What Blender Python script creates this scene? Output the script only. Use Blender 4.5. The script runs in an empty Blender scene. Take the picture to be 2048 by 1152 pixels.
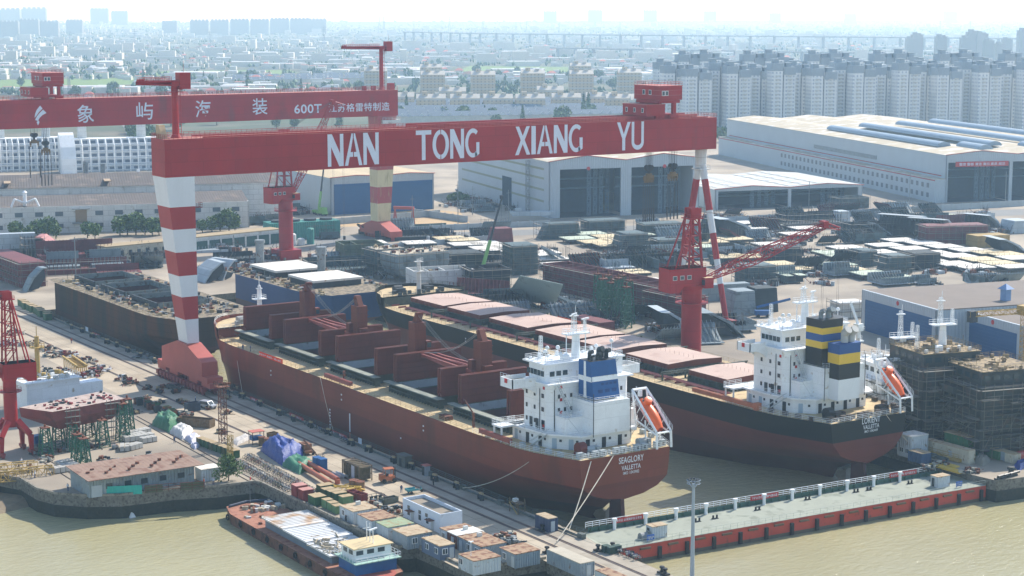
import bpy,bmesh,math,random
from mathutils import Vector,Matrix
from mathutils.geometry import tessellate_polygon
R=math.radians
SC=bpy.context.scene
COL=SC.collection
rnd=random.Random(7)
CF,CYH,CA,CH=3621.7,23.4,0.580,97.74
CTH=math.atan((576-CYH)/CF)
cd=bpy.data.cameras.new('camera');cam=bpy.data.objects.new('camera',cd);COL.objects.link(cam)
cd.sensor_width=36;cd.lens=36*CF/2048;cd.clip_start=1;cd.clip_end=40000
cam.location=(0,0,CH);cam.rotation_euler=(math.pi/2-CTH,0,-CA)
SC.camera=cam
SUN=Vector((1.065,0.33,1.0)).normalized()
EL=math.asin(SUN.z)
w=bpy.data.worlds.new('World');SC.world=w;w.use_nodes=True
nt=w.node_tree
sky=nt.nodes.new('ShaderNodeTexSky');sky.sky_type='NISHITA';sky.sun_disc=False
sky.sun_elevation=EL;sky.sun_rotation=math.atan2(SUN.x,SUN.y)
sky.air_density=1.0;sky.dust_density=0.4;sky.ozone_density=1.0
bg=nt.nodes['Background'];bg.inputs[1].default_value=0.15
nt.links.new(sky.outputs[0],bg.inputs[0])
sl=bpy.data.lights.new('sun','SUN');so=bpy.data.objects.new('sun',sl);COL.objects.link(so)
sl.energy=4.2;sl.angle=R(0.5);sl.color=(1.0,0.95,0.87)
so.rotation_euler=SUN.to_track_quat('Z','Y').to_euler()
SC.view_settings.view_transform='Standard';SC.view_settings.look='None'
SC.view_settings.exposure=0.62;SC.view_settings.gamma=1
SC.cycles.max_bounces=6;SC.cycles.diffuse_bounces=3;SC.cycles.glossy_bounces=2
SC.cycles.volume_bounces=2;SC.cycles.transparent_max_bounces=6
SC.cycles.use_denoising=True
SC.cycles.sample_clamp_indirect=6
_ct,_st,_ca,_sa=math.cos(CTH),math.sin(CTH),math.cos(CA),math.sin(CA)
def ray(u,v):
 a,b,c=(u-1024)/CF,(576-v)/CF,1.0
 f,z=b*_st+c*_ct,b*_ct-c*_st
 return Vector((a*_ca+f*_sa,-a*_sa+f*_ca,z))
def G(u,v,z=0.0):
 d=ray(u,v);t=(z-CH)/d.z
 return Vector((d.x*t,d.y*t,z))
def YP(u,v,y):
 d=ray(u,v);t=y/d.y;return Vector((d.x*t,y,CH+d.z*t))
def XP(u,v,x):
 d=ray(u,v);t=x/d.x;return Vector((x,d.y*t,CH+d.z*t))
def PX(p):
 x,y,z=p[0],p[1],p[2]-CH
 r,f=x*_ca-y*_sa,x*_sa+y*_ca
 up,fw=f*_st+z*_ct,f*_ct-z*_st
 return 1024+CF*r/fw,576-CF*up/fw
def DP(p):return p[0]*_sa+p[1]*_ca
def lin(h):
 h=h.lstrip('#')
 def c(v):
  v/=255
  return v/12.92 if v<=.04045 else((v+.055)/1.055)**2.4
 return tuple(c(int(h[i:i+2],16))for i in(0,2,4))
MATS={}
def mat(name,col,rough=.6,var=.18,sc=.5,col2=None,amt=.35,st=(1,1,1),metal=0.0,bump=0.0,bsc=4.0,spec=.4,sharp=.12):
 if name in MATS:return MATS[name]
 if isinstance(col,str):col=lin(col)
 if isinstance(col2,str):col2=lin(col2)
 m=bpy.data.materials.new(name);m.use_nodes=True;MATS[name]=m
 t=m.node_tree;N=t.nodes;L=t.links
 b=N['Principled BSDF'];b.inputs['Roughness'].default_value=rough;b.inputs['Metallic'].default_value=metal
 b.inputs['Specular IOR Level'].default_value=spec
 tc=N.new('ShaderNodeTexCoord');mp=N.new('ShaderNodeMapping');mp.inputs['Scale'].default_value=st
 L.new(tc.outputs['Object'],mp.inputs[0])
 n=N.new('ShaderNodeTexNoise');n.inputs['Scale'].default_value=sc;n.inputs['Detail'].default_value=6
 n.inputs['Roughness'].default_value=.65
 L.new(mp.outputs[0],n.inputs['Vector'])
 r=N.new('ShaderNodeValToRGB');L.new(n.outputs[0],r.inputs[0])
 lo=tuple(max(0,c*(1-var))for c in col)+(1,);hi=tuple(min(.95,c*(1+var))for c in col)+(1,)
 r.color_ramp.elements[0].position=.32;r.color_ramp.elements[0].color=lo
 r.color_ramp.elements[1].position=.68;r.color_ramp.elements[1].color=hi
 out=r.outputs[0]
 if col2:
  n2=N.new('ShaderNodeTexNoise');n2.inputs['Scale'].default_value=sc*1.7;n2.inputs['Detail'].default_value=8
  L.new(mp.outputs[0],n2.inputs['Vector'])
  r2=N.new('ShaderNodeValToRGB');L.new(n2.outputs[0],r2.inputs[0])
  e=r2.color_ramp.elements;p=.5+(.5-amt)*.45
  e[0].position=p-sharp/2;e[0].color=(0,0,0,1);e[1].position=min(1,p+sharp/2);e[1].color=(1,1,1,1)
  mx=N.new('ShaderNodeMixRGB');L.new(r2.outputs[0],mx.inputs[0]);L.new(out,mx.inputs[1])
  mx.inputs[2].default_value=tuple(col2)+(1,);out=mx.outputs[0]
 L.new(out,b.inputs['Base Color'])
 if bump:
  n3=N.new('ShaderNodeTexNoise');n3.inputs['Scale'].default_value=bsc;n3.inputs['Detail'].default_value=4
  L.new(tc.outputs['Object'],n3.inputs['Vector'])
  bp=N.new('ShaderNodeBump');bp.inputs['Strength'].default_value=bump;bp.inputs['Distance'].default_value=.3
  L.new(n3.outputs[0],bp.inputs['Height']);L.new(bp.outputs[0],b.inputs['Normal'])
 return m
def seam(m,w=6.0,h=2.4,dark=.72,size=.09):
 t=m.node_tree;N=t.nodes;L=t.links;b=N['Principled BSDF'];src=b.inputs['Base Color'].links[0].from_socket
 tc=N.new('ShaderNodeTexCoord');sp=N.new('ShaderNodeSeparateXYZ');L.new(tc.outputs['Object'],sp.inputs[0]);ad=N.new('ShaderNodeMath');ad.operation='ADD';L.new(sp.outputs[0],ad.inputs[0]);L.new(sp.outputs[1],ad.inputs[1])
 cb=N.new('ShaderNodeCombineXYZ');L.new(ad.outputs[0],cb.inputs[0]);L.new(sp.outputs[2],cb.inputs[1]);k=N.new('ShaderNodeTexBrick');L.new(cb.outputs[0],k.inputs['Vector'])
 for n_,v in(('Color1',(1,1,1,1)),('Color2',(.9,.9,.9,1)),('Mortar',(dark,dark,dark,1)),('Scale',1),('Mortar Size',size),('Brick Width',w),('Row Height',h)):k.inputs[n_].default_value=v
 mx=N.new('ShaderNodeMixRGB');mx.blend_type='MULTIPLY';mx.inputs[0].default_value=1;L.new(src,mx.inputs[1]);L.new(k.outputs[0],mx.inputs[2]);L.new(mx.outputs[0],b.inputs['Base Color']);return m
def ribbed(name,col,pitch=.6,axis=0,depth=.12,**k):
 if name in MATS:return MATS[name]
 m=mat(name,col,**k);t=m.node_tree;N=t.nodes;L=t.links
 tc=N.new('ShaderNodeTexCoord');sp=N.new('ShaderNodeSeparateXYZ');L.new(tc.outputs['Object'],sp.inputs[0])
 if axis=='xy':
  ad=N.new('ShaderNodeMath');ad.operation='ADD';L.new(sp.outputs[0],ad.inputs[0]);L.new(sp.outputs[1],ad.inputs[1]);o=ad.outputs[0]
 else:o=sp.outputs[axis]
 mu=N.new('ShaderNodeMath');mu.operation='MULTIPLY';mu.inputs[1].default_value=2*math.pi/pitch;L.new(o,mu.inputs[0])
 si=N.new('ShaderNodeMath');si.operation='SINE';L.new(mu.outputs[0],si.inputs[0])
 bp=N.new('ShaderNodeBump');bp.inputs['Strength'].default_value=1;bp.inputs['Distance'].default_value=depth
 L.new(si.outputs[0],bp.inputs['Height']);L.new(bp.outputs[0],N['Principled BSDF'].inputs['Normal'])
 return m
def banded(name,bands,axis=2,var=.15,sc=.25,st=(1,1,.2),rough=.5,dirt=None,damt=.3):
 """paint bands along one object axis: bands = [(start, colour), ...]"""
 if name in MATS:return MATS[name]
 m=mat(name,bands[0][1],rough=rough,var=var,sc=sc,st=st);t=m.node_tree;N=t.nodes;L=t.links
 b=N['Principled BSDF'];old=b.inputs['Base Color'].links[0].from_node
 mpn=[n for n in N if n.type=='MAPPING'][0]
 tc=[n for n in N if n.type=='TEX_COORD'][0];sp=N.new('ShaderNodeSeparateXYZ');L.new(tc.outputs['Object'],sp.inputs[0])
 lo,hi=bands[0][0]-1,bands[-1][0]+1
 mr=N.new('ShaderNodeMapRange');mr.inputs[1].default_value=lo;mr.inputs[2].default_value=hi;L.new(sp.outputs[axis],mr.inputs[0])
 r=N.new('ShaderNodeValToRGB');r.color_ramp.interpolation='CONSTANT';L.new(mr.outputs[0],r.inputs[0])
 e=r.color_ramp.elements
 while len(e)<len(bands):e.new(.5)
 for i,(z,c)in enumerate(bands):
  e[i].position=0 if i==0 else(z-lo)/(hi-lo)
  e[i].color=(tuple(lin(c))if isinstance(c,str)else tuple(c))+(1,)
 nz=[n for n in N if n.type=='TEX_NOISE'][0]
 v=N.new('ShaderNodeMapRange');v.inputs[1].default_value=.3;v.inputs[2].default_value=.7;v.inputs[3].default_value=1-var;v.inputs[4].default_value=1+var
 L.new(nz.outputs[0],v.inputs[0])
 mx=N.new('ShaderNodeVectorMath');mx.operation='SCALE';L.new(r.outputs[0],mx.inputs[0]);L.new(v.outputs[0],mx.inputs['Scale'])
 out=mx.outputs[0]
 if dirt:
  n2=N.new('ShaderNodeTexNoise');n2.inputs['Scale'].default_value=sc*2.5;n2.inputs['Detail'].default_value=9
  L.new(mpn.outputs[0],n2.inputs['Vector'])
  r2=N.new('ShaderNodeValToRGB');L.new(n2.outputs[0],r2.inputs[0]);p=.5+(.5-damt)*.45
  r2.color_ramp.elements[0].position=p-.1;r2.color_ramp.elements[1].position=p+.1
  m2=N.new('ShaderNodeMixRGB');L.new(r2.outputs[0],m2.inputs[0]);L.new(out,m2.inputs[1]);m2.inputs[2].default_value=tuple(lin(dirt))+(1,)
  out=m2.outputs[0]
 L.new(out,b.inputs['Base Color'])
 return m
class MB:
 def __init__(s):s.v=[];s.f=[];s.m=[]
 def add(s,vs,fs,mi=0):
  o=len(s.v);s.v+=[tuple(p)for p in vs];s.f+=[tuple(i+o for i in f)for f in fs];s.m+=[mi]*len(fs);return s
 def box(s,c,d,rz=0,mi=0,top=None):
  x,y,z=d[0]/2,d[1]/2,d[2];ca,sa=math.cos(rz),math.sin(rz)
  vs=[(c[0]+px*x*ca-py*y*sa,c[1]+px*x*sa+py*y*ca,c[2]+pz*z)for pz in(0,1)for px,py in((-1,-1),(1,-1),(1,1),(-1,1))]
  s.add(vs,[(0,3,2,1),(0,1,5,4),(1,2,6,5),(2,3,7,6),(3,0,4,7)],mi)
  s.add(vs,[(4,5,6,7)],mi if top is None else top);return s
 def prism(s,poly,z0,z1,mi=0,top=None):
  n=len(poly);vs=[(p[0],p[1],z0)for p in poly]+[(p[0],p[1],z1)for p in poly]
  s.add(vs,[(i,(i+1)%n,n+(i+1)%n,n+i)for i in range(n)],mi)
  s.add(vs,[tuple(range(n-1,-1,-1))],mi);s.add(vs,[tuple(range(n,2*n))],mi if top is None else top);return s
 def ext(s,poly,axis,a,b,mi=0):
  n=len(poly)
  def P(p,t):return(t,p[0],p[1])if axis==0 else(p[0],t,p[1])
  vs=[P(p,a)for p in poly]+[P(p,b)for p in poly]
  s.add(vs,[(i,(i+1)%n,n+(i+1)%n,n+i)for i in range(n)]+[tuple(range(n-1,-1,-1)),tuple(range(n,2*n))],mi);return s
 def quad(s,a,b,c,d,mi=0):return s.add([a,b,c,d],[(0,1,2,3)],mi)
 def tube(s,a,b,r,r2=None,n=8,mi=0,cap=True):
  a,b=Vector(a),Vector(b);r2=r if r2 is None else r2
  d=(b-a)
  if d.length<1e-6:return s
  d.normalize();q=d.to_track_quat('Z','Y');vs=[]
  for p,rr in((a,r),(b,r2)):
   for i in range(n):
    t=2*math.pi*i/n;vs.append(p+q@Vector((rr*math.cos(t),rr*math.sin(t),0)))
  fs=[(i,(i+1)%n,n+(i+1)%n,n+i)for i in range(n)]
  if cap:fs+=[tuple(range(n-1,-1,-1)),tuple(range(n,2*n))]
  return s.add(vs,fs,mi)
 def bar(s,a,b,w=.1,mi=0):return s.tube(a,b,w*.7,n=4,mi=mi,cap=False)
 def line(s,pts,w=.1,mi=0):
  for a,b in zip(pts,pts[1:]):s.bar(a,b,w,mi)
  return s
 def lathe(s,c,prof,n=12,mi=0):
  vs=[];m=len(prof)
  for i in range(n):
   t=2*math.pi*i/n
   for r,z in prof:vs.append((c[0]+r*math.cos(t),c[1]+r*math.sin(t),c[2]+z))
  fs=[(i*m+k,((i+1)%n)*m+k,((i+1)%n)*m+k+1,i*m+k+1)for i in range(n)for k in range(m-1)]
  return s.add(vs,fs,mi)
 def rail(s,pts,h=1.1,step=2.0,w=.07,mi=0,mids=1):
  for a,b in zip(pts,pts[1:]):
   a,b=Vector(a),Vector(b);n=max(1,round((b-a).length/step))
   for i in range(n+1):
    p=a.lerp(b,i/n);s.bar(p,p+Vector((0,0,h)),w,mi)
   for k in range(mids+1):
    z=Vector((0,0,h*(1-k/(mids+1))));s.bar(a+z,b+z,w,mi)
  return s
 def truss(s,a,b,w0,w1=None,n=8,r=.12,up=(0,0,1),mi=0,rd=None):
  a,b=Vector(a),Vector(b);w1=w0 if w1 is None else w1;rd=rd or r*.6
  d=(b-a).normalized();u=Vector(up);sx=d.cross(u)
  if sx.length<1e-3:sx=d.cross(Vector((0,1,0)))
  sx.normalize();u=sx.cross(d).normalized();rows=[]
  for i in range(n+1):
   t=i/n;ww=w0+(w1-w0)*t;p=a.lerp(b,t)
   rows.append([p+sx*(ww/2*i1)+u*(ww/2*i2)for i1,i2 in((-1,-1),(1,-1),(1,1),(-1,1))])
  for k in range(4):s.bar(rows[0][k],rows[-1][k],r,mi)
  for i in range(n):
   for k in range(4):
    k2=(k+1)%4
    s.bar(rows[i][k],rows[i][k2],rd,mi)
    s.bar(rows[i][k if i%2 else k2],rows[i+1][k2 if i%2 else k],rd,mi)
  for k in range(4):s.bar(rows[n][k],rows[n][(k+1)%4],rd,mi)
  return s
 def shift(s,o):
  s.v=[(p[0]+o[0],p[1]+o[1],p[2]+o[2])for p in s.v];return s
 def mesh(s,name,mats,smooth=None):
  me=bpy.data.meshes.new(name);me.from_pydata(s.v,[],s.f)
  if not isinstance(mats,(list,tuple)):mats=[mats]
  for m in mats:me.materials.append(m)
  if len(mats)>1:me.polygons.foreach_set('material_index',s.m)
  if smooth is not None:
   me.polygons.foreach_set('use_smooth',[True]*len(me.polygons))
   me.set_sharp_from_angle(angle=R(smooth))
  me.update();return me
 def build(s,name,mats,parent=None,smooth=None,loc=None,rz=0):
  o=bpy.data.objects.new(name,s.mesh(name,mats,smooth));COL.objects.link(o)
  if parent:o.parent=parent
  if loc is not None:o.location=loc
  if rz:o.rotation_euler=(0,0,rz)
  return o
class Each:
 def __init__(s,name,m,parent):s.a=(name,m,parent)
 def box(s,*a,**k):MB().box(*a,**k).build(*s.a);return s
def tag(o,label=None,cat=None,group=None,kind=None):
 if label:o['label']=label
 if cat:o['category']=cat
 if group:o['group']=group
 if kind:o['kind']=kind
 return o
def thing(name,label,cat,loc=(0,0,0),rz=0,group=None):
 o=bpy.data.objects.new(name,None);o.empty_display_size=1;COL.objects.link(o)
 o.location=loc;o.rotation_euler=(0,0,rz);return tag(o,label,cat,group)
def kids(o):return[c for c in COL.objects if c.parent==o]
def dup(root,ch,loc,rz=0,label=None,group=None,scale=None):
 """copy a thing, its parts and their sub-parts; ch = its children as [(part, [sub, ...]), ...]"""
 r=root.copy();COL.objects.link(r);r.location=loc;r.rotation_euler=(0,0,rz)
 if scale:r.scale=scale if isinstance(scale,(tuple,list))else(scale,)*3
 if label:r['label']=label
 if group:r['group']=group
 for c,subs in ch:
  d=c.copy();COL.objects.link(d);d.parent=r
  for sb in subs:
   e=sb.copy();COL.objects.link(e);e.parent=d
 return r
def tree_of(o):return[(c,kids(c))for c in kids(o)]
def text(body,name,m,parent,origin,ux,uy,w,h,bold=0.0,depth=.03):
 """lettering fitted to w x h on the plane (ux right, uy up) whose lower left corner is origin"""
 cu=bpy.data.curves.new(name,'FONT');cu.body=body;cu.size=1;cu.offset=bold;cu.extrude=0;cu.resolution_u=3;cu.space_character=1.06
 ob=bpy.data.objects.new(name,cu);COL.objects.link(ob)
 dg=bpy.context.evaluated_depsgraph_get();me=bpy.data.meshes.new_from_object(ob.evaluated_get(dg))
 bpy.data.objects.remove(ob);bpy.data.curves.remove(cu)
 xs=[v.co.x for v in me.vertices];ys=[v.co.y for v in me.vertices]
 x0,x1,y0,y1=min(xs),max(xs),min(ys),max(ys)
 ux,uy=Vector(ux).normalized(),Vector(uy).normalized();nn=ux.cross(uy)
 for v in me.vertices:
  a,b=(v.co.x-x0)/(x1-x0)*w,(v.co.y-y0)/(y1-y0)*h
  v.co=Vector(origin)+ux*a+uy*b+nn*depth
 me.materials.clear();me.materials.append(m);me.name=name
 o=bpy.data.objects.new(name,me);COL.objects.link(o)
 if parent:o.parent=parent
 return o
ORD=['first','second','third','fourth','fifth','sixth','seventh','eighth','ninth','tenth','eleventh','twelfth','thirteenth','fourteenth','fifteenth','sixteenth','seventeenth','eighteenth','nineteenth','twentieth']
def nth(i):
 if i<20:return ORD[i]
 n=i+1
 return '%d%s'%(n,'th' if 10<n%100<14 else{1:'st',2:'nd',3:'rd'}.get(n%10,'th'))
def from_left(objs,base,of):
 """label repeats by their order across the view"""
 objs=sorted(objs,key=lambda o:PX(o.location)[0]);n=len(objs)
 for i,o in enumerate(objs):
  p='leftmost' if i==0 else 'rightmost' if i==n-1 else nth(i)+' from the left'
  o['label']='%s, %s of the %s'%(base,p,of)
white=mat('white_paint','#ebeeee',rough=.5,var=.06,sc=.4,col2='#b9aa93',amt=.06);seam(white,7,2.75,.86,.07)
offwhite=mat('aged_white','#cfd1cd',rough=.7,var=.1,sc=.15,col2='#8f8674',amt=.12)
red=mat('crane_red',(.36,.018,.02),rough=.45,var=.14,sc=.1,col2=(.24,.03,.03),amt=.14,st=(1,1,.4),spec=.2);seam(red,9,3.3,.8,.1)
dred=mat('dark_red',(.22,.03,.03),rough=.6,var=.2,sc=.6)
fred=mat('faded_red',(.42,.085,.06),rough=.6,var=.12,sc=.12)
steel=mat('grey_steel','#7d8588',rough=.6,var=.2,sc=.5,col2='#5a4636',amt=.2)
dsteel=mat('dark_steel','#343a3d',rough=.7,var=.3,sc=.8)
rust=mat('rusty_steel','#7a4a35',rough=.85,var=.3,sc=.8,col2='#4a2e22',amt=.4)
ox=seam(mat('red_oxide',(.165,.042,.024),rough=.6,var=.14,sc=.12,col2=(.11,.026,.022),amt=.25,st=(1,1,.25),spec=.25),4,2.2,.8)
black=mat('black_paint',(.012,.012,.013),rough=.5,var=.2)
yel=mat('yellow_paint',(.62,.40,.05),rough=.5,var=.12)
dyel=mat('dirty_yellow',(.42,.28,.08),rough=.7,var=.25,sc=.8)
blue=mat('blue_paint',(.012,.10,.29),rough=.5,var=.15)
green=mat('green_paint',(.03,.12,.06),rough=.6,var=.2,col2=(.12,.1,.06),amt=.15)
glass=mat('window_glass',(.035,.055,.065),rough=.08,var=.1,spec=.6)
orange=mat('orange_paint',(.78,.12,.012),rough=.4,var=.08)
sand=mat('primer_sand',(.52,.40,.22),rough=.8,var=.14,sc=.3,col2=(.36,.25,.14),amt=.25)
wire=mat('wire_rope',(.06,.06,.06),rough=.7)
rope=mat('mooring_rope',(.55,.50,.40),rough=.9)
# setting: land, quays, water
WZ=-4.8
wall_px=[(0,952),(41.7,960),(73,979),(107.6,988),(173.6,993),(243,991.6),(347,979),(434,974),(510,965.5),(521,967),(590,1000),(700,1053),(797,1096),(833,1093),(880,1113),(926,1134.5),(939,1143),(1012,1130),(1092,1118)]
inlet=[tuple(G(*p)[:2])for p in wall_px]
bank=[(-3000,420),(60,400),(104,380)]+inlet+[(177.7,259.6),(177.7,150),(191.0,150),(191.6,264),(192.5,268),(192.5,580),(291,580),(291,272),(288.2,262),(289.0,254.6),(296.1,253.5),(420,246),(4000,-300)]
land=bank+[(16000,-300),(16000,16000),(-9000,16000),(-9000,420)]
def sheet(name,poly,z,m,skirt=None,kind='structure',label=None):
 me=bpy.data.meshes.new(name);n=len(poly)
 tri=tessellate_polygon([[Vector((p[0],p[1],0))for p in poly]])
 vs=[(p[0],p[1],z)for p in poly];fs=[]
 for t in tri:
  a,b,c=(Vector(vs[i])for i in t)
  fs.append(tuple(t)if(b-a).cross(c-a).z>0 else tuple(reversed(t)))
 mi=[0]*len(fs)
 if skirt:
  k0,k1,zb=skirt;o=len(vs);vs+=[(p[0],p[1],zb)for p in poly]
  for i in range(k0,k1):fs.append((i,o+i,o+i+1,i+1));mi.append(1)
 me.from_pydata(vs,[],fs)
 for x in(m if isinstance(m,list)else[m]):me.materials.append(x)
 me.polygons.foreach_set('material_index',mi);me.update()
 o=bpy.data.objects.new(name,me);COL.objects.link(o);return tag(o,kind=kind,label=label)
m_land=mat('yard_ground',(.38,.32,.24),rough=.95,var=.16,sc=.02,col2=(.22,.185,.145),amt=.4,sharp=.3)
m_wall=banded('quay_wall_stone',[(-12,(.03,.034,.027)),(-2.3,(.17,.16,.135))],var=.28,sc=.8,st=(1,1,1),rough=.95,dirt='#3f3e35',damt=.3)
sheet('ground',land,0,[m_land,m_wall],(0,len(bank)-1,-10))
m_w=mat('river_water',(.37,.335,.19),rough=.13,var=.08,sc=.012,spec=.55,col2=(.42,.375,.20),amt=.42,sharp=.4)
t=m_w.node_tree;N=t.nodes;L=t.links;bs=N['Principled BSDF']
tc=N.new('ShaderNodeTexCoord');mp=N.new('ShaderNodeMapping');mp.inputs['Scale'].default_value=(.55,1.1,1);mp.inputs['Rotation'].default_value=(0,0,.6)
L.new(tc.outputs['Object'],mp.inputs[0])
n1=N.new('ShaderNodeTexNoise');n1.inputs['Scale'].default_value=.75;n1.inputs['Detail'].default_value=8;n1.inputs['Roughness'].default_value=.6;L.new(mp.outputs[0],n1.inputs['Vector'])
bp=N.new('ShaderNodeBump');bp.inputs['Strength'].default_value=.8;bp.inputs['Distance'].default_value=.34;L.new(n1.outputs[0],bp.inputs['Height']);L.new(bp.outputs[0],bs.inputs['Normal'])
sheet('river',[(-3000,-900),(6000,-900),(6000,420),(300,300),(300,650),(180,650),(180,420),(-3000,480)],WZ,m_w)
sheet('river_bed',[(-3000,-900),(6000,-900),(6000,420),(300,300),(300,650),(180,650),(180,420),(-3000,480)],-11,m_wall)
mud=MB();a=[G(0,985,-3.2),G(60,992,-3.4),G(70,1012,-4.9),G(-60,1050,-5.2),G(-120,990,-3)]
mud.add(a,[tuple(range(5))]);tag(mud.build('mud_bank',mat('mud',(.22,.17,.11),rough=.9,var=.2,sc=.5)),kind='structure')
m_conc=mat('quay_concrete',(.46,.385,.28),rough=.9,var=.12,sc=.06,col2=(.32,.26,.185),amt=.38,sharp=.3)
m_lane=mat('quay_lane',(.40,.35,.275),rough=.9,var=.12,sc=.10,col2=(.26,.22,.165),amt=.36,sharp=.3)
sheet('quay_apron',[(162,262),(177.5,262),(177.5,155),(190.8,155),(191.4,264),(192.3,268),(192.3,620),(168,620),(166,420),(163,340)],.004,m_conc)
sheet('quay_lane',[(184.8,155),(190.6,155),(191.3,264),(192.2,268),(192.2,620),(184.8,620)],.008,m_lane)
jm=MB()
for y in range(200,620,9):jm.box((180.0,y,.010),(7.6,.10,.003))
for y in range(200,620,12):jm.box((188.5,y,.012),(6.6,.08,.003))
for x in(178.2,181.4):jm.box((x,410,.010),(.09,420,.003))
tag(jm.build('slab_joints',mat('joint_dark',(.18,.15,.12),rough=1)),kind='structure')
rl=MB()
for x,y0,y1 in((187.2,155,620),(184.0,155,620),(175.1,300,620)):
 for d in(-.28,.28):rl.box((x+d,(y0+y1)/2,.012),(.16,y1-y0,.07))
 rl.box((x,(y0+y1)/2,.009),(.30,y1-y0,.006),mi=1)
tag(rl.build('rail_track',[mat('rail_steel',(.16,.10,.075),rough=.6,var=.3),dsteel]),kind='structure')
rl=MB()
for q in([(55,905),(190,990)],[(66,902),(205,985)],[(264,835),(520,975)],[(274,833),(530,972)]):
 a,b=G(*q[0]),G(*q[1]);rl.bar(a+Vector((0,0,.05)),b+Vector((0,0,.05)),.16)
tag(rl.build('yard_rails',MATS['rail_steel']),kind='structure')
for x,sg,nm in((192.2,-1,'left'),(291.4,1,'right')):
 y0=268 if sg<0 else 276
 c=MB();c.box((x+sg*.4,(y0+580)/2,0),(.7,580-y0,.35))
 for y in range(int(y0),580,14):c.box((x+sg*1.0,y,0),(.9,1.6,1.0),mi=1)
 c.rail([(x,y0,.3),(x,580,.3)],1.15,3.0,.07,1,2)
 for k in(0.25,.5):c.tube((x+sg*1.3,y0,k),(x+sg*1.3,580,k),.12,n=6,mi=1)
 tag(c.build('dock_railing',[m_conc,mat('pipe_grey','#59605c',rough=.6,var=.3,sc=1)]),'grey pipe railing along the %s edge of the dock'%('quay side' if sg<0 else 'yard side'),'railing')
sheet('dock_floor',[(228,505),(250,520),(250,580),(225,580)],-1.2,m_conc)
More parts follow.
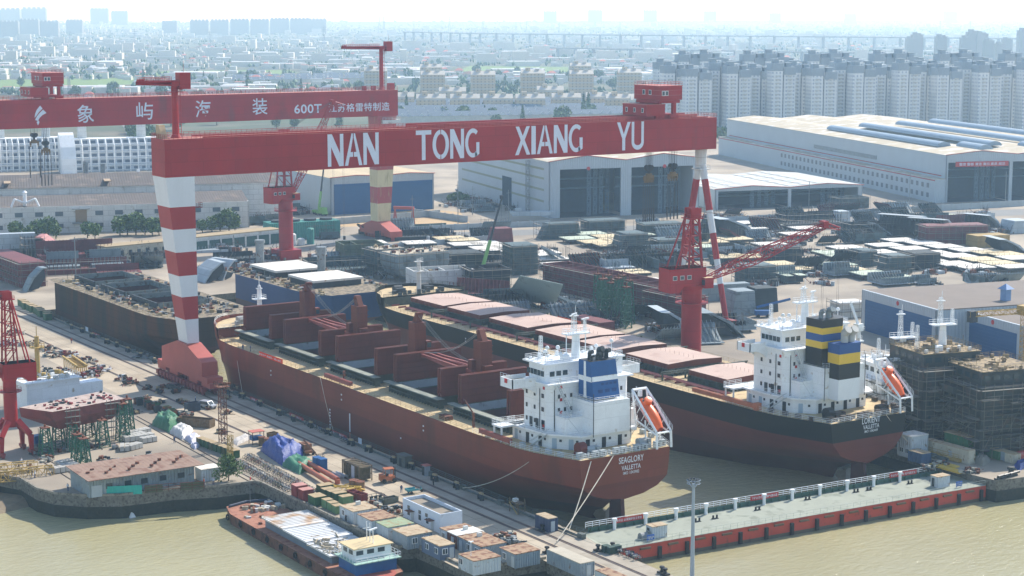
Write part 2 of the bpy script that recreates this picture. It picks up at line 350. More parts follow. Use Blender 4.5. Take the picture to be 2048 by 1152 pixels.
# ships
def hull_mesh(L,B2,zd,tr,lv,keel=-2.6,fc=3.6,full=1.0,sheer=0):
 """lofted bulk carrier hull; origin on the centreline at the transom, z = 0 at the water, y to the bow"""
 s=B2/16.1
 Z=[keel,-.5,2.5,5.5,6.6,8,10,lv,lv+2,zd]if lv>10.5 else[keel,-.5,2.5,5.5,6.9,8.0,9.2,lv,12.6,zd]
 z0=tr
 st=[(0,z0,[0,0,0,0,4.6,8.0,9.7,10.5,10.9,11.1]),(.02,z0-.7,[0,0,0,2.6,6.6,9.2,11.0,11.8,12.3,12.5]),(.045,2.4,[0,0,.5,5.2,8.4,10.8,12.4,13.3,13.8,14.1]),(.060,keel,[.5,.7,2.0,7,9.8,11.8,13.4,14.2,14.7,15]),(.09,keel,[.8,1.6,5,10.5,12.4,13.8,14.9,15.5,15.8,15.9]),(.15,keel,[4,8,11.5,14.3,15.1,15.7,16,16.1,16.1,16.1]),(.24,keel,[11,14,15.6,16.1,16.1,16.1,16.1,16.1,16.1,16.1]),(.33,keel,[14.6,16,16.1,16.1,16.1,16.1,16.1,16.1,16.1,16.1]),(.80,keel,[14.6,16,16.1,16.1,16.1,16.1,16.1,16.1,16.1,16.1]),(.86,keel,[13,14.9,15.5,15.8,15.9,16,16.1,16.1,16.1,16.1]),(.905,keel,[9.5,11.8,12.8,13.4,13.7,14,14.4,14.8,15.1,15.3]),(.945,keel,[5,7.2,8.4,9.2,9.6,10,10.8,11.6,12.5,13.3]),(.97,keel,[1.5,3.4,4.6,5.6,6.1,6.6,7.6,8.8,9.9,10.9]),(.988,keel,[0,.8,1.5,2.2,2.6,3,4,5.2,6.6,7.8]),(1.0,3,[0,0,0,.3,.45,.6,1.1,1.9,3.0,4.2])]
 def at(y):
  for(a,za,ra),(b,zb,rb)in zip(st,st[1:]):
   if a<=y<=b:
    k=(y-a)/(b-a);k2=k*k*(3-2*k)if a>=.80 or b<=.33 else k
    k2=.5*k+.5*k2
    return za+(zb-za)*k,[p+(q-p)*k2 for p,q in zip(ra,rb)]
 ys=[0,.01,.02,.033,.045,.05,.06,.075,.09,.11,.13,.15,.18,.21,.24,.28,.33,.4,.5,.6,.7,.8,.83,.86,.88,.905,.925,.945,.958,.97,.98,.988,.994,1.0]
 rows=[]
 for y in ys:
  zb,r=at(y);row=[]
  for z,h in zip(Z,r):
   row.append((h*s if z>zb+1e-6 or h>.3 else 0.0,y*L,max(z,zb)))
  rows.append(row)
 m=MB();nz=len(Z)
 for sg in(-1,1):
  o=len(m.v);m.v+=[(sg*p[0],p[1],p[2])for r in rows for p in r]
  for i in range(len(rows)-1):
   for k in range(nz-1):
    q=(o+i*nz+k,o+(i+1)*nz+k,o+(i+1)*nz+k+1,o+i*nz+k+1)
    m.f.append(q if sg>0 else tuple(reversed(q)));m.m.append(0)
 tp=[(p[0],p[1],p[2])for p in rows[0]]
 m.add([(-p[0],p[1],p[2])for p in reversed(tp)]+tp,[tuple(range(2*len(tp)-1,-1,-1))],0)
 for i in range(len(rows)-1):
  a,b=rows[i][0],rows[i+1][0];m.quad((-a[0],a[1],a[2]),(a[0],a[1],a[2]),(b[0],b[1],b[2]),(-b[0],b[1],b[2]))
 a=rows[-1]
 for k in range(nz-1):m.quad((-a[k][0],a[k][1],a[k][2]),(a[k][0],a[k][1],a[k][2]),(a[k+1][0],a[k+1][1],a[k+1][2]),(-a[k+1][0],a[k+1][1],a[k+1][2]))
 deck=[(r[-1][0],r[-1][1])for r in rows]
 if fc:
  up=[p for p in deck if p[1]>=.915*L]
  for sg in(-1,1):
   for(x0,y0),(x1,y1)in zip(up,up[1:]):
    f0,f1=1+.03,1+.03
    q=[(sg*x0,y0,zd),(sg*x1,y1,zd),(sg*x1*f1,y1+.4*(y1/L>.95),zd+fc),(sg*x0*f0,y0+.4*(y0/L>.95),zd+fc)]
    if sg<0:q.reverse()
    m.quad(*q)
  x1,y1=up[-1];m.quad((-x1,y1,zd),(x1,y1,zd),(x1*1.03,y1+.4,zd+fc),(-x1*1.03,y1+.4,zd+fc))
 return m,deck
def deck_mesh(deck,z,y0,y1,inset=.12):
 m=MB();d=[p for p in deck if y0-1e-6<=p[1]<=y1+1e-6]
 for(xa,ya),(xb,yb)in zip(d,d[1:]):m.quad((-xa+inset,ya,z),(xa-inset,ya,z),(xb-inset,yb,z),(-xb+inset,yb,z))
 return m
def stairs(m,a,b,w=.9,mi=0):
 a,b=Vector(a),Vector(b);d=(b-a);h=Vector((d.x,d.y,0)).normalized();sd=Vector((-h.y,h.x,0))*(w/2)
 for sg in(-1,1):
  m.bar(a+sd*sg,b+sd*sg,.14,mi);m.bar(a+sd*sg+Vector((0,0,1)),b+sd*sg+Vector((0,0,1)),.08,mi)
 n=max(3,int(d.z/.45))
 for i in range(n):p=a.lerp(b,(i+.5)/n);m.bar(p-sd,p+sd,.12,mi)
def win(m,x,y,z,w,h,nx,mi=0,t=.05):
 """a pane proud of a wall; nx = 'x-','x+','y-','y+' facing"""
 if nx[0]=='x':m.box((x+(-t if nx[1]=='-' else t),y,z),(.10,w,h),mi=mi)
 else:m.box((x,y+(-t if nx[1]=='-' else t),z),(w,.10,h),mi=mi)
def lifeboat(name,label,loc,rz,deck_z,group):
 """free-fall boat on its ramp; local y to the bow (forward and up)"""
 t=thing(name,label,'lifeboat',loc,rz,group)
 b=MB();n=14;rows=[]
 for i in range(n+1):
  k=i/n;y=-4.1+8.2*k;r=1.55*max(.02,math.sin(math.pi*min(1,max(0,(k*.86+.09))))**.6)
  rows.append([(r*math.cos(a)*.92,y,r*math.sin(a)*(1.0 if math.sin(a)>0 else .75))for a in[2*math.pi*j/14 for j in range(14)]])
 for r in rows:b.v+=r
 for i in range(n):
  for j in range(14):
   b.f.append((i*14+j,i*14+(j+1)%14,(i+1)*14+(j+1)%14,(i+1)*14+j));b.m.append(0)
 rot=Matrix.Rotation(R(38),4,'X')
 o=b.build('hull',orange,t,smooth=50);o.data.transform(rot)
 c=MB();c.lathe((0,0,0),[(.85,.9),(.95,1.5),(.8,2.05),(.3,2.15),(0,2.15)],12);o=c.build('cabin',orange,t,smooth=40);o.data.transform(Matrix.Translation((0,2.0,0.0))@rot if False else rot@Matrix.Translation((0,2.4,0)))
 wn=MB()
 for a in range(4):th=R(-70+47*a);wn.box((.93*math.sin(th),2.4+.93*math.cos(th),1.3),(.4,.4,.3),-th)
 o=wn.build('window',glass,t);o.data.transform(rot)
 return t
def house(ship,P):
 """accommodation block of a bulk carrier, all as parts of the ship; local metres"""
 zd=P['zd'];w=white
 lo=MB();A=P['adeck']
 lo.prism(P['poop'],zd,A,0)
 lo.build('deckhouse',[w],ship)
 ad=MB();ad.prism(P['aplan'],A,A+.35);ad.box((0,P['front']+1,A),(2*P['awing'],3.4,.35));ad.build('boat_deck',w,ship)
 for sg in(-1,1):
  for k in(0,3):MB().box((sg*(P['awing']-.4),P['front']-.4+k*.9,zd),(.3,.3,A-zd)).build('pillar',w,ship)
 bl=MB();x0,x1,y0,y1=P['main'];b1=P['bdeck']
 bl.prism([(x0,y0+1.2),(x0+1.2,y0),(x1-1.2,y0),(x1,y0+1.2),(x1,y1),(x0,y1)],A+.36,b1,0)
 bl.build('accommodation_block',w,ship,smooth=20)
 cx0,cx1,cy0,cy1,cz=P['casing']
 c=MB();c.prism([(cx0,cy0),(cx1,cy0),(cx1,cy1),(cx0,cy1)],A+.37,cz)
 c.prism([(x0+1.4,y0-P['step']),(x1-1.4,y0-P['step']),(x1-1.4,y0-.01),(x0+1.4,y0-.01)],A+.36,cz-3.2)
 c.build('engine_casing',w,ship)
 bd=MB();wy0,wy1=P['wing'];W=16.1
 bd.box((0,(y0+y1)/2,b1),(x1-x0+.8,y1-y0+1.0,.3))
 for sg in(-1,1):
  pl=[(x1-.2,b1-2.6),(x1+1.2,b1-1.5),(x1+2.6,b1-.9),(W-2,b1-.75),(W,b1-.75),(W,b1+1.15),(x1-.2,b1+1.15)]
  pl=[(sg*a,b)for a,b in pl]
  if sg<0:pl.reverse()
  for yy in(wy0,wy1-.2):bd.ext(pl,1,yy+.2,yy)
  bd.box((sg*(W-.1),(wy0+wy1)/2,b1-.75),(.2,wy1-wy0,1.9))
  bd.box((sg*(W+x1)/2,(wy0+wy1)/2,b1+.02),(W-x1-.2,wy1-wy0-.3,.25),mi=1)
  bd.box((sg*(W+x1)/2,(wy0+wy1)/2,b1-.75),(W-x1-.2,wy1-wy0-.3,.1))
 bd.build('bridge_deck',[w,sand],ship)
 wh=MB();q0,q1,r0,r1,zt=P['wheel']
 wh.prism([(q0,r0),(q1,r0),(q1,r1-1.5),(q1-1.5,r1),(q0+1.5,r1),(q0,r1-1.5)],b1+.3,zt)
 wh.box(((q0+q1)/2,(r0+r1)/2,zt),(q1-q0+.8,r1-r0+.7,.3))
 wo=wh.build('wheelhouse',w,ship)
 g=Each('window',glass,wo)
 for k in range(5):win(g,q0,r0+1.2+k*1.25,b1+1.4,1.0,1.1,'x-')
 for k in range(5):win(g,q1,r0+1.2+k*1.25,b1+1.4,1.0,1.1,'x+')
 for k in range(9):win(g,q0+2+(q1-q0-4)*k/8,r1,b1+1.4,1.3,1.1,'y+')
 for k in range(3):win(g,q0+1.5+k*1.6,r0,b1+1.4,1.1,1.0,'y-')
 g=Each('porthole',mat('porthole_dark',(.05,.05,.055),rough=.2),ship)
 for tier in range(3):
  z=A+1.4+tier*2.75
  for k in range(3):win(g,x0,y0+2.2+k*2.9,z+.1,.55 if k else .8,.85,'x-')
  for k in range(3):win(g,x0+2.4+k*1.5,y0,z+.1,.5,.8,'y-')
  for k in range(5):win(g,x1-2.4-k*1.5,y0,z+.1,.5,.8,'y-')
  for k in range(5):win(g,-6+k*3,y1,z+.1,.6,.8,'y+')
 pp=P['poop']
 d=Each('door',mat('door_bluewhite','#9fb0bd',var=.05),ship);dk=Each('doorway',mat('doorway_dark',(.02,.025,.03)),ship)
 def wall(a,b,k0,n,wd,hh,z,mm):
  a,b=Vector((a[0],a[1],0)),Vector((b[0],b[1],0));t=(b-a);L_=t.length;t.normalize();nn=Vector((t.y,-t.x,0))
  for k in range(n):
   p=a+t*(L_*(k+k0)/n)+nn*.05;mm.box((p.x,p.y,z),(wd,.10,hh),math.atan2(t.y,t.x))
 for i in range(len(pp)):
  a,b=pp[i],pp[(i+1)%len(pp)]
  ln=math.hypot(a[0]-b[0],a[1]-b[1])
  if ln>3:
   n=max(1,int(ln/3.2));wall(a,b,.35,n,.95,2.1,zd+.05,d if i%2 else dk)
   wall(a,b,.72,n,.5,.5,zd+1.5,dk)
 for k in range(3):win(dk,x0,y0+2+k*2.2,A+.45,1.0,2.0,'x-')
 win(d,x0+5,y0,A+.45,.9,2.0,'y-');win(dk,x1-3.6,y0,A+.45,.9,2.0,'y-')
 fb=Each('fire_box',mat('fire_red',(.5,.02,.02),rough=.5),ship)
 for tier in range(4):
  if tier in(0,3):win(fb,x0,y0+1.8,A+1.0+tier*2.6,.6,.6,'x-',0,.06)
  win(fb,x0+2.9,y0,A+1.2+tier*2.6,.6,.6,'y-',0,.06)
 for sg in(-1,1):win(fb,sg*16.1,(wy0+wy1)/2,b1+.2,.9,.9,'x-' if sg<0 else 'x+',0,.1)
 for(x,y)in((x0-.1,y0+3.2),(x0+1.25,y0-.1),(cx0-.1,cy0-.1),(cx1+.1,cy0-.1)):MB().tube((x,y,A),(x,y,b1-1),.09,n=5).build('drain_pipe',dsteel,ship)
 st=MB();hx=x0+1.6
 stairs(st,(hx+3.2,y0-P['step']+.5,A+.4),(hx+.4,y0-P['step']+.5,cz-3.2))
 stairs(st,(hx+3.0,y0-1.2,cz-3.2),(hx,y0-1.2,b1))
 stairs(st,(x0-2.2,y0+3.5,zd),(x0-.8,y0-1.0,A+.3));stairs(st,(q1-5,r0-.8,b1+.3),(q1-2,r0-.8,zt))
 stairs(st,(x1+.8,y0+1,zd),(x1-.5,y0-3,A+.3))
 st.build('stairway',mat('stair_grey','#b9c0c2',var=.05),ship)
 rg=MB();ap=[Vector((p[0],p[1],A+.35))for p in P['aplan']]
 rg.rail(ap+[ap[0]],1.05,1.6,.055,0,2)
 for sg in(-1,1):
  e=P['awing'];rg.rail([(sg*10,P['front']+2.6,A+.35),(sg*e,P['front']+2.6,A+.35),(sg*e,P['front']-.6,A+.35),(sg*10,P['front']-.6,A+.35)],1.05,1.5,.055,0,2)
  rg.rail([(sg*(W-.1),wy0,b1+1.1),(sg*(W-.1),wy1,b1+1.1)],.9,1.2,.05)
  rg.rail([(sg*8,wy0-.4,b1+.3),(sg*(W-2.5),wy0-.1,b1+.3)],1.1,1.4,.055,0,2)
 rg.rail([(cx0,cy1,cz),(cx0,cy0,cz),(cx1,cy0,cz),(cx1,cy1,cz)],1.05,1.3,.055,0,2)
 rg.rail([(x0+1.4,y0-.1,cz-3.2),(x0+1.4,y0-P['step'],cz-3.2),(x1-1.4,y0-P['step'],cz-3.2),(x1-1.4,y0-.1,cz-3.2)],1.05,1.4,.055,0,2)
 rg.rail([(q0,r0,zt+.3),(q1,r0,zt+.3),(q1,r1,zt+.3),(q0,r1,zt+.3),(q0,r0,zt+.3)],1.0,1.5,.055,0,2)
 rg.rail([(x0,y0-.3,b1+.3),(x1,y0-.3,b1+.3)],1.05,1.4,.055,0,2)
 rg.build('railing',w,ship)
 ms=MB();mx,my=P['mast'];top=P['mast_top']
 ms.tube((mx,my,zt),(mx,my,zt+5.2),1.0,.75,10);ms.box((mx,my,zt+5.2),(5.6,2.4,.25))
 ms.rail([(mx-2.7,my-1.1,zt+5.4),(mx+2.7,my-1.1,zt+5.4),(mx+2.7,my+1.1,zt+5.4),(mx-2.7,my+1.1,zt+5.4),(mx-2.7,my-1.1,zt+5.4)],.9,1,.05)
 ms.truss((mx-.5,my,zt+5.4),(mx-.5,my,top-1.2),.9,.6,5,.09);ms.box((mx-.5,my,top-1.3),(1.9,.7,.2));ms.box((mx-.5,my,top-.9),(2.3,.3,.2),.5)
 ms.tube((mx-.2,my,top-1.2),(mx-.1,my,top+.9),.06,n=5)
 ms.truss((mx+2.2,my,zt+5.4),(mx+2.2,my,top-2.2),.5,.4,4,.07);ms.box((mx+2.3,my,top-2.2),(2.4,.35,.3),.35)
 for sg in(-1,1):ms.tube((mx+sg*2.4,my,zt),(mx+sg*2.4,my,zt+5.2),.12,n=5)
 ms.truss((q0+2.8,r1-1.6,zt),(q0+2.8,r1-1.6,zt+5),.7,.5,5,.08)
 for dx,dy,hh in((1,1,3.2),(2,3.2,2),(4.4,1.2,1.5),(6.2,4.8,2.2),(q1-q0-2,1.2,3),(q1-q0-3.5,4.5,1.6)):
  ms.tube((q0+dx,r0+dy,zt),(q0+dx,r0+dy,zt+hh),.07,n=5)
  ms.lathe((q0+dx,r0+dy,zt+hh),[(0,-.1),(.38,0),(.45,.35),(.3,.65),(0,.75)],8)
 for k in range(9):ms.box((q0+.8+k*(q1-q0-1.6)/8,r1-.8,zt+.3),(.5,.5,.5+.5*(k%2)))
 ms.box((q0+6,r0+2,zt+.3),(1.6,1.2,1.1));ms.box((q1-4,r0+1.4,zt+.3),(1.2,1.0,1.3))
 ms.build('radar_mast',w,ship,smooth=35)
 dv=MB();dx,dy=P['davit'];dz=P['davit_top']
 for sg in(-1.8,1.8):
  a,b,c_=Vector((dx+sg,dy-4.2,zd)),Vector((dx+sg,dy-4.0,zd+3.4)),Vector((dx+sg,dy+4.2,dz))
  dv.bar(a,b,.42);dv.bar(b,c_,.42);dv.bar((dx+sg,dy+2.8,A+.3),c_,.35);dv.bar(b+Vector((0,0,-.6)),(dx+sg,dy+3.6,A+2),.3)
  dv.bar((dx+sg,dy-.5,zd),(dx+sg,dy-.2,zd+5.2),.3)
  for k in range(5):q=b.lerp(c_,(k+.5)/5.5);dv.bar(q,q+Vector((0,1.4,-1.9)),.14)
  e=Vector((dx+sg*1.25,dy,0));dv.rail([(e.x,dy-4,zd+3.4),(e.x,dy+4,dz-1.5)],1.0,1.2,.05,0,2)
 dv.bar((dx-1.8,dy+4.2,dz),(dx+1.8,dy+4.2,dz),.42);dv.bar((dx-1.8,dy-4,zd+3.2),(dx+1.8,dy-4,zd+3.2),.3);dv.box((dx,dy+4.0,dz-1.5),(.7,.7,1.3))
 dv.build('boat_davit',w,ship)
 gm=mat('deck_gear_'+P['gear'][1:],P['gear'],var=.1)
 for k in range(13):
  a=k/12;px=-10.2+20.4*a;py=.9+7.0*max(0,abs(a-.5)*2-.93)
  if k%3!=1:fo=MB().box((px,py,zd),(1.3,.9,1.25)).build('fairlead',gm,ship);MB().box((px,py-.47,zd+.3),(.5,.05,.6)).build('roller',dsteel,fo)
  else:
   mg=MB()
   for q in(-.4,.4):mg.tube((px+q,py+.6,zd),(px+q,py+.6,zd+.9),.28,n=8)
   mg.build('bitts',gm,ship)
 for sg in(-1,1):
  for yy in(5,8.5,12,16):MB().box((sg*(11.6+yy*.15),yy,zd),(.7,1.4,.9)).build('fairlead',gm,ship)
  MB().tube((sg*6.4-.9,3.4,zd+.9),(sg*6.4+.9,3.4,zd+.9),.8,n=12).box((sg*6.4+1.6,3.4,zd),(.8,1.6,1.5)).build('mooring_winch',gm,ship)
 dr=MB();dr.tube((-8.8,4.2,zd+1.2),(-7.2,4.2,zd+1.2),1.3,n=14);dr.box((-8,4.2,zd),(2.6,1.2,.6));dr.build('winch',mat('winch_'+P['winch'][1:],P['winch'],var=.2),ship,smooth=40)
 rg=MB();dl=P['edge']
 rg.rail([Vector((-p[0]+.15,p[1],zd))for p in dl if p[1]<34],1.05,1.8,.05,0,2);rg.build('stern_railing',w,ship);rg=MB();rg.rail([Vector((p[0]-.15,p[1],zd))for p in dl if p[1]<34],1.05,1.8,.05,0,2)
 rg.rail([(-10.8,.15,zd),(10.8,.15,zd)],1.05,1.8,.05,0,2);rg.build('stern_railing',w,ship)
def rudder(ship,z_top,zb,y,m):
 r=MB();r.ext([(y-3.2,zb),(y+1.6,zb),(y+1.2,z_top+.4),(y-2.4,z_top+.1)],0,-.45,.45);r.box((0,y+1,z_top-.6),(1.4,2.4,.9));ro=r.build('rudder',m,ship)
 p=MB();c=Vector((0,y+3.6,0.2));p.tube(c+Vector((0,-.9,0)),c+Vector((0,1.2,0)),.35,.7,10)
 for k in range(4):
  a=R(40+90*k);u=Vector((math.cos(a),0,math.sin(a)));v=Vector((-math.sin(a),.55,math.cos(a))).normalized()
  ps=[c+u*.5-v*.5,c+u*1.6-v*1.25,c+u*2.7-v*1.2,c+u*3.3,c+u*2.7+v*1.0,c+u*1.4+v*1.05,c+u*.5+v*.5]
  p.add(ps,[tuple(range(7))]);p.add([q+Vector((0,.12,0))for q in ps],[tuple(range(6,-1,-1))])
 p.build('propeller',mat('bronze',(.30,.27,.20),rough=.35,metal=.5,var=.2),ship)
def draught_marks(ship,rows,m=None):
 k=MB()
 for x,y,z0,z1,n,fx in rows:
  for i in range(n):
   z=z0+(z1-z0)*i/max(1,n-1)
   if fx:k.box((x,y,z),(.12,.42,.34))
   else:k.box((x,y,z),(.42,.12,.34))
 return k.build('draught_marks',mat('mark_white','#d8dcdf',var=.05),ship)
def deck_with_holds(deck,zd,y0,y1,holds,hw,name,m,ship,depth=14):
 d=MB();ys=sorted(set([p[1]for p in deck if y0<=p[1]<=y1]+[y0,y1]+[v for h in holds for v in h]))
 def hb(y):
  for(xa,ya),(xb,yb)in zip(deck,deck[1:]):
   if ya<=y<=yb:return xa+(xb-xa)*(y-ya)/(yb-ya)
  return deck[-1][0]
 for a,b in zip(ys,ys[1:]):
  A,B=hb(a)-.12,hb(b)-.12;mid=(a+b)/2
  if any(h[0]<mid<h[1]for h in holds):
   for s in(-1,1):
    q=[(s*hw,a,zd),(s*A,a,zd),(s*B,b,zd),(s*hw,b,zd)]
    if s<0:q.reverse()
    d.quad(*q)
  else:d.quad((-A,a,zd),(A,a,zd),(B,b,zd),(-B,b,zd))
 do=d.build(name,m,ship)
 if depth:
  for a,b in holds:
   h=MB();z=zd-depth
   h.quad((-hw,a,z),(hw,a,z),(hw,b,z),(-hw,b,z))
   h.quad((-hw,a,zd),(hw,a,zd),(hw,a,z),(-hw,a,z));h.quad((hw,b,zd),(-hw,b,zd),(-hw,b,z),(hw,b,z))
   h.quad((-hw,b,zd),(-hw,a,zd),(-hw,a,z),(-hw,b,z));h.quad((hw,a,zd),(hw,b,zd),(hw,b,z),(hw,a,z))
   h.build('cargo_hold',mat('hold_primer',(.10,.045,.04),rough=.8,var=.25),ship)
 return do,hb
def deck_rails(ship,hb,zd,y0,y1,m):
 n=18;P0=[y0+(y1-y0)*i/n for i in range(n+1)]
 for s in(-1,1):MB().rail([Vector((s*(hb(y)-.25),y,zd))for y in P0],1.05,2.2,.055,0,2).build('deck_railing',m,ship)
SX,SY,SZD=211.5,281.5,15.6
sg=thing('bulk_carrier','red-hulled bulk carrier with deck cranes and upright folded hatch covers, blue white-crossed funnel','cargo ship',(SX,SY,WZ))
LS=178
hm,deck=hull_mesh(LS,16.1,SZD,6.3,9.9,fc=3.4)
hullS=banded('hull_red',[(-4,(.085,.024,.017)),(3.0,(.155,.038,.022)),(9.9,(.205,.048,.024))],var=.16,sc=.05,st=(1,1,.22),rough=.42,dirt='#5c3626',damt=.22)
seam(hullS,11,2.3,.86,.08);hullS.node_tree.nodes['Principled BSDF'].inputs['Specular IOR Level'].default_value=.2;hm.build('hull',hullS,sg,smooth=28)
holds=[(29.6,48.0),(58.2,76.6),(87.2,105.4),(115.8,134.2),(143.6,158.6)]
do,hbS=deck_with_holds(deck,SZD,0,LS*.915,holds,8.6,'main_deck',sand,sg)
fd=deck_mesh([(x*1.0,y)for x,y in deck],SZD+2.5,LS*.915,LS);fd.quad((-hbS(LS*.915),LS*.915,SZD),(hbS(LS*.915),LS*.915,SZD),(hbS(LS*.915),LS*.915,SZD+2.5),(-hbS(LS*.915),LS*.915,SZD+2.5),1)
fd.build('forecastle_deck',[sand,ox],sg)
deck_rails(sg,hbS,SZD,34,LS*.91,mat('rail_tan','#a58e62',var=.1))
cgreen=mat('coaming_green',(.075,.095,.075),rough=.7,var=.25,sc=.6)
cinner=mat('coaming_inner','#8f9ca3',rough=.7,var=.15,sc=.3,col2='#5b5650',amt=.2)
hcov=seam(mat('cover_red',(.15,.036,.022),rough=.6,var=.12,sc=.15,col2=(.10,.024,.02),amt=.2,st=(1,1,.4),spec=.2),4.3,1.5,.8)
for a,b in holds:
 c=MB();hw=8.6;z1=SZD+2.2
 for s in(-1,1):c.box((s*(hw+.15),(a+b)/2,SZD),(.3,b-a+.6,2.2),0,0);c.box((s*hw-s*.01,(a+b)/2,SZD+.3),(.02,b-a-.1,1.8),0,1)
 for y in(a-.15,b+.15):c.box((0,y,SZD),(2*hw+.6,.3,2.2))
 c.box((0,a+.03,SZD+.3),(2*hw-.1,.02,1.8),0,1);c.box((0,b-.03,SZD+.3),(2*hw-.1,.02,1.8),0,1)
 n=int((b-a+6)/1.25)
 for s in(-1,1):
  for k in range(n):
   y=a-3+k*1.25;c.box((s*(hw+1.0),y,SZD),(1.3,.14,1.9 if 2<k<n-3 else 1.5),0,0)
  c.box((s*(hw+1.1),(a+b)/2,z1-.12),(1.7,b-a+6.4,.12),0,2);c.bar((s*(hw+2),a-3,SZD+1.1),(s*(hw+2),b+3,SZD+1.1),.14);c.bar((s*(hw+2),a-3,z1-.2),(s*(hw+2),b+3,z1-.2),.16)
 c.build('hatch_coaming',[cgreen,cinner,mat('coaming_top','#8d9083',var=.2)],sg)
for y,dr in((28.6,1),(49.4,-1),(56.8,1),(78.0,-1),(85.8,1),(106.8,-1),(114.4,1),(135.5,-1),(142.6,1),(159.8,-1)):
 p=MB()
 for k in(0,1):
  yy=y+dr*(.2+k*.95);z0=SZD+2.3
  p.box((0,yy,z0),(17.4,.62,6.2))
  p.box((0,yy,z0+6.2),(17.4,.5,.12))
  for q in range(5):p.box((0,yy+dr*.34,z0+.3+q*1.3),(17.0,.06,.10))
  for s in(-1,1):p.box((s*8.72,yy,z0+1),(.12,.5,4.4));p.box((s*8.8,yy,z0+.7),(.35,.3,.5))
 p.build('hatch_cover',hcov,sg)
for y,dr,sx in((139.0,-1,1.1),(110.6,1,-1.1),(82.0,-1,1.1),(53.2,1,-1.1)):
 p=MB();p.tube((0,y,SZD),(0,y,SZD+6.5),1.55,1.45,14);p.tube((0,y,SZD+6.3),(0,y,SZD+6.7),2.2,2.2,14)
 po=p.build('crane_pedestal',ox,sg,smooth=35)
 h=MB();h.prism([(-1.5,y-1.5),(1.5,y-1.5),(1.5,y+1.5),(-1.5,y+1.5)],SZD+6.7,SZD+14.8)
 h.ext([(y-1.1,SZD+14.8),(y+1.1,SZD+14.8),(y+dr*.9+.5,SZD+17.2),(y+dr*.9-.5,SZD+17.2)],0,-.7,.7)
 h.tube((-.9,y+dr*.8,SZD+16.6),(.9,y+dr*.8,SZD+16.6),.5,n=10)
 for k in range(6):h.bar((1.6,y-dr*.8,SZD+7+k*1.3),(2.2,y-dr*.8,SZD+7+k*1.3),.1)
 h.box((0,y-dr*2.0,SZD+7),(2.2,1.4,2.4))
 ho=h.build('crane_house',ox,sg)
 cb=MB();cb.box((1.9*sx/abs(sx),y+dr*1.4,SZD+8.2),(1.3,1.6,2.2));cb.build('cab',[ox],ho)
 cw=MB();cw.box((1.9*sx/abs(sx),y+dr*2.23,SZD+8.9),(1.0,.06,1.1));cw.build('window',glass,ho)
 j=MB();z=SZD+7.6;L_=23.5
 for s in(-1.0,1.0):
  j.ext([(y+dr*1.4,z-.3),(y+dr*10,z-.75),(y+dr*L_,z+.2),(y+dr*L_,z+.7),(y+dr*10,z+.45),(y+dr*1.4,z+.5)][::(1 if dr>0 else-1)],0,sx+s*.95-.25,sx+s*.95+.25)
 for k in range(6):yy=y+dr*(4+k*3.8);j.bar((sx-.95,yy,z),(sx+.95,yy,z),.25)
 j.box((sx,y+dr*L_,z-.2),(2.3,.9,1.1));j.build('crane_jib',mat('jib_red',(.26,.06,.045),var=.15),sg)
 r=MB()
 for s in(-.5,-.2,.2,.5):
  a,b=Vector((s,y+dr*.8,SZD+16.8)),Vector((sx+s,y+dr*L_,z+.8));prev=a
  for i in range(1,9):
   k=i/8;q=a.lerp(b,k)-Vector((0,0,2.2*math.sin(math.pi*k)*.8));r.bar(prev,q,.055);prev=q
 r.build('hoist_wire',mat('wire_pale','#9a978d'),sg)
PS=dict(zd=SZD,adeck=18.5,poop=[(-6.0,6.6),(6.0,6.6),(10.4,12),(11.2,20),(11.2,24),(-11.2,24),(-11.2,20),(-10.4,12)],aplan=[(-6.9,5.6),(6.9,5.6),(11.4,11.4),(12.2,20),(12.2,24.6),(-12.2,24.6),(-12.2,20),(-11.4,11.4)],awing=15.6,front=22.4,main=(-10.2,10.2,12.2,21.2),bdeck=28.3,casing=(-4.4,4.6,4.9,12.15,25.4),step=3.8,wing=(16.6,21.2),wheel=(-9.6,9.6,14.2,21.8,32.0),seed=3,mast=(0,17.4),mast_top=42.2,davit=(9.2,3.6),davit_top=26.3,edge=deck,gear='#9aa3a6',winch='#6e2a20')
house(sg,PS)
f=MB();f.prism([(-3.6,6.2),(3.2,6.2),(3.2,11.6),(-3.6,11.6)],25.75,26.1)
ftop=[(-3.5,7.3),(2.7,7.3),(2.7,11.4),(-3.5,11.4)];fbot=[(-3.5,6.3),(3.1,6.3),(3.1,11.4),(-3.5,11.4)]
f=MB();vs=[(x,y,25.76)for x,y in fbot]+[(x,y,33.3)for x,y in ftop]
f.add(vs,[(0,1,5,4),(1,2,6,5),(2,3,7,6),(3,0,4,7)]);f.add(vs,[(4,5,6,7)],1)
fo=f.build('funnel',[mat('funnel_blue',(.006,.085,.27),rough=.4,var=.08),black],sg)
s_=MB();s_.quad((-3.54,9.6,25.8),(-3.54,8.6,25.8),(-3.54,8.9,33.2),(-3.54,9.6,33.2));s_.quad((-3.55,11.4,29.2),(-3.55,6.86,29.2),(-3.55,6.98,30.2),(-3.55,11.4,30.2));s_.quad((-3.5,6.73,29.3),(2.9,6.73,29.3),(2.85,6.86,30.3),(-3.5,6.86,30.3));s_.build('funnel_stripe',white,fo)
gr=Each('louvre',mat('louvre_blue',(.008,.05,.18)),fo)
for k in range(4):gr.box((-.9+k*1.0,6.72-.03,28.2),(.75,.08,.7))
for k in range(3):gr.box((-1.6+k*1.7,6.5,26.4),(1.1,.1,1.2))
pi=MB()
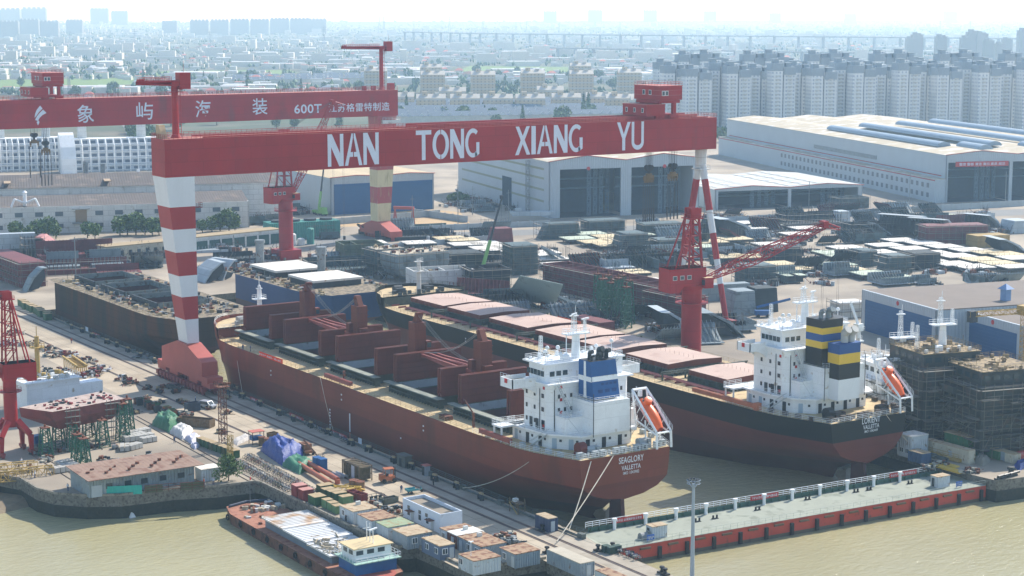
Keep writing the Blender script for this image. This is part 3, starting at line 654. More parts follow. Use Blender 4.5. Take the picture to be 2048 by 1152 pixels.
for x,y,h,r in((-2,9.8,1.5,.4),(-1,8.6,1.2,.3),(.3,9.6,1.9,.6),(1.6,9.0,1.6,.45),(1.8,10.6,1.2,.3),(-2.6,8.2,1,.25)):
 pi.tube((x,y,33.2),(x,y,33.2+h),r,n=10);pi.tube((x,y,33.2+h),(x+.2,y-.9,33.5+h),r*1.05,n=10)
pi.build('exhaust_pipe',dsteel,fo)
rudder(sg,6.2,-2.6,3.4,mat('rudder_red',(.075,.022,.022),rough=.6,var=.2))
lifeboat('lifeboat','orange lifeboat on the davit of the red ship with the blue funnel',(SX+9.2,SY+4.0,WZ+21.6),0,0,'free-fall lifeboats')
mk=mat('mark_white','#d8dcdf',var=.05)
def on_transom(txt,u0,v0,u1,v1,hgt,y,root,bold=.012):
 a,b=YP(u0,v0,y),YP(u1,v1,y);o=Vector(root.location)
 text(txt,'lettering',mk,root,a-o,(1,0,0),(0,0,1),(b-a).x,hgt,bold,.05)
on_transom('SEAGLORY',1237.5,928.5,1287,919,1.3,SY,sg);on_transom('VALLETTA',1243,941.5,1281,935,.95,SY,sg);on_transom('IMO 1043982',1246,950,1278,944.5,.62,SY,sg,.008)
draught_marks(sg,[(-16.12,96,-1,8.5,14,1),(-16.12,62,8.3,8.3,1,1),(-16.12,128,11.5,12.6,2,1),(-16.12,90,12.0,13.2,2,1),(-16.12,52,12,13,2,1)])
on=MB();on.box((-16.12,86,5.2),(.1,.45,4.4));on.build('draught_board',mk,sg)
on=MB();on.box((-16.13,86,.4),(.1,.45,4.6));on.build('draught_board',mat('mark_orange',(.5,.12,.04)),sg)
fm=MB();y=LS-12;z=SZD+2.5;fm.tube((-1,y,z),(-1,y,z+9.5),.75,.6,10);fm.box((-1,y,z+6.6),(3.6,2.2,.2));fm.rail([(-2.7,y-1,z+6.8),(.7,y-1,z+6.8),(.7,y+1,z+6.8),(-2.7,y+1,z+6.8)],1,1,.05);fm.tube((-1,y,z+9.5),(-1,y,z+13),.12,n=5);fm.box((-1,y,z+9.5),(1.6,1.0,.2));fm.lathe((-1,y,z+9.7),[(.4,0),(.5,.5),(.2,1)],8)
fm.build('foremast',white,sg,smooth=35)
wl=MB()
for s in(-1,1):
 wl.tube((s*4.6-1.4,LS-8,z+.9),(s*4.6+1.4,LS-8,z+.9),.9,n=12);wl.box((s*4.6,LS-10.2,z),(3,1.2,1.3));wl.box((s*7.6,LS-11.5,z),(.8,1.4,1.1));wl.tube((s*4,LS-5,z),(s*4,LS-5,z+1),.3,n=8)
for k in range(5):wl.box((-6+3*k,LS-13.6,z),(.9,.7,1.0+.3*(k%2)))
wl.build('windlass',mat('windlass_grey','#8c8f8d',var=.2),sg,smooth=35)
fr=MB();P0=[(hbS(y_)*1.02,y_)for y_ in(LS-14.5,LS-11,LS-7.5,LS-4.5,LS-2.4,LS-.8)]
for s in(-1,1):fr.rail([Vector((s*x,y_,SZD+3.4))for x,y_ in P0],.8,1.6,.06,0,1)
fr.rail([(-hbS(LS-15)+.3,LS-14.8,z),(hbS(LS-15)-.3,LS-14.8,z)],1.05,1.6,.06,0,2);fr.build('bow_railing',white,sg)
for y0,y1 in((18,29.5),(86,99)):gw=MB();gw.box((-15.6,(y0+y1)/2,SZD+.5),(.8,y1-y0,.9));gw.rail([(-15.95,y0,SZD+.2),(-15.95,y1,SZD+.2)],1.3,1.3,.08,0,1);gw.build('gangway',mat('gangway_red',(.27,.07,.05),var=.15),sg)
crn=MB();crn.tube((-13.2,36,SZD),(-13.2,36,SZD+3.2),.3,n=8);crn.bar((-13.2,36,SZD+3),(-12.4,41,SZD+5),.3);crn.tube((-14,92.5,SZD),(-14,92.5,SZD+2.8),.35,n=8);crn.box((-14,46,SZD),(1.8,3,.9));crn.build('provision_crane',rust,sg)
bn=MB();a,b=XP(519,705,SX-15.9),XP(566,724.5,SX-15.9)
bn.quad((0,b.y-a.y,-1.05),(0,0,-1.05),(0,0,.12),(0,b.y-a.y,.12))
bo=bn.build('cloth_banner',mat('banner_orange',(.85,.06,.012),rough=.8,var=.05),None,loc=(SX-16.0,a.y,WZ+SZD+1.0));tag(bo,'long orange-red cloth banner tied to the rail near the red ship bow','banner')
text('安全生产 质量第一 精心施工','lettering',mk,bo,(-.03,0,-.75),(0,-1,0),(0,0,1),abs(b.y-a.y)-.6,.5,.01,.0)
LX,LY,LZD=275.0,278.5,15.5
lo=thing('bulk_carrier','black and red bulk carrier with seven closed pink hatch covers and yellow blue striped funnel','cargo ship',(LX,LY,WZ))
LL=206
hm,deck=hull_mesh(LL,16.1,LZD,5.4,11.1,fc=3.4)
hm2=banded('hull_black_red',[(-4,(.085,.022,.017)),(4.5,(.145,.036,.024)),(11.1,(.010,.013,.013))],var=.14,sc=.04,st=(1,1,.25),rough=.38)
seam(hm2,11,2.3,.86,.08);hm2.node_tree.nodes['Principled BSDF'].inputs['Specular IOR Level'].default_value=.2;hm.build('hull',hm2,lo,smooth=28)
do,hbL=deck_with_holds(deck,LZD,0,LL*.915,[],8,'main_deck',sand,lo,0)
fd=deck_mesh(deck,LZD+2.5,LL*.915,LL);fd.quad((-hbL(LL*.915),LL*.915,LZD),(hbL(LL*.915),LL*.915,LZD),(hbL(LL*.915),LL*.915,LZD+2.5),(-hbL(LL*.915),LL*.915,LZD+2.5),1)
fd.build('forecastle_deck',[sand,cgreen],lo)
deck_rails(lo,hbL,LZD,34,LL*.91,MATS['rail_tan'])
pink=mat('cover_sunlit_pink',(.50,.365,.30),rough=.85,var=.07,sc=.12,col2=(.38,.25,.20),amt=.2)  # sunlight on red primer put into the top colour, with a dusty tone
for a,b in((38,51.5),(60,76.5),(82,97.0),(99.8,116.9),(121.2,139.9),(145.2,162.2),(165,183.2)):
 c=MB();hw=8.0;z=LZD
 c.box((0,(a+b)/2,z),(2*hw,b-a,1.75));n=int((b-a)/1.3)
 for s in(-1,1):
  for k in range(n+1):c.box((s*(hw+.5),a+(b-a)*k/n,z),(1.0,.12,1.5))
 for k in range(12):
  for y in(a-.45,b+.45):c.box((-hw+2*hw*(k+.5)/12,y,z),(.12,.9,1.5))
 co=c.build('hatch_coaming',cgreen,lo)
 h=MB();e=.35;mid=.35
 for s in(-1,1):
  vs=[(0,a-e,z+1.8),(s*(hw+e),a-e,z+1.8),(s*(hw+e),b+e,z+1.8),(0,b+e,z+1.8),(0,a-e,z+2.95+mid),(s*(hw+e),a-e,z+2.95),(s*(hw+e),b+e,z+2.95),(0,b+e,z+2.95+mid)]
  fs=[(0,1,5,4),(1,2,6,5),(2,3,7,6)]
  if s<0:fs=[tuple(reversed(q))for q in fs]
  h.add(vs,fs,1);q=(4,5,6,7);h.add(vs,[q if s>0 else tuple(reversed(q))],0)
 for k in range(9):
  for s in(-1,1):h.box((s*(hw+e+.05),a+(b-a)*(k+.5)/9,z+1.9),(.12,.25,.9),0,1)
  h.bar((0.3,a+(b-a)*(k+.5)/9,z+3.3),(0.3,a+(b-a)*(k+.5)/9,z+4.1),.05,1)
 h.build('hatch_cover',[pink,ox],lo)
pp=MB()
for k in range(4):
 for s in(-1,1):pp.tube((s*(10.2+k*.5),34,LZD+.6),(s*(10.2+k*.5),LL*.88,LZD+.6),.13,n=6)
for y in range(36,192,4):pp.box((-11,y,LZD),(2.6,.25,.5));pp.box((11,y,LZD),(2.6,.25,.5))
pp.build('deck_pipe',mat('pipe_red',(.25,.07,.06),rough=.6,var=.2),lo)
xp=MB()
for y in(56,79.5,98.4,119,142.5,163.6):
 xp.tube((-13.5,y,LZD+2.1),(13.5,y,LZD+2.1),.16,n=6);xp.tube((-13.5,y+.6,LZD+1.5),(13.5,y+.6,LZD+1.5),.12,n=6);xp.rail([(-12,y-.8,LZD+1.2),(12,y-.8,LZD+1.2)],1,2,.06)
 for x in(-13,-6,0,6,13):xp.box((x,y,LZD),(.35,.35,2.2))
 xp.box((-4,y,LZD),(1.6,1.2,1.8));xp.box((3.5,y+.4,LZD),(1.2,1.2,1.4))
xp.build('cross_deck_pipe',cgreen,lo)
PL=dict(PS);PL.update(zd=LZD,adeck=18.6,poop=[(-7,9.4),(8,9.4),(10.8,13),(11.6,22),(11.6,27),(-11.6,27),(-11.6,20),(-10.4,13)],aplan=[(-7.6,8.4),(9.2,8.4),(11.8,12.6),(12.4,22),(12.4,27.6),(-12.4,27.6),(-12.4,20),(-11.2,12.6)],awing=15.2,front=28.2,main=(-11.2,11.2,14.6,25.2),bdeck=29.0,casing=(-6.2,5.6,7.6,14.5,25.8),step=3.2,wing=(21.0,25.4),wheel=(-9.8,9.8,17.6,26.2,32.8),seed=5,mast=(0,21.2),mast_top=42.4,davit=(11.0,4.0),davit_top=26.0,edge=deck,gear='#41352c',winch='#22211f')
house(lo,PL)
fb=[(26.0,(.012,.013,.014)),(30.0,(.72,.47,.03)),(31.5,(.015,.075,.25)),(33.1,(.72,.47,.03)),(34.5,(.012,.013,.014))]
f=MB();f.prism([(-6.3,8.6),(-.4,8.6),(1.5,10.4),(1.5,13.8),(-6.3,13.8)],26.15,36.3)
fo=f.build('funnel',banded('funnel_bands',fb,var=.04),lo)
f2=MB();f2.prism([(-4.9,4.6),(1.3,4.6),(1.9,5.4),(1.9,8.2),(-4.9,8.2)],18.97,31.4)
fo2=f2.build('scrubber_tower',banded('tower_bands',[(18,'#dfe3e4'),(23.6,(.012,.013,.014)),(27.0,(.72,.47,.03)),(29.2,(.015,.075,.25))],var=.05),lo)
pi=MB()
for x in(-1.8,.2):pi.tube((x,6.4,31.4),(x,6.4,33.6),.85,n=12);pi.tube((x,6.4,33.3),(x,5.2,34.4),.95,.9,12)
pi.build('exhaust_bend',mat('duct_grey','#b3b2ab',var=.15),fo2,smooth=40)
pi=MB()
for x,y,h,r in((-4.6,11,1.6,.5),(-3,10.4,1.9,.6),(-1.4,11.4,1.5,.5),(-.2,12.4,1.2,.4)):pi.tube((x,y,36.2),(x,y,36.2+h),r,n=10);pi.tube((x,y,36.1+h),(x+.3,y-.9,36.5+h),r*1.1,n=10)
pi.build('exhaust_pipe',steel,fo)
cr=MB();cr.tube((4.4,8.6,25.8),(4.4,8.6,33.5),.6,.5,10);cr.box((4.4,8.6,33),(1.6,1.6,1.6));cr.bar((4.4,8.6,34.2),(3.6,10.4,39),.5);cr.rail([(3.4,7.6,33),(5.4,7.6,33),(5.4,9.6,33)],1,1,.06);cr.build('provision_crane',white,lo)
rudder(lo,5.3,-2.6,3.4,MATS['rudder_red'])
lifeboat('lifeboat','orange lifeboat on the davit of the black ship with striped funnel',(LX+11.0,LY+4.4,WZ+21.3),0,0,'free-fall lifeboats')
on_transom('LORIENT',1724,849,1760,839,1.35,LY,lo);on_transom('VALLETTA',1726,859.5,1758,852,.95,LY,lo);on_transom('IMO 1043449',1728.5,866.3,1755,861.5,.6,LY,lo,.008)
draught_marks(lo,[(-16.12,105,-1,9.5,14,1),(-16.12,62,12.2,13.2,2,1),(-16.12,66,8,8.6,1,1),(-16.12,140,12.4,13.2,2,1)])
gw=MB();gw.box((-15.6,30,LZD+.5),(.9,22,.9));gw.box((-15.6,18.7,LZD+.2),(1.4,1.2,1.6));gw.rail([(-15.95,20,LZD+.2),(-15.95,40,LZD+.2)],1.3,1.4,.08);gw.build('gangway',mat('gangway_orange',(.40,.13,.06),var=.15),lo)
z=LZD+2.5;fm=MB();fm.tube((0,193,z),(0,193,z+10),.75,.55,10);fm.box((0,193,z+6.4),(3.2,2.2,.2));fm.box((0,193,z+9.4),(2.4,1.8,.2));fm.rail([(-1.6,192,z+6.6),(1.6,192,z+6.6),(1.6,194,z+6.6)],1,1,.06);fm.rail([(-1.2,192.1,z+9.6),(1.2,192.1,z+9.6),(1.2,193.9,z+9.6)],1,1,.06);fm.build('foremast',offwhite,lo,smooth=35)
wl=MB()
for s in(-1,1):wl.tube((s*4.6-1.4,198,z+1),(s*4.6+1.4,198,z+1),1.0,n=12);wl.box((s*5,195.6,z),(3,1.4,1.4));wl.box((s*8.0,194,z),(.9,1.4,1.1))
for k in range(8):wl.box((-8+2.2*k,190.5+(k%3),z),(1.0,.8,1.0+.4*(k%2)))
wl.build('windlass',dsteel,lo,smooth=35)
fr=MB();P0=[(hbL(y_)*1.02,y_)for y_ in(190,195,198.5,201.5,203.8,205.3)]
for s in(-1,1):fr.rail([Vector((s*x,y_,LZD+3.4))for x,y_ in P0],.9,1.6,.07,0,1)
fr.rail([(-hbL(189.5)+.3,189.5,z),(hbL(189.5)-.3,189.5,z)],1.05,1.6,.07,0,2);fr.build('bow_railing',cgreen,lo)
bn=MB();a,b=XP(1115,634,LX+15.9),XP(1162,646,LX+15.9)
bn.quad((0,b.y-a.y,-1.1),(0,0,-1.1),(0,0,.1),(0,b.y-a.y,.1))
tag(bn.build('cloth_banner',MATS['banner_orange'],None,loc=(LX+15.9,a.y,WZ+LZD+1.0)),'blank orange-red cloth banner on the far rail of the black ship','banner')
def sagline(name,a,b,sag,m,wd,label,group):
 k=MB();a,b=Vector(a),Vector(b);prev=Vector((0,0,0));n=10
 for i in range(1,n+1):
  t=i/n;q=(b-a)*t-Vector((0,0,sag*4*t*(1-t)));k.bar(prev,q,wd);prev=q
 return tag(k.build(name,m,None,loc=a),label,'rope',group)
qb=G(1118,1076,.5)
sagline('mooring_line',YP(1183,919,SY+.3),G(1137,1062,.6),.5,rope,.16,'pale rope from the left corner of the red ship stern to the quay','mooring ropes')
sagline('mooring_line',YP(1228,909,SY+.3),G(1113,1083,.5),.4,rope,.16,'pale rope from the middle of the red ship stern to the quay','mooring ropes')
sagline('mooring_line',XP(1082,905,SX-14),G(925,976,.6),1.6,rope,.10,'thin rope from the red ship quarter down to the quay railing','mooring ropes')
sagline('mooring_line',XP(640,752,SX-16.3),G(668,866,.6),.8,rope,.08,'thin rope from the red ship side amidships to the quay edge','mooring ropes')
sagline('mooring_line',XP(470,692,SX-14.5),G(486,792,.6),.6,rope,.08,'thin rope from the red ship bow side down to the quay edge','mooring ropes')
sagline('mooring_line',YP(1772,829,LY-.1),G(1838,905,.6),.5,rope,.10,'thin rope from the black ship stern to the right quay','mooring ropes')
# gantry cranes
def letter_polys(ch):
 P=[]
 if ch=='N':P=[[(0,0),(.22,0),(.22,.60),(.72,0),(1,0),(1,1),(.78,1),(.78,.40),(.28,1),(0,1)]]
 elif ch=='A':
  h=[(0,0),(.19,0),(.28,.27),(.475,.27),(.475,.42),(.335,.42),(.475,.86),(.475,1),(.40,1)]
  P=[h,[(1-x,y)for x,y in reversed(h)]]
 elif ch=='T':P=[[(.38,0),(.62,0),(.62,.85),(1,.85),(1,1),(0,1),(0,.85),(.38,.85)]]
 elif ch=='I':P=[[(.0,0),(1,0),(1,1),(0,1)]]
 elif ch=='X':P=[[(0,0),(.24,0),(.5,.38),(.76,0),(1,0),(.63,.52),(.97,1),(.74,1),(.5,.67),(.26,1),(.03,1),(.37,.52)]]
 elif ch=='Y':P=[[(.39,0),(.61,0),(.61,.42),(1,1),(.77,1),(.5,.58),(.23,1),(0,1),(.39,.42)]]
 elif ch in 'OGU':
  def arc(a0,a1,cy,ry,n=18,cx=.5,rx=.5,tx=.21,ty=.15):
   o=[(cx+rx*math.cos(R(a0+(a1-a0)*i/n)),cy+ry*math.sin(R(a0+(a1-a0)*i/n)))for i in range(n+1)]
   i_=[(cx+(rx-tx)*math.cos(R(a0+(a1-a0)*i/n)),cy+(ry-ty)*math.sin(R(a0+(a1-a0)*i/n)))for i in range(n+1)]
   return o+i_[::-1]
  if ch=='O':P=[arc(93,267,.5,.5),arc(-87,87,.5,.5)]
  if ch=='G':P=[arc(52,305,.5,.5,rx=.55,cx=.55),[(.78,.04),(1,.12),(1,.52),(.78,.52)],[(.7,.02),(.80,.04),(.80,.19),(.7,.17)]]
  if ch=='U':P=[arc(180,360,.28,.28,ty=.16)+[],[(0,.28),(.21,.28),(.21,1),(0,1)],[(.79,.28),(1,.28),(1,1),(.79,1)]]
 return P
def word(txt,widths,gap,quad,y,m,parent,org):
 """stencil letters on the girder face; quad = pixel corners (left, bottom) and (right, top)"""
 a,b=YP(quad[0],quad[1],y),YP(quad[2],quad[3],y);W,H=b.x-a.x,b.z-a.z
 tot=sum(widths)+gap*(len(widths)-1);x=0;k=MB()
 for ch,wd in zip(txt,widths):
  w_=wd/tot*W
  for poly in letter_polys(ch):
   pts=[Vector((a.x+x+p[0]*w_-org[0],y-.06-org[1],a.z+p[1]*H-org[2]))for p in poly]
   tr=tessellate_polygon([[Vector((q.x,q.z,0))for q in pts]]);k.add(pts,[tuple(t)for t in tr])
  x+=w_+gap/tot*W
 return k.build('lettering',m,parent)
letw=mat('letter_white','#d3dbe6',var=.04,rough=.6)
def slew_crane(gt,x,y,z,h,jib,ang,cw=4.2):
 """light service crane standing on a girder"""
 p=MB();p.tube((x,y,z),(x,y,z+h),.95,.85,10);p.tube((x,y,z),(x,y,z+.9),1.5,1.0,10)
 for k in range(10):p.bar((x+1.0,y,z+1+k*h/11),(x+1.6,y,z+1+k*h/11),.12)
 p.bar((x+1.6,y,z),(x+1.6,y,z+h),.1);p.box((x,y,z+h-1.8),(3.4,3.4,.15));p.rail([(x-1.6,y-1.6,z+h-1.6),(x+1.6,y-1.6,z+h-1.6),(x+1.6,y+1.6,z+h-1.6)],1,1.2,.07)
 p.build('mast',red,gt,smooth=35)
 j=MB();zz=z+h;e=jib
 d=Vector((math.cos(ang),math.sin(ang),0));n=Vector((-d.y,d.x,0));o=Vector((x,y,zz))
 j.box((x,y,zz-.2),(2.4,2.4,1.2),ang)
 for s in(-.7,.7):
  a=o+n*s;j.add([a-d*2+Vector((0,0,-.1)),a+d*e+Vector((0,0,.5)),a+d*e+Vector((0,0,1.0)),a-d*2+Vector((0,0,1.2))],[(0,1,2,3),(3,2,1,0)]);j.bar(a-d*2+Vector((0,0,0)),a+d*e+Vector((0,0,.5)),.4);j.bar(a-d*2+Vector((0,0,1)),a+d*e+Vector((0,0,.9)),.4)
  j.rail([a+d*1+Vector((0,0,1.1)),a+d*e*.96+Vector((0,0,.95))],1.1,1.0,.07,0,2)
 j.box(o+d*(e-1)+Vector((0,0,.6)),(1.6,1.4,1.0),ang);j.build('jib',red,gt)
 c=MB();c.box(o-d*(cw-.2)+Vector((0,0,-1.0)),(3.0,2.8,4.2),ang);c.bar(o-d*cw,o-d*cw+Vector((0,0,6.2)),.06);c.build('counterweight',red,gt)
def trolley(gt,x,y,zg,wins=True,s=1):
 t=MB()
 for dx in(-2.8,2.8):
  for dy in(-4.2,4.2):t.box((x+dx,y+dy,zg+.1),(1.1,1.1,5.0));t.box((x+dx,y+dy,zg),(3.0,.9,1.1))
 t.box((x,y,zg+4.6),(8.0,11.4,.9));t.box((x,y,zg+.9),(7,8.8,.5));t.build('trolley_frame',red,gt)
 u=MB();u.box((x,y,zg+5.6),(8.4,13,4.2));u.box((x,y,zg+9.8),(8.8,13.4,.15),mi=1)
 for k in(1.4,2.9):u.box((x,y-6.53,zg+5.6+k),(8.4,.05,.07),mi=2);u.box((x-4.23,y,zg+5.6+k),(.05,13,.07),mi=2)
 u.rail([(x-4.2,y-6.5,zg+9.9),(x+4.2,y-6.5,zg+9.9),(x+4.2,y+6.5,zg+9.9),(x-4.2,y+6.5,zg+9.9),(x-4.2,y-6.5,zg+9.9)],1.1,1.4,.07)
 uo=u.build('machinery_house',[red,mat('house_roof',(.45,.12,.09)),mat('seam_pale',(.5,.2,.2))],gt)
 g=MB();gf=MB()
 for k in(-3.0,-1.7):gf.box((x+k,y-6.54,zg+6.9),(1.15,.08,1.5));g.box((x+k,y-6.59,zg+7.05),(.85,.06,1.2))
 for k in(-1.5,1.6):gf.box((x-4.24,y+k,zg+7.1),(.08,1.3,1.5));g.box((x-4.29,y+k,zg+7.25),(.06,1.0,1.2))
 gf.build('window_frame',white,uo);g.build('window',glass,uo)
 l=MB();l.box((x-5.4,y,zg+.9),(7.0,12.0,3.4));l.box((x-5.4,y,zg+4.3),(7.4,12.4,.12),mi=1);lo_=l.build('lower_house',[red,MATS['house_roof']],gt)
 g=MB();gf=MB()
 for k in(-4,0,4):gf.box((x-8.94,y+k,zg+1.9),(.08,1.0,1.4));g.box((x-8.99,y+k,zg+2.05),(.06,.7,1.1))
 gf.build('window_frame',white,lo_);g.build('window',glass,lo_)
def hook_block(name,label,top,z,wires,spread=True,n=4,group='hook blocks under the gantry cranes'):
 """block hanging on wires from height `top`"""
 h=thing(name,label,'hook block',(top[0],top[1],z),0,group)
 b=MB();b.box((0,0,2.1),(1.8,.9,1.6));b.tube((-.6,-.7,3.1),(-.6,.7,3.1),.8,n=12);b.tube((.6,-.7,3.1),(.6,.7,3.1),.8,n=12);b.box((0,0,.9),(.7,.7,1.4));b.build('sheave_block',dsteel,h)
 s=MB();s.box((0,0,-.1),(3.4,1.0,.8));s.box((0,0,.7),(1.8,1.0,.6))
 for k in range(n):x=-1.5+3.0*k/(n-1);s.box((x,0,-.9),(.45,1.0,.9));s.box((x,0,-1.5),(.35,.5,.5))
 s.build('spreader',mat('hook_brass',(.16,.10,.035),rough=.5,var=.25),h)
 w_=MB()
 for k in range(wires):x=-1.2+2.4*k/max(1,wires-1);w_.bar((x,.3*(-1)**k,3.2),(x*1.1,.5*(-1)**k,top[2]-z),.09)
 w_.build('hoist_rope',wire,h)
 l=MB()
 for k in range(n):
  x=-2.0+4.0*k/(n-1)
  for q in(-.35,.35):l.bar((x+q*.4,q*.6,-1.4),(x*1.05+q,q*2,-12-1.5*(k%2)),.08)
  l.bar((x,0,-9.5),(x,0,-13.5),.35)
 l.build('lifting_sling',wire,h)
 return h
gy0,gy1,gz0,gz1=436.3,445.2,55.6,65.4;gx0,gx1=179.6,361.8
gt=thing('gantry_crane','huge red gantry crane lettered NAN TONG XIANG YU with striped leg straddling the dock','gantry crane',(185.8,440.7,0));GO=Vector((185.8,440.7,0))
def gb(mb,name,m,**k):mb.shift(-GO);return mb.build(name,m,gt,**k)
g=MB();g.box(((gx0+gx1)/2,(gy0+gy1)/2,gz0),(gx1-gx0,gy1-gy0,gz1-gz0),0,0,1)
gird=gb(g,'girder',[red,mat('girder_top',(.42,.14,.10),rough=.7,var=.15,sc=.5)])
r=MB();z=gz1;r.rail([(gx0,gy0,z),(gx1,gy0,z)],1.2,1.25,.075,0,2);r.rail([(gx0,gy1,z),(gx1,gy1,z)],1.2,1.5,.075,0,2);r.rail([(gx0,gy0,z),(gx0,gy1,z)],1.2,1.2,.075,0,2);r.rail([(gx1,gy0,z),(gx1,gy1,z)],1.2,1.2,.075)
for y in(gy0+.9,gy1-.9):r.box(((gx0+gx1)/2+4,y,z),(gx1-gx0-14,.5,.35))
for y in(gy0+1.4,gy1-1.4):r.box((305,y,z+.3),(100,.3,.9))
gb(r,'girder_railing',red)
gb(MB().box((190.0,440.7,gz1),(1,1,.05)),'mast_plate',red)
GP=thing
for txt,wd,q in(('NAN',(1,1.12,1.0),(655.6,333.6,757.0,264.6)),('TONG',(1.0,1.08,.92,.95),(831.8,321.0,958.4,256.0)),('XIANG',(1.02,.30,1.08,.95,.98),(1030.0,310.6,1165.2,247.8)),('YU',(1.02,.92),(1233.3,301.5,1287.8,242.6))):
 word(txt,wd,.075,q,gy0,letw,gt,GO)
gb_trolley=[]
n0=len(COL.objects)
trolley_x=YP(1320.5,190,434.2).x+4.2
before=set(COL.objects)
trolley(gt,trolley_x,440.7,gz1+.3);slew_crane(gt,184.6,440.7,gz1,13.6,10.2,math.pi,2.6)
for o in set(COL.objects)-before:
 if o.type=='MESH' and o.parent==gt or(o.parent and o.parent.parent==gt):o.data.transform(Matrix.Translation(-GO))
c=MB();c.ext([(gy0+3,gz1),(gy0+7,gz1),(gy0+7,gz1+3.4),(gy0+5,gz1+3.4)],0,180.2,181.8);gb(c,'stair_house',mat('aged_yellow','#b99f78',var=.15))
zs=[11.6,17.9,24.0,29.7,35.8,41.8,47.8,gz0]
bands=[(0,(.42,.085,.06))]+[(zs[i],'#dcdfdf' if i%2==0 else(.36,.02,.02))for i in range(7)]
legm=banded('leg_stripes',bands,var=.05,sc=.3)
def legsec(z):
 k=(z-zs[0])/(gz0-zs[0]);x0=185.1+(179.7-185.1)*k;x1=188.2+(187.6-188.2)*k;hy=3.1+(4.4-3.1)*k
 return[(x0,440.7-hy,z),(x1,440.7-hy,z),(x1,440.7+hy,z),(x0,440.7+hy,z)]
l=MB();secs=[legsec(z)for z in zs]
for a,b in zip(secs,secs[1:]):l.add(a+b,[(0,1,5,4),(1,2,6,5),(2,3,7,6),(3,0,4,7)])
gb(l,'striped_leg',legm)
fl=MB();prof=[(427.4,4.6),(454.0,4.6),(454.0,8.6),(443.8,11.6),(437.6,11.6),(427.4,8.2)]
fl.ext(prof,0,184.4,188.8);gb(fl,'leg_foot',fred)
bs=MB();bs.box((186.6,440.7,3.2),(4.4,33,1.4))
for y in(426,434,447,455):bs.box((186.6,y,2.0),(3.8,5.4,1.3))
gb(bs,'sill_beam',fred)
for k in range(14):
 y=426.0+k*2.25
 for x in(184.0,187.2):bg_=MB();bg_.tube((x-.35,y,.55),(x+.35,y,.55),.5,n=10);bg_.box((x,y,.9),(1.2,1.5,1.2));gb(bg_,'wheel_bogie',dred)
st=MB();st.box((189.8,440.7,47.0),(2.4,2.4,.2));st.rail([(188.4,439.5,47.2),(191,439.5,47.2),(191,442,47.2)],1.1,1,.07);gb(st,'leg_platform',dred)
al=MB();ax=359.6
for y in(428.0,453.4):
 top=Vector((ax-.3,440.7+(-.9 if y<440 else .9),50.5));bot=Vector((ax+.4,y,2.6));cuts=[50.5,46,36.5,29.5,21.5,14.0,2.6]
 for i in range(6):
  a,b=top.lerp(bot,(50.5-cuts[i])/47.9),top.lerp(bot,(50.5-cuts[i+1])/47.9);al.tube(a,b,1.15-.05*i,n=14,mi=(1 if i in(1,3,5)else 0),cap=False)
gb(al,'hinged_leg',[mat('leg_white','#cfd2d2',var=.06),red],smooth=40)
ah=MB();ah.tube((ax-.3,440.7,49.5),(ax-.3,440.7,gz0),1.7,1.9,12);ah.box((ax-.3,440.7,49),(4.2,4.4,.3));ah.rail([(ax-2.3,438.6,49.3),(ax+1.7,438.6,49.3),(ax+1.7,442.8,49.3)],1.1,1.2,.08);gb(ah,'leg_hinge',offwhite)
ab=MB();ab.box((ax+.4,440.7,1.6),(2.2,34,1.8))
for k in range(12):y=426+k*2.7;ab.tube((ax-.2,y,.6),(ax+1,y,.6),.6,n=10);ab.box((ax+.4,y,.8),(1.1,1.7,1.0))
gb(ab,'sill_beam',dred)
bx=MB();bx.box((ax-2,446,2.6),(2.4,3.2,3));gb(bx,'power_cabinet',offwhite)
hook_block('hook_block','left brass hook block hanging below the NAN TONG XIANG YU girder',(338.9,440.7,gz1),47.4,10,n=6)
hook_block('hook_block','right brass hook block hanging below the NAN TONG XIANG YU girder',(348.2,440.7,gz1),47.5,8,n=4)
fy0,fy1,fz0,fz1=684.0,692.6,53.4,64.4;fx0,fx1=196.0,389.2
ft=thing('gantry_crane','hazier red gantry crane behind with Chinese lettering and 600T on its girder','gantry crane',(384.5,688.3,0));FO=Vector((384.5,688.3,0))
def fbld(mb,name,m,**k):mb.shift(-FO);return mb.build(name,m,ft,**k)
g=MB();g.box(((fx0+fx1)/2,688.3,fz0),(fx1-fx0,fy1-fy0,fz1-fz0),0,0,1);fbld(g,'girder',[red,MATS['girder_top']])
r=MB();r.rail([(fx0,fy0,fz1),(fx1,fy0,fz1)],1.3,1.6,.09,0,1);r.rail([(fx0,fy1,fz1),(fx1,fy1,fz1)],1.3,2,.09,0,1);fbld(r,'girder_railing',red)
before=set(COL.objects)
def ftext(s,u0,v0,u1,v1,bold):
 a,b=YP(u0,v1,fy0),YP(u1,v0,fy0);return text(s,'lettering',letw,ft,a,(1,0,0),(0,0,1),b.x-a.x,b.z-a.z,bold,.08)
for s,u0,v0,u1,v1 in(('象',155,209,187,246),('屿',273,204,305.5,240),('海',391,200,421.5,235),('装',505,196,534.5,230)):ftext(s,u0,v0,u1,v1,.007)
ftext('600T',588.5,207.5,643,227.5,.016);ftext('江苏格雷特制造',657,204,779,225,.008)
k=MB()
for q in([(69,236),(70,228),(73,220),(80,211),(85,217),(78,224),(73,231)],[(70,240),(74,232),(80,225),(86,219),(93,226),(85,230),(79,236),(76,242)],[(73,244),(77,241),(79,244),(76,251)]):
 pts=[YP(u,v,fy0)+Vector((0,-.08,0))for u,v in q];tr=tessellate_polygon([[Vector((p.x,p.z,0))for p in pts]]);k.add(pts,[tuple(t)for t in tr])
k.build('emblem',letw,ft)
trolley(ft,236,688.3,fz1+.2);slew_crane(ft,383.6,688.3,fz1,17.5,19,math.pi,3.6)
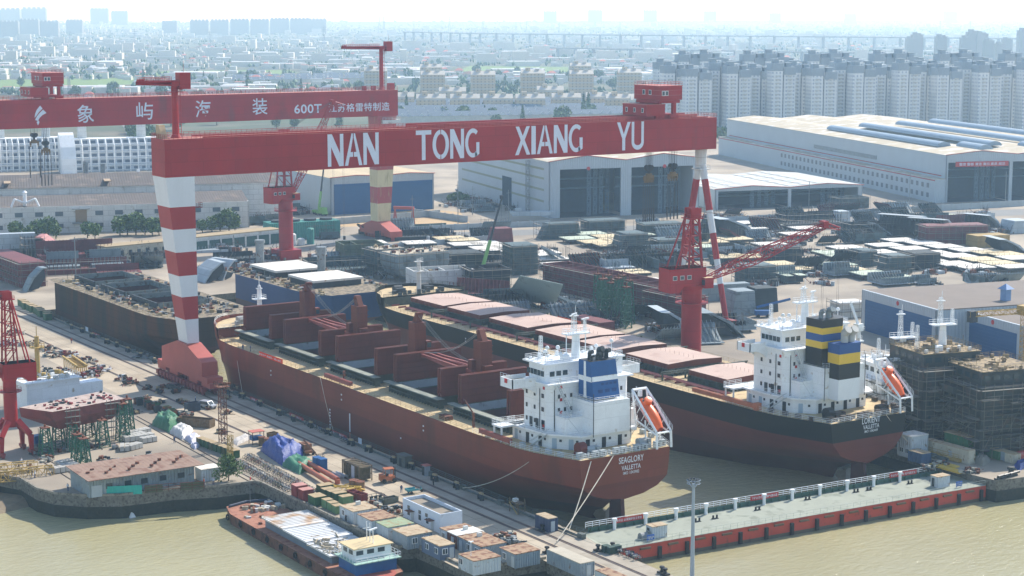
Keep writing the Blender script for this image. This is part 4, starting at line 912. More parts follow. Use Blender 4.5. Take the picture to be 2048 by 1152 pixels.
x=MB();x.box((388,688,fz1),(2.2,3,2.8));x.box((375,688,fz1),(1.2,2,1.8));x.box((379.4,688,fz1),(1.4,2,1.8));x.build('winch_cabin',red,ft)
for o in set(COL.objects)-before:
 if o.parent==ft or(o.parent and o.parent.parent==ft):o.data.transform(Matrix.Translation(-FO))
l=MB();zf=[7.6,15.5,22.5,30.0,37.0,44.5,fz0];bandf=[(0,(.40,.06,.05))]+[(zf[i],'#c9bb92' if i%2==0 else(.36,.05,.05))for i in range(6)]
def fsec(z):
 k=(z-zf[0])/(fz0-zf[0]);return[(379.2,688.3-3-1.2*k,z),(385.6+4.2*k*.7,688.3-3-1.2*k,z),(385.6+4.2*k*.7,688.3+3+1.2*k,z),(379.2,688.3+3+1.2*k,z)]
secs=[fsec(z)for z in zf]
for a,b in zip(secs,secs[1:]):l.add(a+b,[(0,1,5,4),(1,2,6,5),(2,3,7,6),(3,0,4,7)])
fbld(l,'striped_leg',banded('far_leg_stripes',bandf,var=.07,sc=.3,dirt='#a39467',damt=.15))
fl=MB();fl.ext([(674.5,1.8),(702,1.8),(702,4.4),(691.5,7.6),(685.2,7.6),(674.5,4.2)],0,379.4,385.4)
for k in range(10):fl.box((382.4,677+k*2.5,0),(3,1.6,1.9))
fbld(fl,'leg_foot',fred)
cp=MB();cp.box((385.6,688.3,50),(9,11,1.6));cp.box((385.6,688.3,46.6),(8.6,10.6,.4));cp.rail([(381,682.8,51.6),(390.2,682.8,51.6),(390.2,693.8,51.6)],1.2,1.5,.1);fbld(cp,'leg_head',offwhite)
h1=hook_block('hook_block','small brown hook block hanging from the far gantry girder',(229.8,688.3,fz1),47.5,4,n=2)
h2=hook_block('hook_block','wide brown spreader beam hanging from the far gantry girder',(234.2,688.3,fz1),44.2,8,n=4)
# level-luffing tower cranes
def luffing(label,base,zp,zh,rp,ang,jl,jel,portal=True,legs=10.5,scale=1.0,ztop=45,rz_house=None):
 """portal jib crane: base = ground point, zp portal top, zh underside of the machinery house"""
 t=thing('luffing_crane',label,'jib crane',base)
 if portal:
  for sx in(-1,1):
   for sy in(-1,1):
    l=MB();a=Vector((sx*1.6,sy*1.6,zp+1));b=Vector((sx*legs/2,sy*legs/2*.92,zp-3.6));c_=Vector((sx*legs/2*1.02,sy*legs/2*.94,1.6))
    l.tube(a,b,1.35,1.15,4);l.tube(b,c_,1.15,.8,4);l.build('portal_leg',red,t)
    q=MB();q.box((c_.x,c_.y,.9),(1.5,3.6,.9));
    for k in(-1.2,1.2):q.tube((c_.x-.4,c_.y+k,.55),(c_.x+.4,c_.y+k,.55),.5,n=10);q.box((c_.x,c_.y+k,.4),(.9,1.4,1))
    q.build('wheel_bogie',dred,t)
  for sx in(-1,1):
   pass
 else:
  q=MB();q.box((0,0,0),(9,9,3.8));q.build('base_box',red,t)
 p=MB();p.tube((0,0,zp-1),(0,0,zh-1.2),rp,rp*.98,20);p.tube((0,0,zh-5),(0,0,zh-4.8),rp+1.7,rp+1.7,20);p.tube((0,0,zh-1.3),(0,0,zh),rp*1.05,rp*1.25,20)
 p.rail([(math.cos(a)*(rp+1.6),math.sin(a)*(rp+1.6),zh-4.8)for a in[k*math.pi/6 for k in range(13)]],1.1,2,.07)
 p.build('tower',red,t,smooth=35)
 d=Vector((math.cos(ang),math.sin(ang),0));n=Vector((-d.y,d.x,0));Z=Vector((0,0,1))
 h=MB();h.add([n*s*3.0+d*e+Z*z_ for e in(-8.5,2.6)for z_ in(zh,zh+4.8)for s in(-1,1)],[(0,1,3,2),(4,6,7,5),(0,4,5,1),(0,2,6,4),(1,5,7,3)]);h.add([n*s*3.0+d*e+Z*(zh+4.8)for e in(-8.5,2.6)for s in(-1,1)],[(0,1,3,2),(2,3,1,0)],1)
 h.add([n*s*3.0+d*e+Z*z_ for e,z_ in((-8.5,zh-1.6),(-5.5,zh-1.6),(-4.2,zh),(-8.5,zh))for s in(-1,1)],[(0,1,3,2),(2,3,5,4),(0,2,4,6),(1,7,5,3),(0,6,7,1)])
 h.rail([n*s1*2.9+d*e+Z*(zh+4.8)for s1,e in((1,-8.4),(-1,-8.4),(-1,2.5))],1.0,1.4,.06)
 ho=h.build('machinery_house',[red,mat('crane_roof',(.45,.36,.28),var=.2)],t)
 g=MB();gf=MB()
 for k in range(3):
  c=n*3.03*SIDE+d*(-7.0+k*2.2)+Z*(zh+1.8);gf.box(c,(1.3,.08,1.2),math.atan2(d.y,d.x));g.box(c+n*SIDE*.05+Z*.15,(1.0,.06,.9),math.atan2(d.y,d.x))
 gf.build('window_frame',offwhite,ho);g.build('window',glass,ho)
 cb=MB();c=n*3.6*SIDE+d*2.6+Z*(zh-.6);cb.box(c,(2.6,2.2,2.8),math.atan2(d.y,d.x),0,1);co=cb.build('cab',[red,MATS['aged_yellow']],t);cw=MB();cw.box(c+Z*.8+d*.02,(2.72,1.9,1.4),math.atan2(d.y,d.x));cw.build('window',glass,co)
 a=MB();top=ztop
 for s in(-1,1):
  f0,f1=n*s*2.3+d*1.6+Z*(zh+4.8),n*s*1.5+d*.9+Z*top;b0=n*s*2.3-d*6.5+Z*(zh+4.8);m0=n*s*2.3-d*2.4+Z*(zh+4.8)
  m1=n*s*1.5-d*1.4+Z*top
  a.bar(f0,f1,.55);a.bar(m0,m1,.45);a.bar(b0,m1.lerp(m0,.06),.38)
  for k in range(5):a.bar(f0.lerp(f1,k/5),m0.lerp(m1,(k+1)/5),.22);a.bar(f0.lerp(f1,(k+1)/5),m0.lerp(m1,(k+1)/5),.22)
 for k in range(1,6):
  q0=(n*2.3+d*1.6+Z*(zh+4.8)).lerp(n*1.5+d*.9+Z*top,k/5);q1=(-n*2.3+d*1.6+Z*(zh+4.8)).lerp(-n*1.5+d*.9+Z*top,k/5);a.bar(q0,q1,.25)
  q2=(n*2.3-d*2.4+Z*(zh+4.8)).lerp(n*1.5-d*1.4+Z*top,k/5);q3=(-n*2.3-d*2.4+Z*(zh+4.8)).lerp(-n*1.5-d*1.4+Z*top,k/5);a.bar(q2,q3,.25)
 a.box(Z*(top-1.2)-d*.2,(4.4,4.0,.3),math.atan2(d.y,d.x));a.rail([Z*(top-.9)+n*2.3-d*2.3,Z*(top-.9)-n*2.3-d*2.3,Z*(top-.9)-n*2.3+d*2],1.1,1.2,.08)
 for s in(-.8,.8):a.tube(Z*(top+.5)+n*(s-.4)+d*.2,Z*(top+.5)+n*(s+.4)+d*.2,.9,n=12)
 for s in(-1.6,0,1.6):a.box(Z*(top-.9)+n*s,(3.2,.25,2.6),math.atan2(d.y,d.x))
 a.build('a_frame',red,t)
 j0=d*3.2+Z*(zh+.6);e=R(jel);dj=d*math.cos(e)+Z*math.sin(e);j1=j0+dj*jl;mid=j0+dj*(jl*.4);up=(-d*math.sin(e)+Z*math.cos(e))
 j=MB();j.truss(j0+up*.2,mid,.9,2.9,7,.24,up);j.truss(mid,j1,2.9,1.4,11,.22,up);tip=j1+(d*math.cos(e*.1)*5.2-Z*1.0);j.truss(j1+up*.4,tip,1.5,.7,3,.2);j.box(j1-Z*.4,(1.6,2.2,1.8),math.atan2(d.y,d.x))
 j.rail([j0+up*1.2,mid+up*1.6,j1+up*.9],.9,2.2,.06);j.build('jib',red,t)
 w_=MB()
 for s in(-.9,-.3,.3,.9):
  w_.bar(Z*(top+.8)+n*s,j1+up*.8+n*s,.07)
 for q,ln in((tip,j1.z-6),(j1,j1.z-4)):
  for s in(-.4,.4):w_.bar(q+n*s,q+n*s-Z*ln,.055)
 w_.build('hoist_rope',wire,t)
 hk=MB();hk.box(tip-Z*(j1.z-6),(.8,.8,1.6));hk.build('hook',dsteel,t)
 return t
SIDE=-1
ang=math.atan2(0.30,1.0)
luffing('red jib crane at right with lowered lattice jib pointing right, behind the black ship',(303,374.6,0),4,25.6,2.75,R(-8),41,18.5,ztop=44.5)
lc=luffing('tall red jib crane cut by the left edge, standing on four portal legs',tuple(G(25,907)),10.5,26.5,2.25,R(178),26,62,ztop=54,legs=10)
lc.scale=(.66,.66,.66)
luffing('red jib crane in mid yard with steep jib rising over the far girder',(318.5,651,0),3.8,24.2,2.9,R(10),42,60,portal=False,ztop=50)
# foreground quay
rroof=ribbed('rusty_roof','#a3876c',.9,1,.025,rough=.9,var=.16,sc=.6,col2='#7a5541',amt=.42)
troof=ribbed('tan_roof','#b3a083',.9,1,.025,rough=.9,var=.12,sc=.5,col2='#8d6b4c',amt=.3)
groof=ribbed('green_roof','#92a07f',.9,1,.025,rough=.9,var=.12,sc=.5,col2='#9a7c5c',amt=.3)
wroof=mat('white_roof','#d8d4ca',rough=.8,var=.06,sc=.4,col2='#a07c58',amt=.15)
greyc=ribbed('sheet_grey','#8d9aa3',.5,'xy',.08,rough=.6,var=.12,sc=.5,col2='#75614f',amt=.12)
whitec=ribbed('sheet_white','#bcc4c8',.6,'xy',.06,rough=.6,var=.1,sc=.5,col2='#86725e',amt=.14)
bluec=mat('sheet_bluegrey','#5e6d83',rough=.5,var=.08,sc=.5)
redc=ribbed('sheet_rust','#6e4032',.5,'xy',.08,rough=.7,var=.2,sc=.6)
navyc=ribbed('sheet_navy','#3d4a68',.5,'xy',.08,rough=.5,var=.15,sc=.5,col2='#6b5a50',amt=.1)
creamc=ribbed('sheet_cream','#c4bda8',.5,'xy',.07,rough=.7,var=.1,sc=.5,col2='#8b7455',amt=.2)
greenc=ribbed('sheet_green','#2f6b3f',.5,'xy',.07,rough=.6,var=.12,sc=.5,col2='#6d6a48',amt=.12)
def roofbox(l,n,r,z):
 A,B,C_=G(*l,z),G(*n,z),G(*r,z)
 x0,y1,y0,x1=(A.x+B.x)/2,A.y,(B.y+C_.y)/2,C_.x
 return x0,x1,y0,y1
def cabin(name,label,ext,z,wallm,roofm,wins=(),doors=(),cat='container',ac=False,group=None,lip=.12):
 """site cabin: wins / doors = (face, position 0..1) on faces 'x' (towards the camera left) and 'y' (towards the river)"""
 x0,x1,y0,y1=ext;cx,cy=(x0+x1)/2,(y0+y1)/2;t=thing(name,label,cat,(cx,cy,.02),0,group)
 w,d=x1-x0,y1-y0
 b=MB();b.box((0,0,0),(w,d,z-.15))
 for sx in(-1,1):
  for sy in(-1,1):b.box((sx*(w/2),sy*(d/2),0),(.16,.16,z-.1))
 b.build('wall',wallm,t)
 r=MB();r.box((0,0,z-.148),(w+2*lip,d+2*lip,.16));r.build('roof',roofm,t)
 for f,p in wins:
  fr,g=MB(),MB()
  if f=='x':c=(-w/2,-d/2+d*p,.95);fr.box((c[0]-.03,c[1],c[2]),(.1,1.15,1.15));g.box((c[0]-.07,c[1],c[2]+.1),(.06,.95,.95));g2=(c[0]-.11,c[1],c[2]+.1);fr.box(g2,(.05,.08,.95))
  else:c=(-w/2+w*p,-d/2,.95);fr.box((c[0],c[1]-.03,c[2]),(1.15,.1,1.15));g.box((c[0],c[1]-.07,c[2]+.1),(.95,.06,.95));fr.box((c[0],c[1]-.11,c[2]+.1),(.08,.05,.95))
  fo=fr.build('window_frame',white,t);g.build('pane',glass,fo)
 for f,p in doors:
  k=MB()
  if f=='x':k.box((-w/2-.03,-d/2+d*p,.05),(.1,.9,2.0))
  else:k.box((-w/2+w*p,-d/2-.03,.05),(.9,.1,2.0))
  k.build('door',mat('door_pale','#aab4b8',var=.08),t)
 if ac:k=MB();k.box((w*.1,d*.2,z+.01),(.9,.5,.7));k.build('air_conditioner',offwhite,t)
 return t
cabin('site_cabin','white cabin with flat tan roof and grey door beside the green bins',roofbox((679.5,1010.5),(705.3,1022),(756,1016),2.7),2.7,whitec,troof,[('x',.75)],[('x',.12),('y',.2)],ac=True)
cabin('site_cabin','white framed cabin with patchy rusty roof, second cabin from the green bins',roofbox((716,1028),(741.8,1040.4),(794,1033.7),2.8),2.8,whitec,rroof,[],[('y',.3)])
cabin('site_cabin','cabin with a green and rust patched roof between rusty and grey cabins',roofbox((751,1043.7),(775.8,1053.6),(829,1047),2.5),2.5,whitec,groof,[],[('y',.6)])
cabin('site_cabin','grey cabin with tan roof above the small barge wheelhouse',roofbox((785.8,1057.8),(813,1071),(864.6,1063.6),2.7),2.7,greyc,troof,[('y',.3),('y',.75)],[])
cabin('site_cabin','small blue-grey office cabin with white windows and beige roof on the wall corner',roofbox((844,1075.5),(879.6,1092),(908.6,1087),2.7),2.7,bluec,troof,[('x',.2),('x',.72),('y',.35)],[('y',.82)])
cabin('site_cabin','cabin with rusty brown roof attached below the white flat-roofed building',roofbox((880.4,1055.5),(893,1061.5),(944,1053),2.7),2.7,whitec,rroof,[('x',.5)],[])
cabin('site_cabin','rust red cabin with a white painted roof in the row by the rails',roofbox((893.4,1061.8),(916,1071.5),(968,1063),2.7),2.7,redc,wroof,[],[('x',.5)],ac=True)
cabin('site_cabin','long white cabin with brown sheet roof at the row end',roofbox((916.4,1071.8),(961,1093),(1013,1084.7),2.7),2.7,greyc,rroof,[('x',.2),('x',.55)],[('x',.88)],ac=True)
cabin('site_cabin','white cabin with rusted roof standing on the very corner of the quay wall',roofbox((917.8,1108),(947.7,1122),(1000.8,1112),2.7),2.7,whitec,rroof,[('x',.85)],[('x',.2)])
cabin('site_cabin','pale blue cabin with rusted roof between the corner cabin and the long grey container',roofbox((1000,1094.5),(1029,1107.8),(1080.5,1099.5),2.7),2.7,greyc,rroof,[('x',.7)],[('x',.15)])
cabin('shipping_container','long blue-grey container with pale dusty roof at the quay end',roofbox((1094.3,1098.7),(1161,1127.3),(1188,1121.8),2.6),2.6,greyc,mat('dusty_roof','#b3aa98',rough=.9,var=.1,sc=.4),[],[('y',.6)],lip=.02)
cabin('shipping_container','rusty-roofed container cut by the bottom edge right of the long grey one',roofbox((1191.5,1139.5),(1232,1158),(1254,1152),2.6),2.6,whitec,rroof,[],[],lip=.05)
cabin('shipping_container','dark blue-grey container with tan roof alone beside the dock rail',roofbox((1072.6,1027.5),(1095,1038),(1115,1034.5),2.7),2.7,navyc,troof,[],[('y',.5)],lip=.02)
x0,x1,y0,y1=170.5,177.0,285.0,299.2
t=thing('flat_roof_building','white flat-roofed building with parapet beside the quay rails','building',((x0+x1)/2,(y0+y1)/2,0.02));w_,d_=x1-x0-1.9,y1-y0;w_=4.9
b=MB();b.box((0,0,0),(w_,d_,3.1))
for s in(-1,1):b.box((s*(w_/2-.12),0,3.1),(.24,d_,.7));b.box((0,s*(d_/2-.12),3.1),(w_-.48,.24,.7))
b.build('wall',mat('painted_wall','#c3ccd6',rough=.8,var=.05,sc=.4,col2='#8f9097',amt=.08),t)
MBr=MB();MBr.box((0,0,3.105),(w_-.5,d_-.5,.05));MBr.build('roof',mat('screed','#8d8272',rough=.95,var=.12,sc=.5),t)
for p,z,h in((.12,.9,1.0),(.12,2.1,.7),(.42,.9,1.0),(.42,2.1,.7),(.6,2.1,.7),(.62,.9,1.0)):
 k=MB();k.box((-w_/2-.02,d_/2-d_*p-.6,z),(.1,.85,h));k.build('window',glass,t)
for p in(.22,.75):
 k=MB();k.box((-w_/2-.02,d_/2-d_*p-.6,0),(.1,.9,2.0));k.build('door',MATS['door_pale'],t)
 k=MB();k.box((-w_/2-.6,d_/2-d_*p-.5,2.05),(1.2,1.9,.1));k.build('canopy',rust,t)
t.location.x=170.5+w_/2
x0,x1,y0,y1=roofbox((128.5,934),(175,958.6),(413,929),4.2)
t=thing('work_shed','long shed with rusted sheet roof by the stone quay wall','shed',((x0+x1)/2,(y0+y1)/2,0));w_,d_=x1-x0,y1-y0
b=MB();b.box((-.4,0.6,0),(w_-2.4,d_-2.4,3.7));b.build('wall',ribbed('shed_sheet','#8b989c',.7,'xy',.1,rough=.7,var=.15,sc=.5,col2='#6e5c4a',amt=.15),t)
r=MB();r.add([(-w_/2,-d_/2,3.9),(w_/2,-d_/2,3.9),(w_/2,d_/2,4.3),(-w_/2,d_/2,4.3),(-w_/2,-d_/2,4.02),(w_/2,-d_/2,4.02),(w_/2,d_/2,4.42),(-w_/2,d_/2,4.42)],[(0,3,2,1),(4,5,6,7),(0,1,5,4),(1,2,6,5),(2,3,7,6),(3,0,4,7)])
ro=r.build('roof',ribbed('shed_roof','#8f7666',1.0,0,.012,rough=.95,var=.1,sc=.25,col2='#79594a',amt=.35),t)
v=MB()
for k in range(14):v.box((-w_/2+2+k*w_/15.5,-1+2.2*math.sin(k*2.1),4.1+.02*k),(.7,.45,.45),.3*k)
v.build('roof_vent',rust,ro)
for p in(.2,.36,.5,.66,.82):k=MB();k.box((-w_/2+w_*p,-d_/2+1.75,1.4),(1.4,.1,1.1));k.build('window',glass,t)
k=MB();k.box((-w_/2+2.4,-d_/2+1.76,0),(2.2,.1,2.4));k.build('door',MATS['door_pale'],t)
c=G(440,930);k=MB();k.box((0,0,0),(4.2,3.4,2.6));k.box((0,0,2.6),(4.5,3.7,.12),0,1);tag(k.build('annex_cabin',[whitec,wroof],None,loc=(150.4,347,0)),'small white annex at the right end of the rusted shed','cabin')
def draped(name,label,pts,h,m,cat='tarpaulin',seed=1,res=16):
 """sheet thrown over a pile: pts = footprint px quad"""
 q=[G(*p)for p in pts];c=sum(q,Vector())/4;rr=random.Random(seed);me=MB();n=res;V=[]
 bumps=[(rr.random(),rr.random(),rr.uniform(.12,.3),rr.uniform(.35,1))for _ in range(9)]
 for i in range(n+1):
  for j in range(n+1):
   a,b=i/n,j/n;p=q[0].lerp(q[1],a).lerp(q[3].lerp(q[2],a),b)-c
   e=min(a,1-a,b,1-b)*2;z=h*min(1,e*2.6)**.6*(.62+.38*max([s*math.exp(-((a-u)**2+(b-v)**2)/(w*w))for u,v,w,s in bumps]))
   z+=.10*h*math.sin(a*23+5*b)*e+.07*h*rr.uniform(-1,1)*(e>.05)
   V.append((p.x+rr.uniform(-.12,.12),p.y+rr.uniform(-.12,.12),max(.03,z)))
 me.add(V,[(i*(n+1)+j,(i+1)*(n+1)+j,(i+1)*(n+1)+j+1,i*(n+1)+j+1)for i in range(n)for j in range(n)])
 if(q[1]-q[0]).cross(q[3]-q[0]).z<0:me.f=[tuple(reversed(f))for f in me.f]
 return tag(me.build(name,m,None,smooth=40,loc=c),label,cat)
draped('tarpaulin_pile','big crumpled blue tarpaulin over a heap on the quay',[(520,902),(556,886),(612,910),(566,934)],4.0,mat('tarp_blue',(.025,.06,.27),rough=.45,var=.15,bump=.5),seed=2,res=20)
draped('tarpaulin_pile','green tarpaulin over a heap beside the blue one',[(562,932),(592,914),(632,930),(600,950)],2.0,mat('tarp_green',(.035,.17,.09),rough=.5,var=.15,bump=.5),seed=5)
draped('tarpaulin_pile','green tarpaulin pile next to white sacks near the scaffolded ship section',[(302,850),(330,832),(368,846),(338,866)],3.2,mat('tarp_green2',(.03,.15,.07),rough=.5,var=.2,bump=.5),seed=8)
draped('tarpaulin_pile','white plastic sheeting over goods beside the green tarpaulin',[(338,866),(360,848),(388,862),(366,880)],1.9,mat('tarp_white','#c9c7c2',rough=.5,var=.1,bump=.5),seed=11)
draped('sack_pile','pile of white sacks right of the white sheeting',[(368,878),(386,868),(404,876),(384,890)],1.3,mat('sack_lilac','#c3c2d0',rough=.7,var=.1,bump=.5),'sacks',12,10)
draped('sack_pile','low heap of white sacks beside the row of green bins',[(380,892),(394,886),(402,892),(390,900)],.9,MATS['sack_lilac'],'sacks',14,8)
draped('pallet_load','flat load of white pipes and sheets beside the red-roofed kiosk',[(462,884),(492,868),(506,876),(474,892)],.9,mat('pale_goods','#b9b4ae',rough=.8,var=.3,sc=2),'pallet',15,12)
k=MB();a,b=G(196,992),G(284,988)
for i in range(16):
 p,q=a.lerp(b,i/16)-a,a.lerp(b,(i+1)/16)-a;o1,o2=.12*math.sin(i*2.3),.12*math.sin((i+1)*2.3)
 k.quad(p+Vector((0,o1,0)),q+Vector((0,o2,0)),q+Vector((0,o2*.5,1.9)),p+Vector((0,o1*.5,1.9)));k.quad(q+Vector((0,o2+.06,0)),p+Vector((0,o1+.06,0)),p+Vector((0,o1*.5+.06,1.9)),q+Vector((0,o2*.5+.06,1.9)))
tag(k.build('fence_cloth',mat('tarp_teal',(.02,.36,.30),rough=.6,var=.12),None,loc=a),'teal cloth hung on the fence below the rusted shed','tarpaulin')
k=MB();a2,b2=G(290,987),G(408,978);d=b2-a2
k.rail([Vector((0,0,0)),d],1.7,2.2,.08,0,2);k.add([Vector((0,0,.1)),d*.3+Vector((0,0,.1)),d*.3+Vector((0,0,1.6)),Vector((0,0,1.6))],[(0,1,2,3),(3,2,1,0)],1);k.add([d*.6+Vector((0,0,.1)),d+Vector((0,0,.1)),d+Vector((0,0,1.6)),d*.6+Vector((0,0,1.6))],[(0,1,2,3),(3,2,1,0)],1)
tag(k.build('site_fence',[rust,mat('netting_olive','#59614a',var=.2)],None,loc=a2),'olive netting fence along the top of the stone quay wall','fence')
def crate(name,label,cat,p,d,m,rz=0,lid=None,rim=True,group=None):
 b=MB();dx,dy,h=d
 if rim:
  for s in(-1,1):b.box((s*(dx/2-.06),0,.1),(.12,dy,h-.1));b.box((0,s*(dy/2-.06),.1),(dx-.24,.12,h-.1))
  b.box((0,0,.1),(dx-.24,dy-.24,h*.55),0,1)
 else:b.box((0,0,.1),(dx,dy,h-.1))
 n=max(2,int(dx/.7))
 for i in range(n):
  for s in(-1,1):b.box((-dx/2+dx*(i+.5)/n,s*(dy/2+.04),.15),(.1,.09,h-.25))
 for s in(-1,1):b.box((0,s*dy*.3,0),(dx,.18,.1))
 if lid is not None:b.box((0,0,h),(dx+.1,dy+.1,.08),0,1)
 return tag(b.build(name,[m,lid or rust],None,loc=(p[0],p[1],.012),rz=rz),label,cat,group)
tan=mat('dusty_tan','#a89472',rough=.9,var=.15,sc=.8);old_t=mat('old_timber','#6d5b45',rough=.95,var=.25,sc=1);dgreen=mat('bin_green',(.035,.11,.045),rough=.6,var=.2,sc=.8);lgreen=mat('bin_light_green',(.13,.24,.11),rough=.6,var=.15,sc=.8)
for u,v,dx,dy,h,m,lid,lb in((599,995,2.5,2.4,2.7,dred,mat('pink_roof','#b98378',var=.1),'maroon shed with pink sheet roof, left of the pair by the bicycles'),(612,1001,2.4,2.2,2.4,dred,MATS['pink_roof'],'maroon shed with pink sheet roof, right of the pair by the bicycles'),(634.7,1009,2.6,3.0,1.9,dgreen,tan,'wide dark green bin with tan lid next to the maroon sheds'),(655,1016,1.7,1.8,1.8,lgreen,tan,'light green bin nearest the dark green wide bin on the wall edge'),(665.5,1021,1.7,1.8,1.7,lgreen,tan,'light green bin in the middle of the wall edge trio'),(675,1026,1.7,1.8,1.6,lgreen,tan,'light green bin touching the white cabin'),(650,986,3.0,2.0,1.8,dgreen,tan,'dark green bin topmost of the green cluster'),(656,993,2.4,1.8,1.7,dgreen,tan,'dark green bin below the topmost one in the cluster'),(668,997,2.6,1.7,1.7,dgreen,tan,'green bin with open tan top in the cluster centre'),(679,1001,2.6,1.7,1.7,dgreen,tan,'green bin at the right of the cluster'),(692,1007,2.4,1.8,1.6,lgreen,tan,'pale green bin with sandy lid behind the first white cabin')):
 crate('storage_bin' if 'bin' in lb else 'tool_shed',lb,'bin' if 'bin' in lb else 'shed',G(u,v),(dx,dy,h),m,0,lid,False)
for i,(u,v)in enumerate(((705,996),(715,999.5),(724.5,1002))):crate('waste_skip','small red skip, %s of the red row by the quay rails'%('leftmost','middle one','rightmost')[i],'skip',G(u,v),(1.7,1.5,1.6),dred,.15)
for i,(u,v)in enumerate(((635,938),(645,941))):crate('blue_tank','tall blue tank box beside the green tarpaulin, %s one of two'%('left','right')[i],'tank',G(u,v),(1.5,1.8,2.6),blue,0,blue,False)
for i in range(9):
 p=G(402,890).lerp(G(470,915),i/8);crate('storage_bin','','bin',p,(1.6,1.7,1.7),dgreen if i%3 else mat('bin_olive',(.08,.10,.05),var=.2),0,tan,False,'green bins behind the lattice mast')
from_left([o for o in COL.objects if o.get('group')=='green bins behind the lattice mast'],'green tan-lidded bin','bins behind the lattice mast')
for i in range(14):
 p=G(280,805).lerp(G(345,832),i/13)+Vector((rnd.uniform(-1.4,1.4),rnd.uniform(-1.5,1.5),0));crate('storage_bin','','bin',p,(1.7,1.6,1.5),(dgreen,rust,dsteel)[i%3],rnd.uniform(-.2,.2),None,True,'open bins near the crane leg')
from_left([o for o in COL.objects if o.get('group')=='open bins near the crane leg'],'small open steel bin','bins before the striped leg')
for i in range(10):
 p=G(42,612).lerp(G(98,640),i/9)+Vector((rnd.uniform(-.6,.6),0,0));crate('storage_bin','','bin',p,(2.2,2.4,2.2),dgreen,0,tan,False,'green bins at the far quay end')
from_left([o for o in COL.objects if o.get('group')=='green bins at the far quay end'],'green tan-lidded bin','bins left of the dark hull')
for i,(u,v,dx)in enumerate(((372,845,5),(385,838,3),(413,843,2.4),(566,866,2),(330,800,2.5),(277,770,1.8),(345,790,6))):
 pass
crate('cylinder_cage','dark blue cage of gas cylinders beside the silver van','cage',G(385,822),(3.4,2.2,2.2),mat('cage_blue',(.04,.06,.09),var=.2),.1,None,True)
crate('timber_crate','long brown crate full of scrap beside the lattice mast','crate',G(392,852),(9,2.6,2.0),old_t,-.95,None,True)
crate('timber_crate','small brown crate on the bright quay beside the red-roofed kiosk','crate',G(545,874),(2.2,1.6,1.1),MATS['old_timber'],.2,None,True)
for i,(u,v,r,h)in enumerate(((708,979,1.0,2.0),(720,981,1.0,1.9),(524,890,.8,1.9),(535,893,.8,1.9),(541,896,.8,1.8))):
 k=MB();k.tube((0,0,0),(0,0,h),r,n=14,mi=0);k.tube((0,0,h),(0,0,h+.08),r*1.06,n=14,mi=1);k.tube((0,0,0),(0,0,.08),r*1.06,n=14,mi=1)
 o=tag(k.build('drum',[mat('drum_brown','#7b6248',rough=.9,var=.2),rust],None,smooth=35,loc=G(u,v,.01)),'','drum','brown drums on the quay')
from_left([o for o in COL.objects if o.get('group')=='brown drums on the quay'],'brown upright drum','drums on the quay')
t=thing('steel_rack','tall brown steel rack with netting beside the quay rail','rack',G(714,955))
k=MB();k.box((0,0,.4),(2.6,7.4,2.6),0,0);k.build('load',mat('net_brown','#5c5440',rough=1,var=.35,sc=1.2,bump=.8),t)
k=MB()
for s in(-1,1):
 for q in range(6):k.box((s*1.5,-3.8+q*1.5,0),(.18,.18,3.4))
 k.bar((s*1.5,-3.8,3.3),(s*1.5,3.8,3.3),.2);k.bar((s*1.5,-3.8,1.4),(s*1.5,3.8,3.2),.14)
for q in range(6):k.bar((-1.5,-3.8+q*1.5,3.3),(1.5,-3.8+q*1.5,3.3),.18)
k.build('frame',mat('rack_brown','#6b5a44',var=.2),t)
k=MB();k.box((-1.72,-1.4,.4),(.05,1.3,2.7));k.build('sign_panel',mat('panel_pale','#a9b3bd',var=.05),t)
for i,(a,b)in enumerate((((598,936),(659,975)),((613,932),(675,968)))):
 p,q=G(*a),G(*b);d=q-p;k=MB();Z=Vector((0,0,1))
 k.tube(Vector((0,0,1.0)),d+Z*1.0,.55,n=10);k.tube(Vector((0,0,1.0)),Vector((0,0,.1)),.55,n=10);k.tube(d+Z,d+Z*.1,.55,n=10)
 tag(k.build('pipe_bend',mat('pipe_orange',(.42,.12,.055),rough=.5,var=.12),None,smooth=40,loc=p),'orange painted pipe with bent ends on the quay, %s of the pair'%('left','right')[i],'pipe')
k=MB();rr=random.Random(4)
for i in range(26):a=Vector((rr.uniform(-4,4),rr.uniform(-3,3),rr.uniform(.2,1.6)));k.bar(a,a+Vector((rr.uniform(-3,3),rr.uniform(-3,3),rr.uniform(-.6,.6))),.16)
k.truss((-3,2.5,.8),(3,-2.5,.8),1.2,n=6,r=.14);tag(k.build('scaffold_heap',yel,None,loc=G(684,986)),'heap of yellow scaffold trusses beside the green bins','scaffold')
k=MB()
for i in range(5):k.tube((-.9+.45*i,-2,.3+.25*(i%2)),(-.9+.45*i,2,.3+.25*(i%2)),.24,n=8)
tag(k.build('pipe_bundle',mat('pipe_silver','#a9adb0',rough=.4,var=.15),None,loc=G(678,953)),'bundle of silver pipes beside the steel rack','pipes')
def scrap(name,label,u,v,r,n,h,mats,seed,cat='scrap heap'):
 k=MB();rr=random.Random(seed)
 for i in range(n):
  a=rr.uniform(0,6.28);d=r*rr.random()**.6;p=Vector((d*math.cos(a),d*math.sin(a),h*rr.random()*(1-d/r*.7)))
  if i%3:k.box(p,(rr.uniform(.3,1.3),rr.uniform(.2,.9),rr.uniform(.15,.7)),rr.uniform(0,3),rr.randrange(len(mats)))
  else:k.bar(p,p+Vector((rr.uniform(-1.6,1.6),rr.uniform(-1.6,1.6),rr.uniform(-.2,.5))),.12,rr.randrange(len(mats)))
 return tag(k.build(name,mats,None,loc=G(u,v,.02)),label,cat)
scl=[rust,dsteel,steel,mat('pale_scrap','#a9a596',rough=.8,var=.2)]
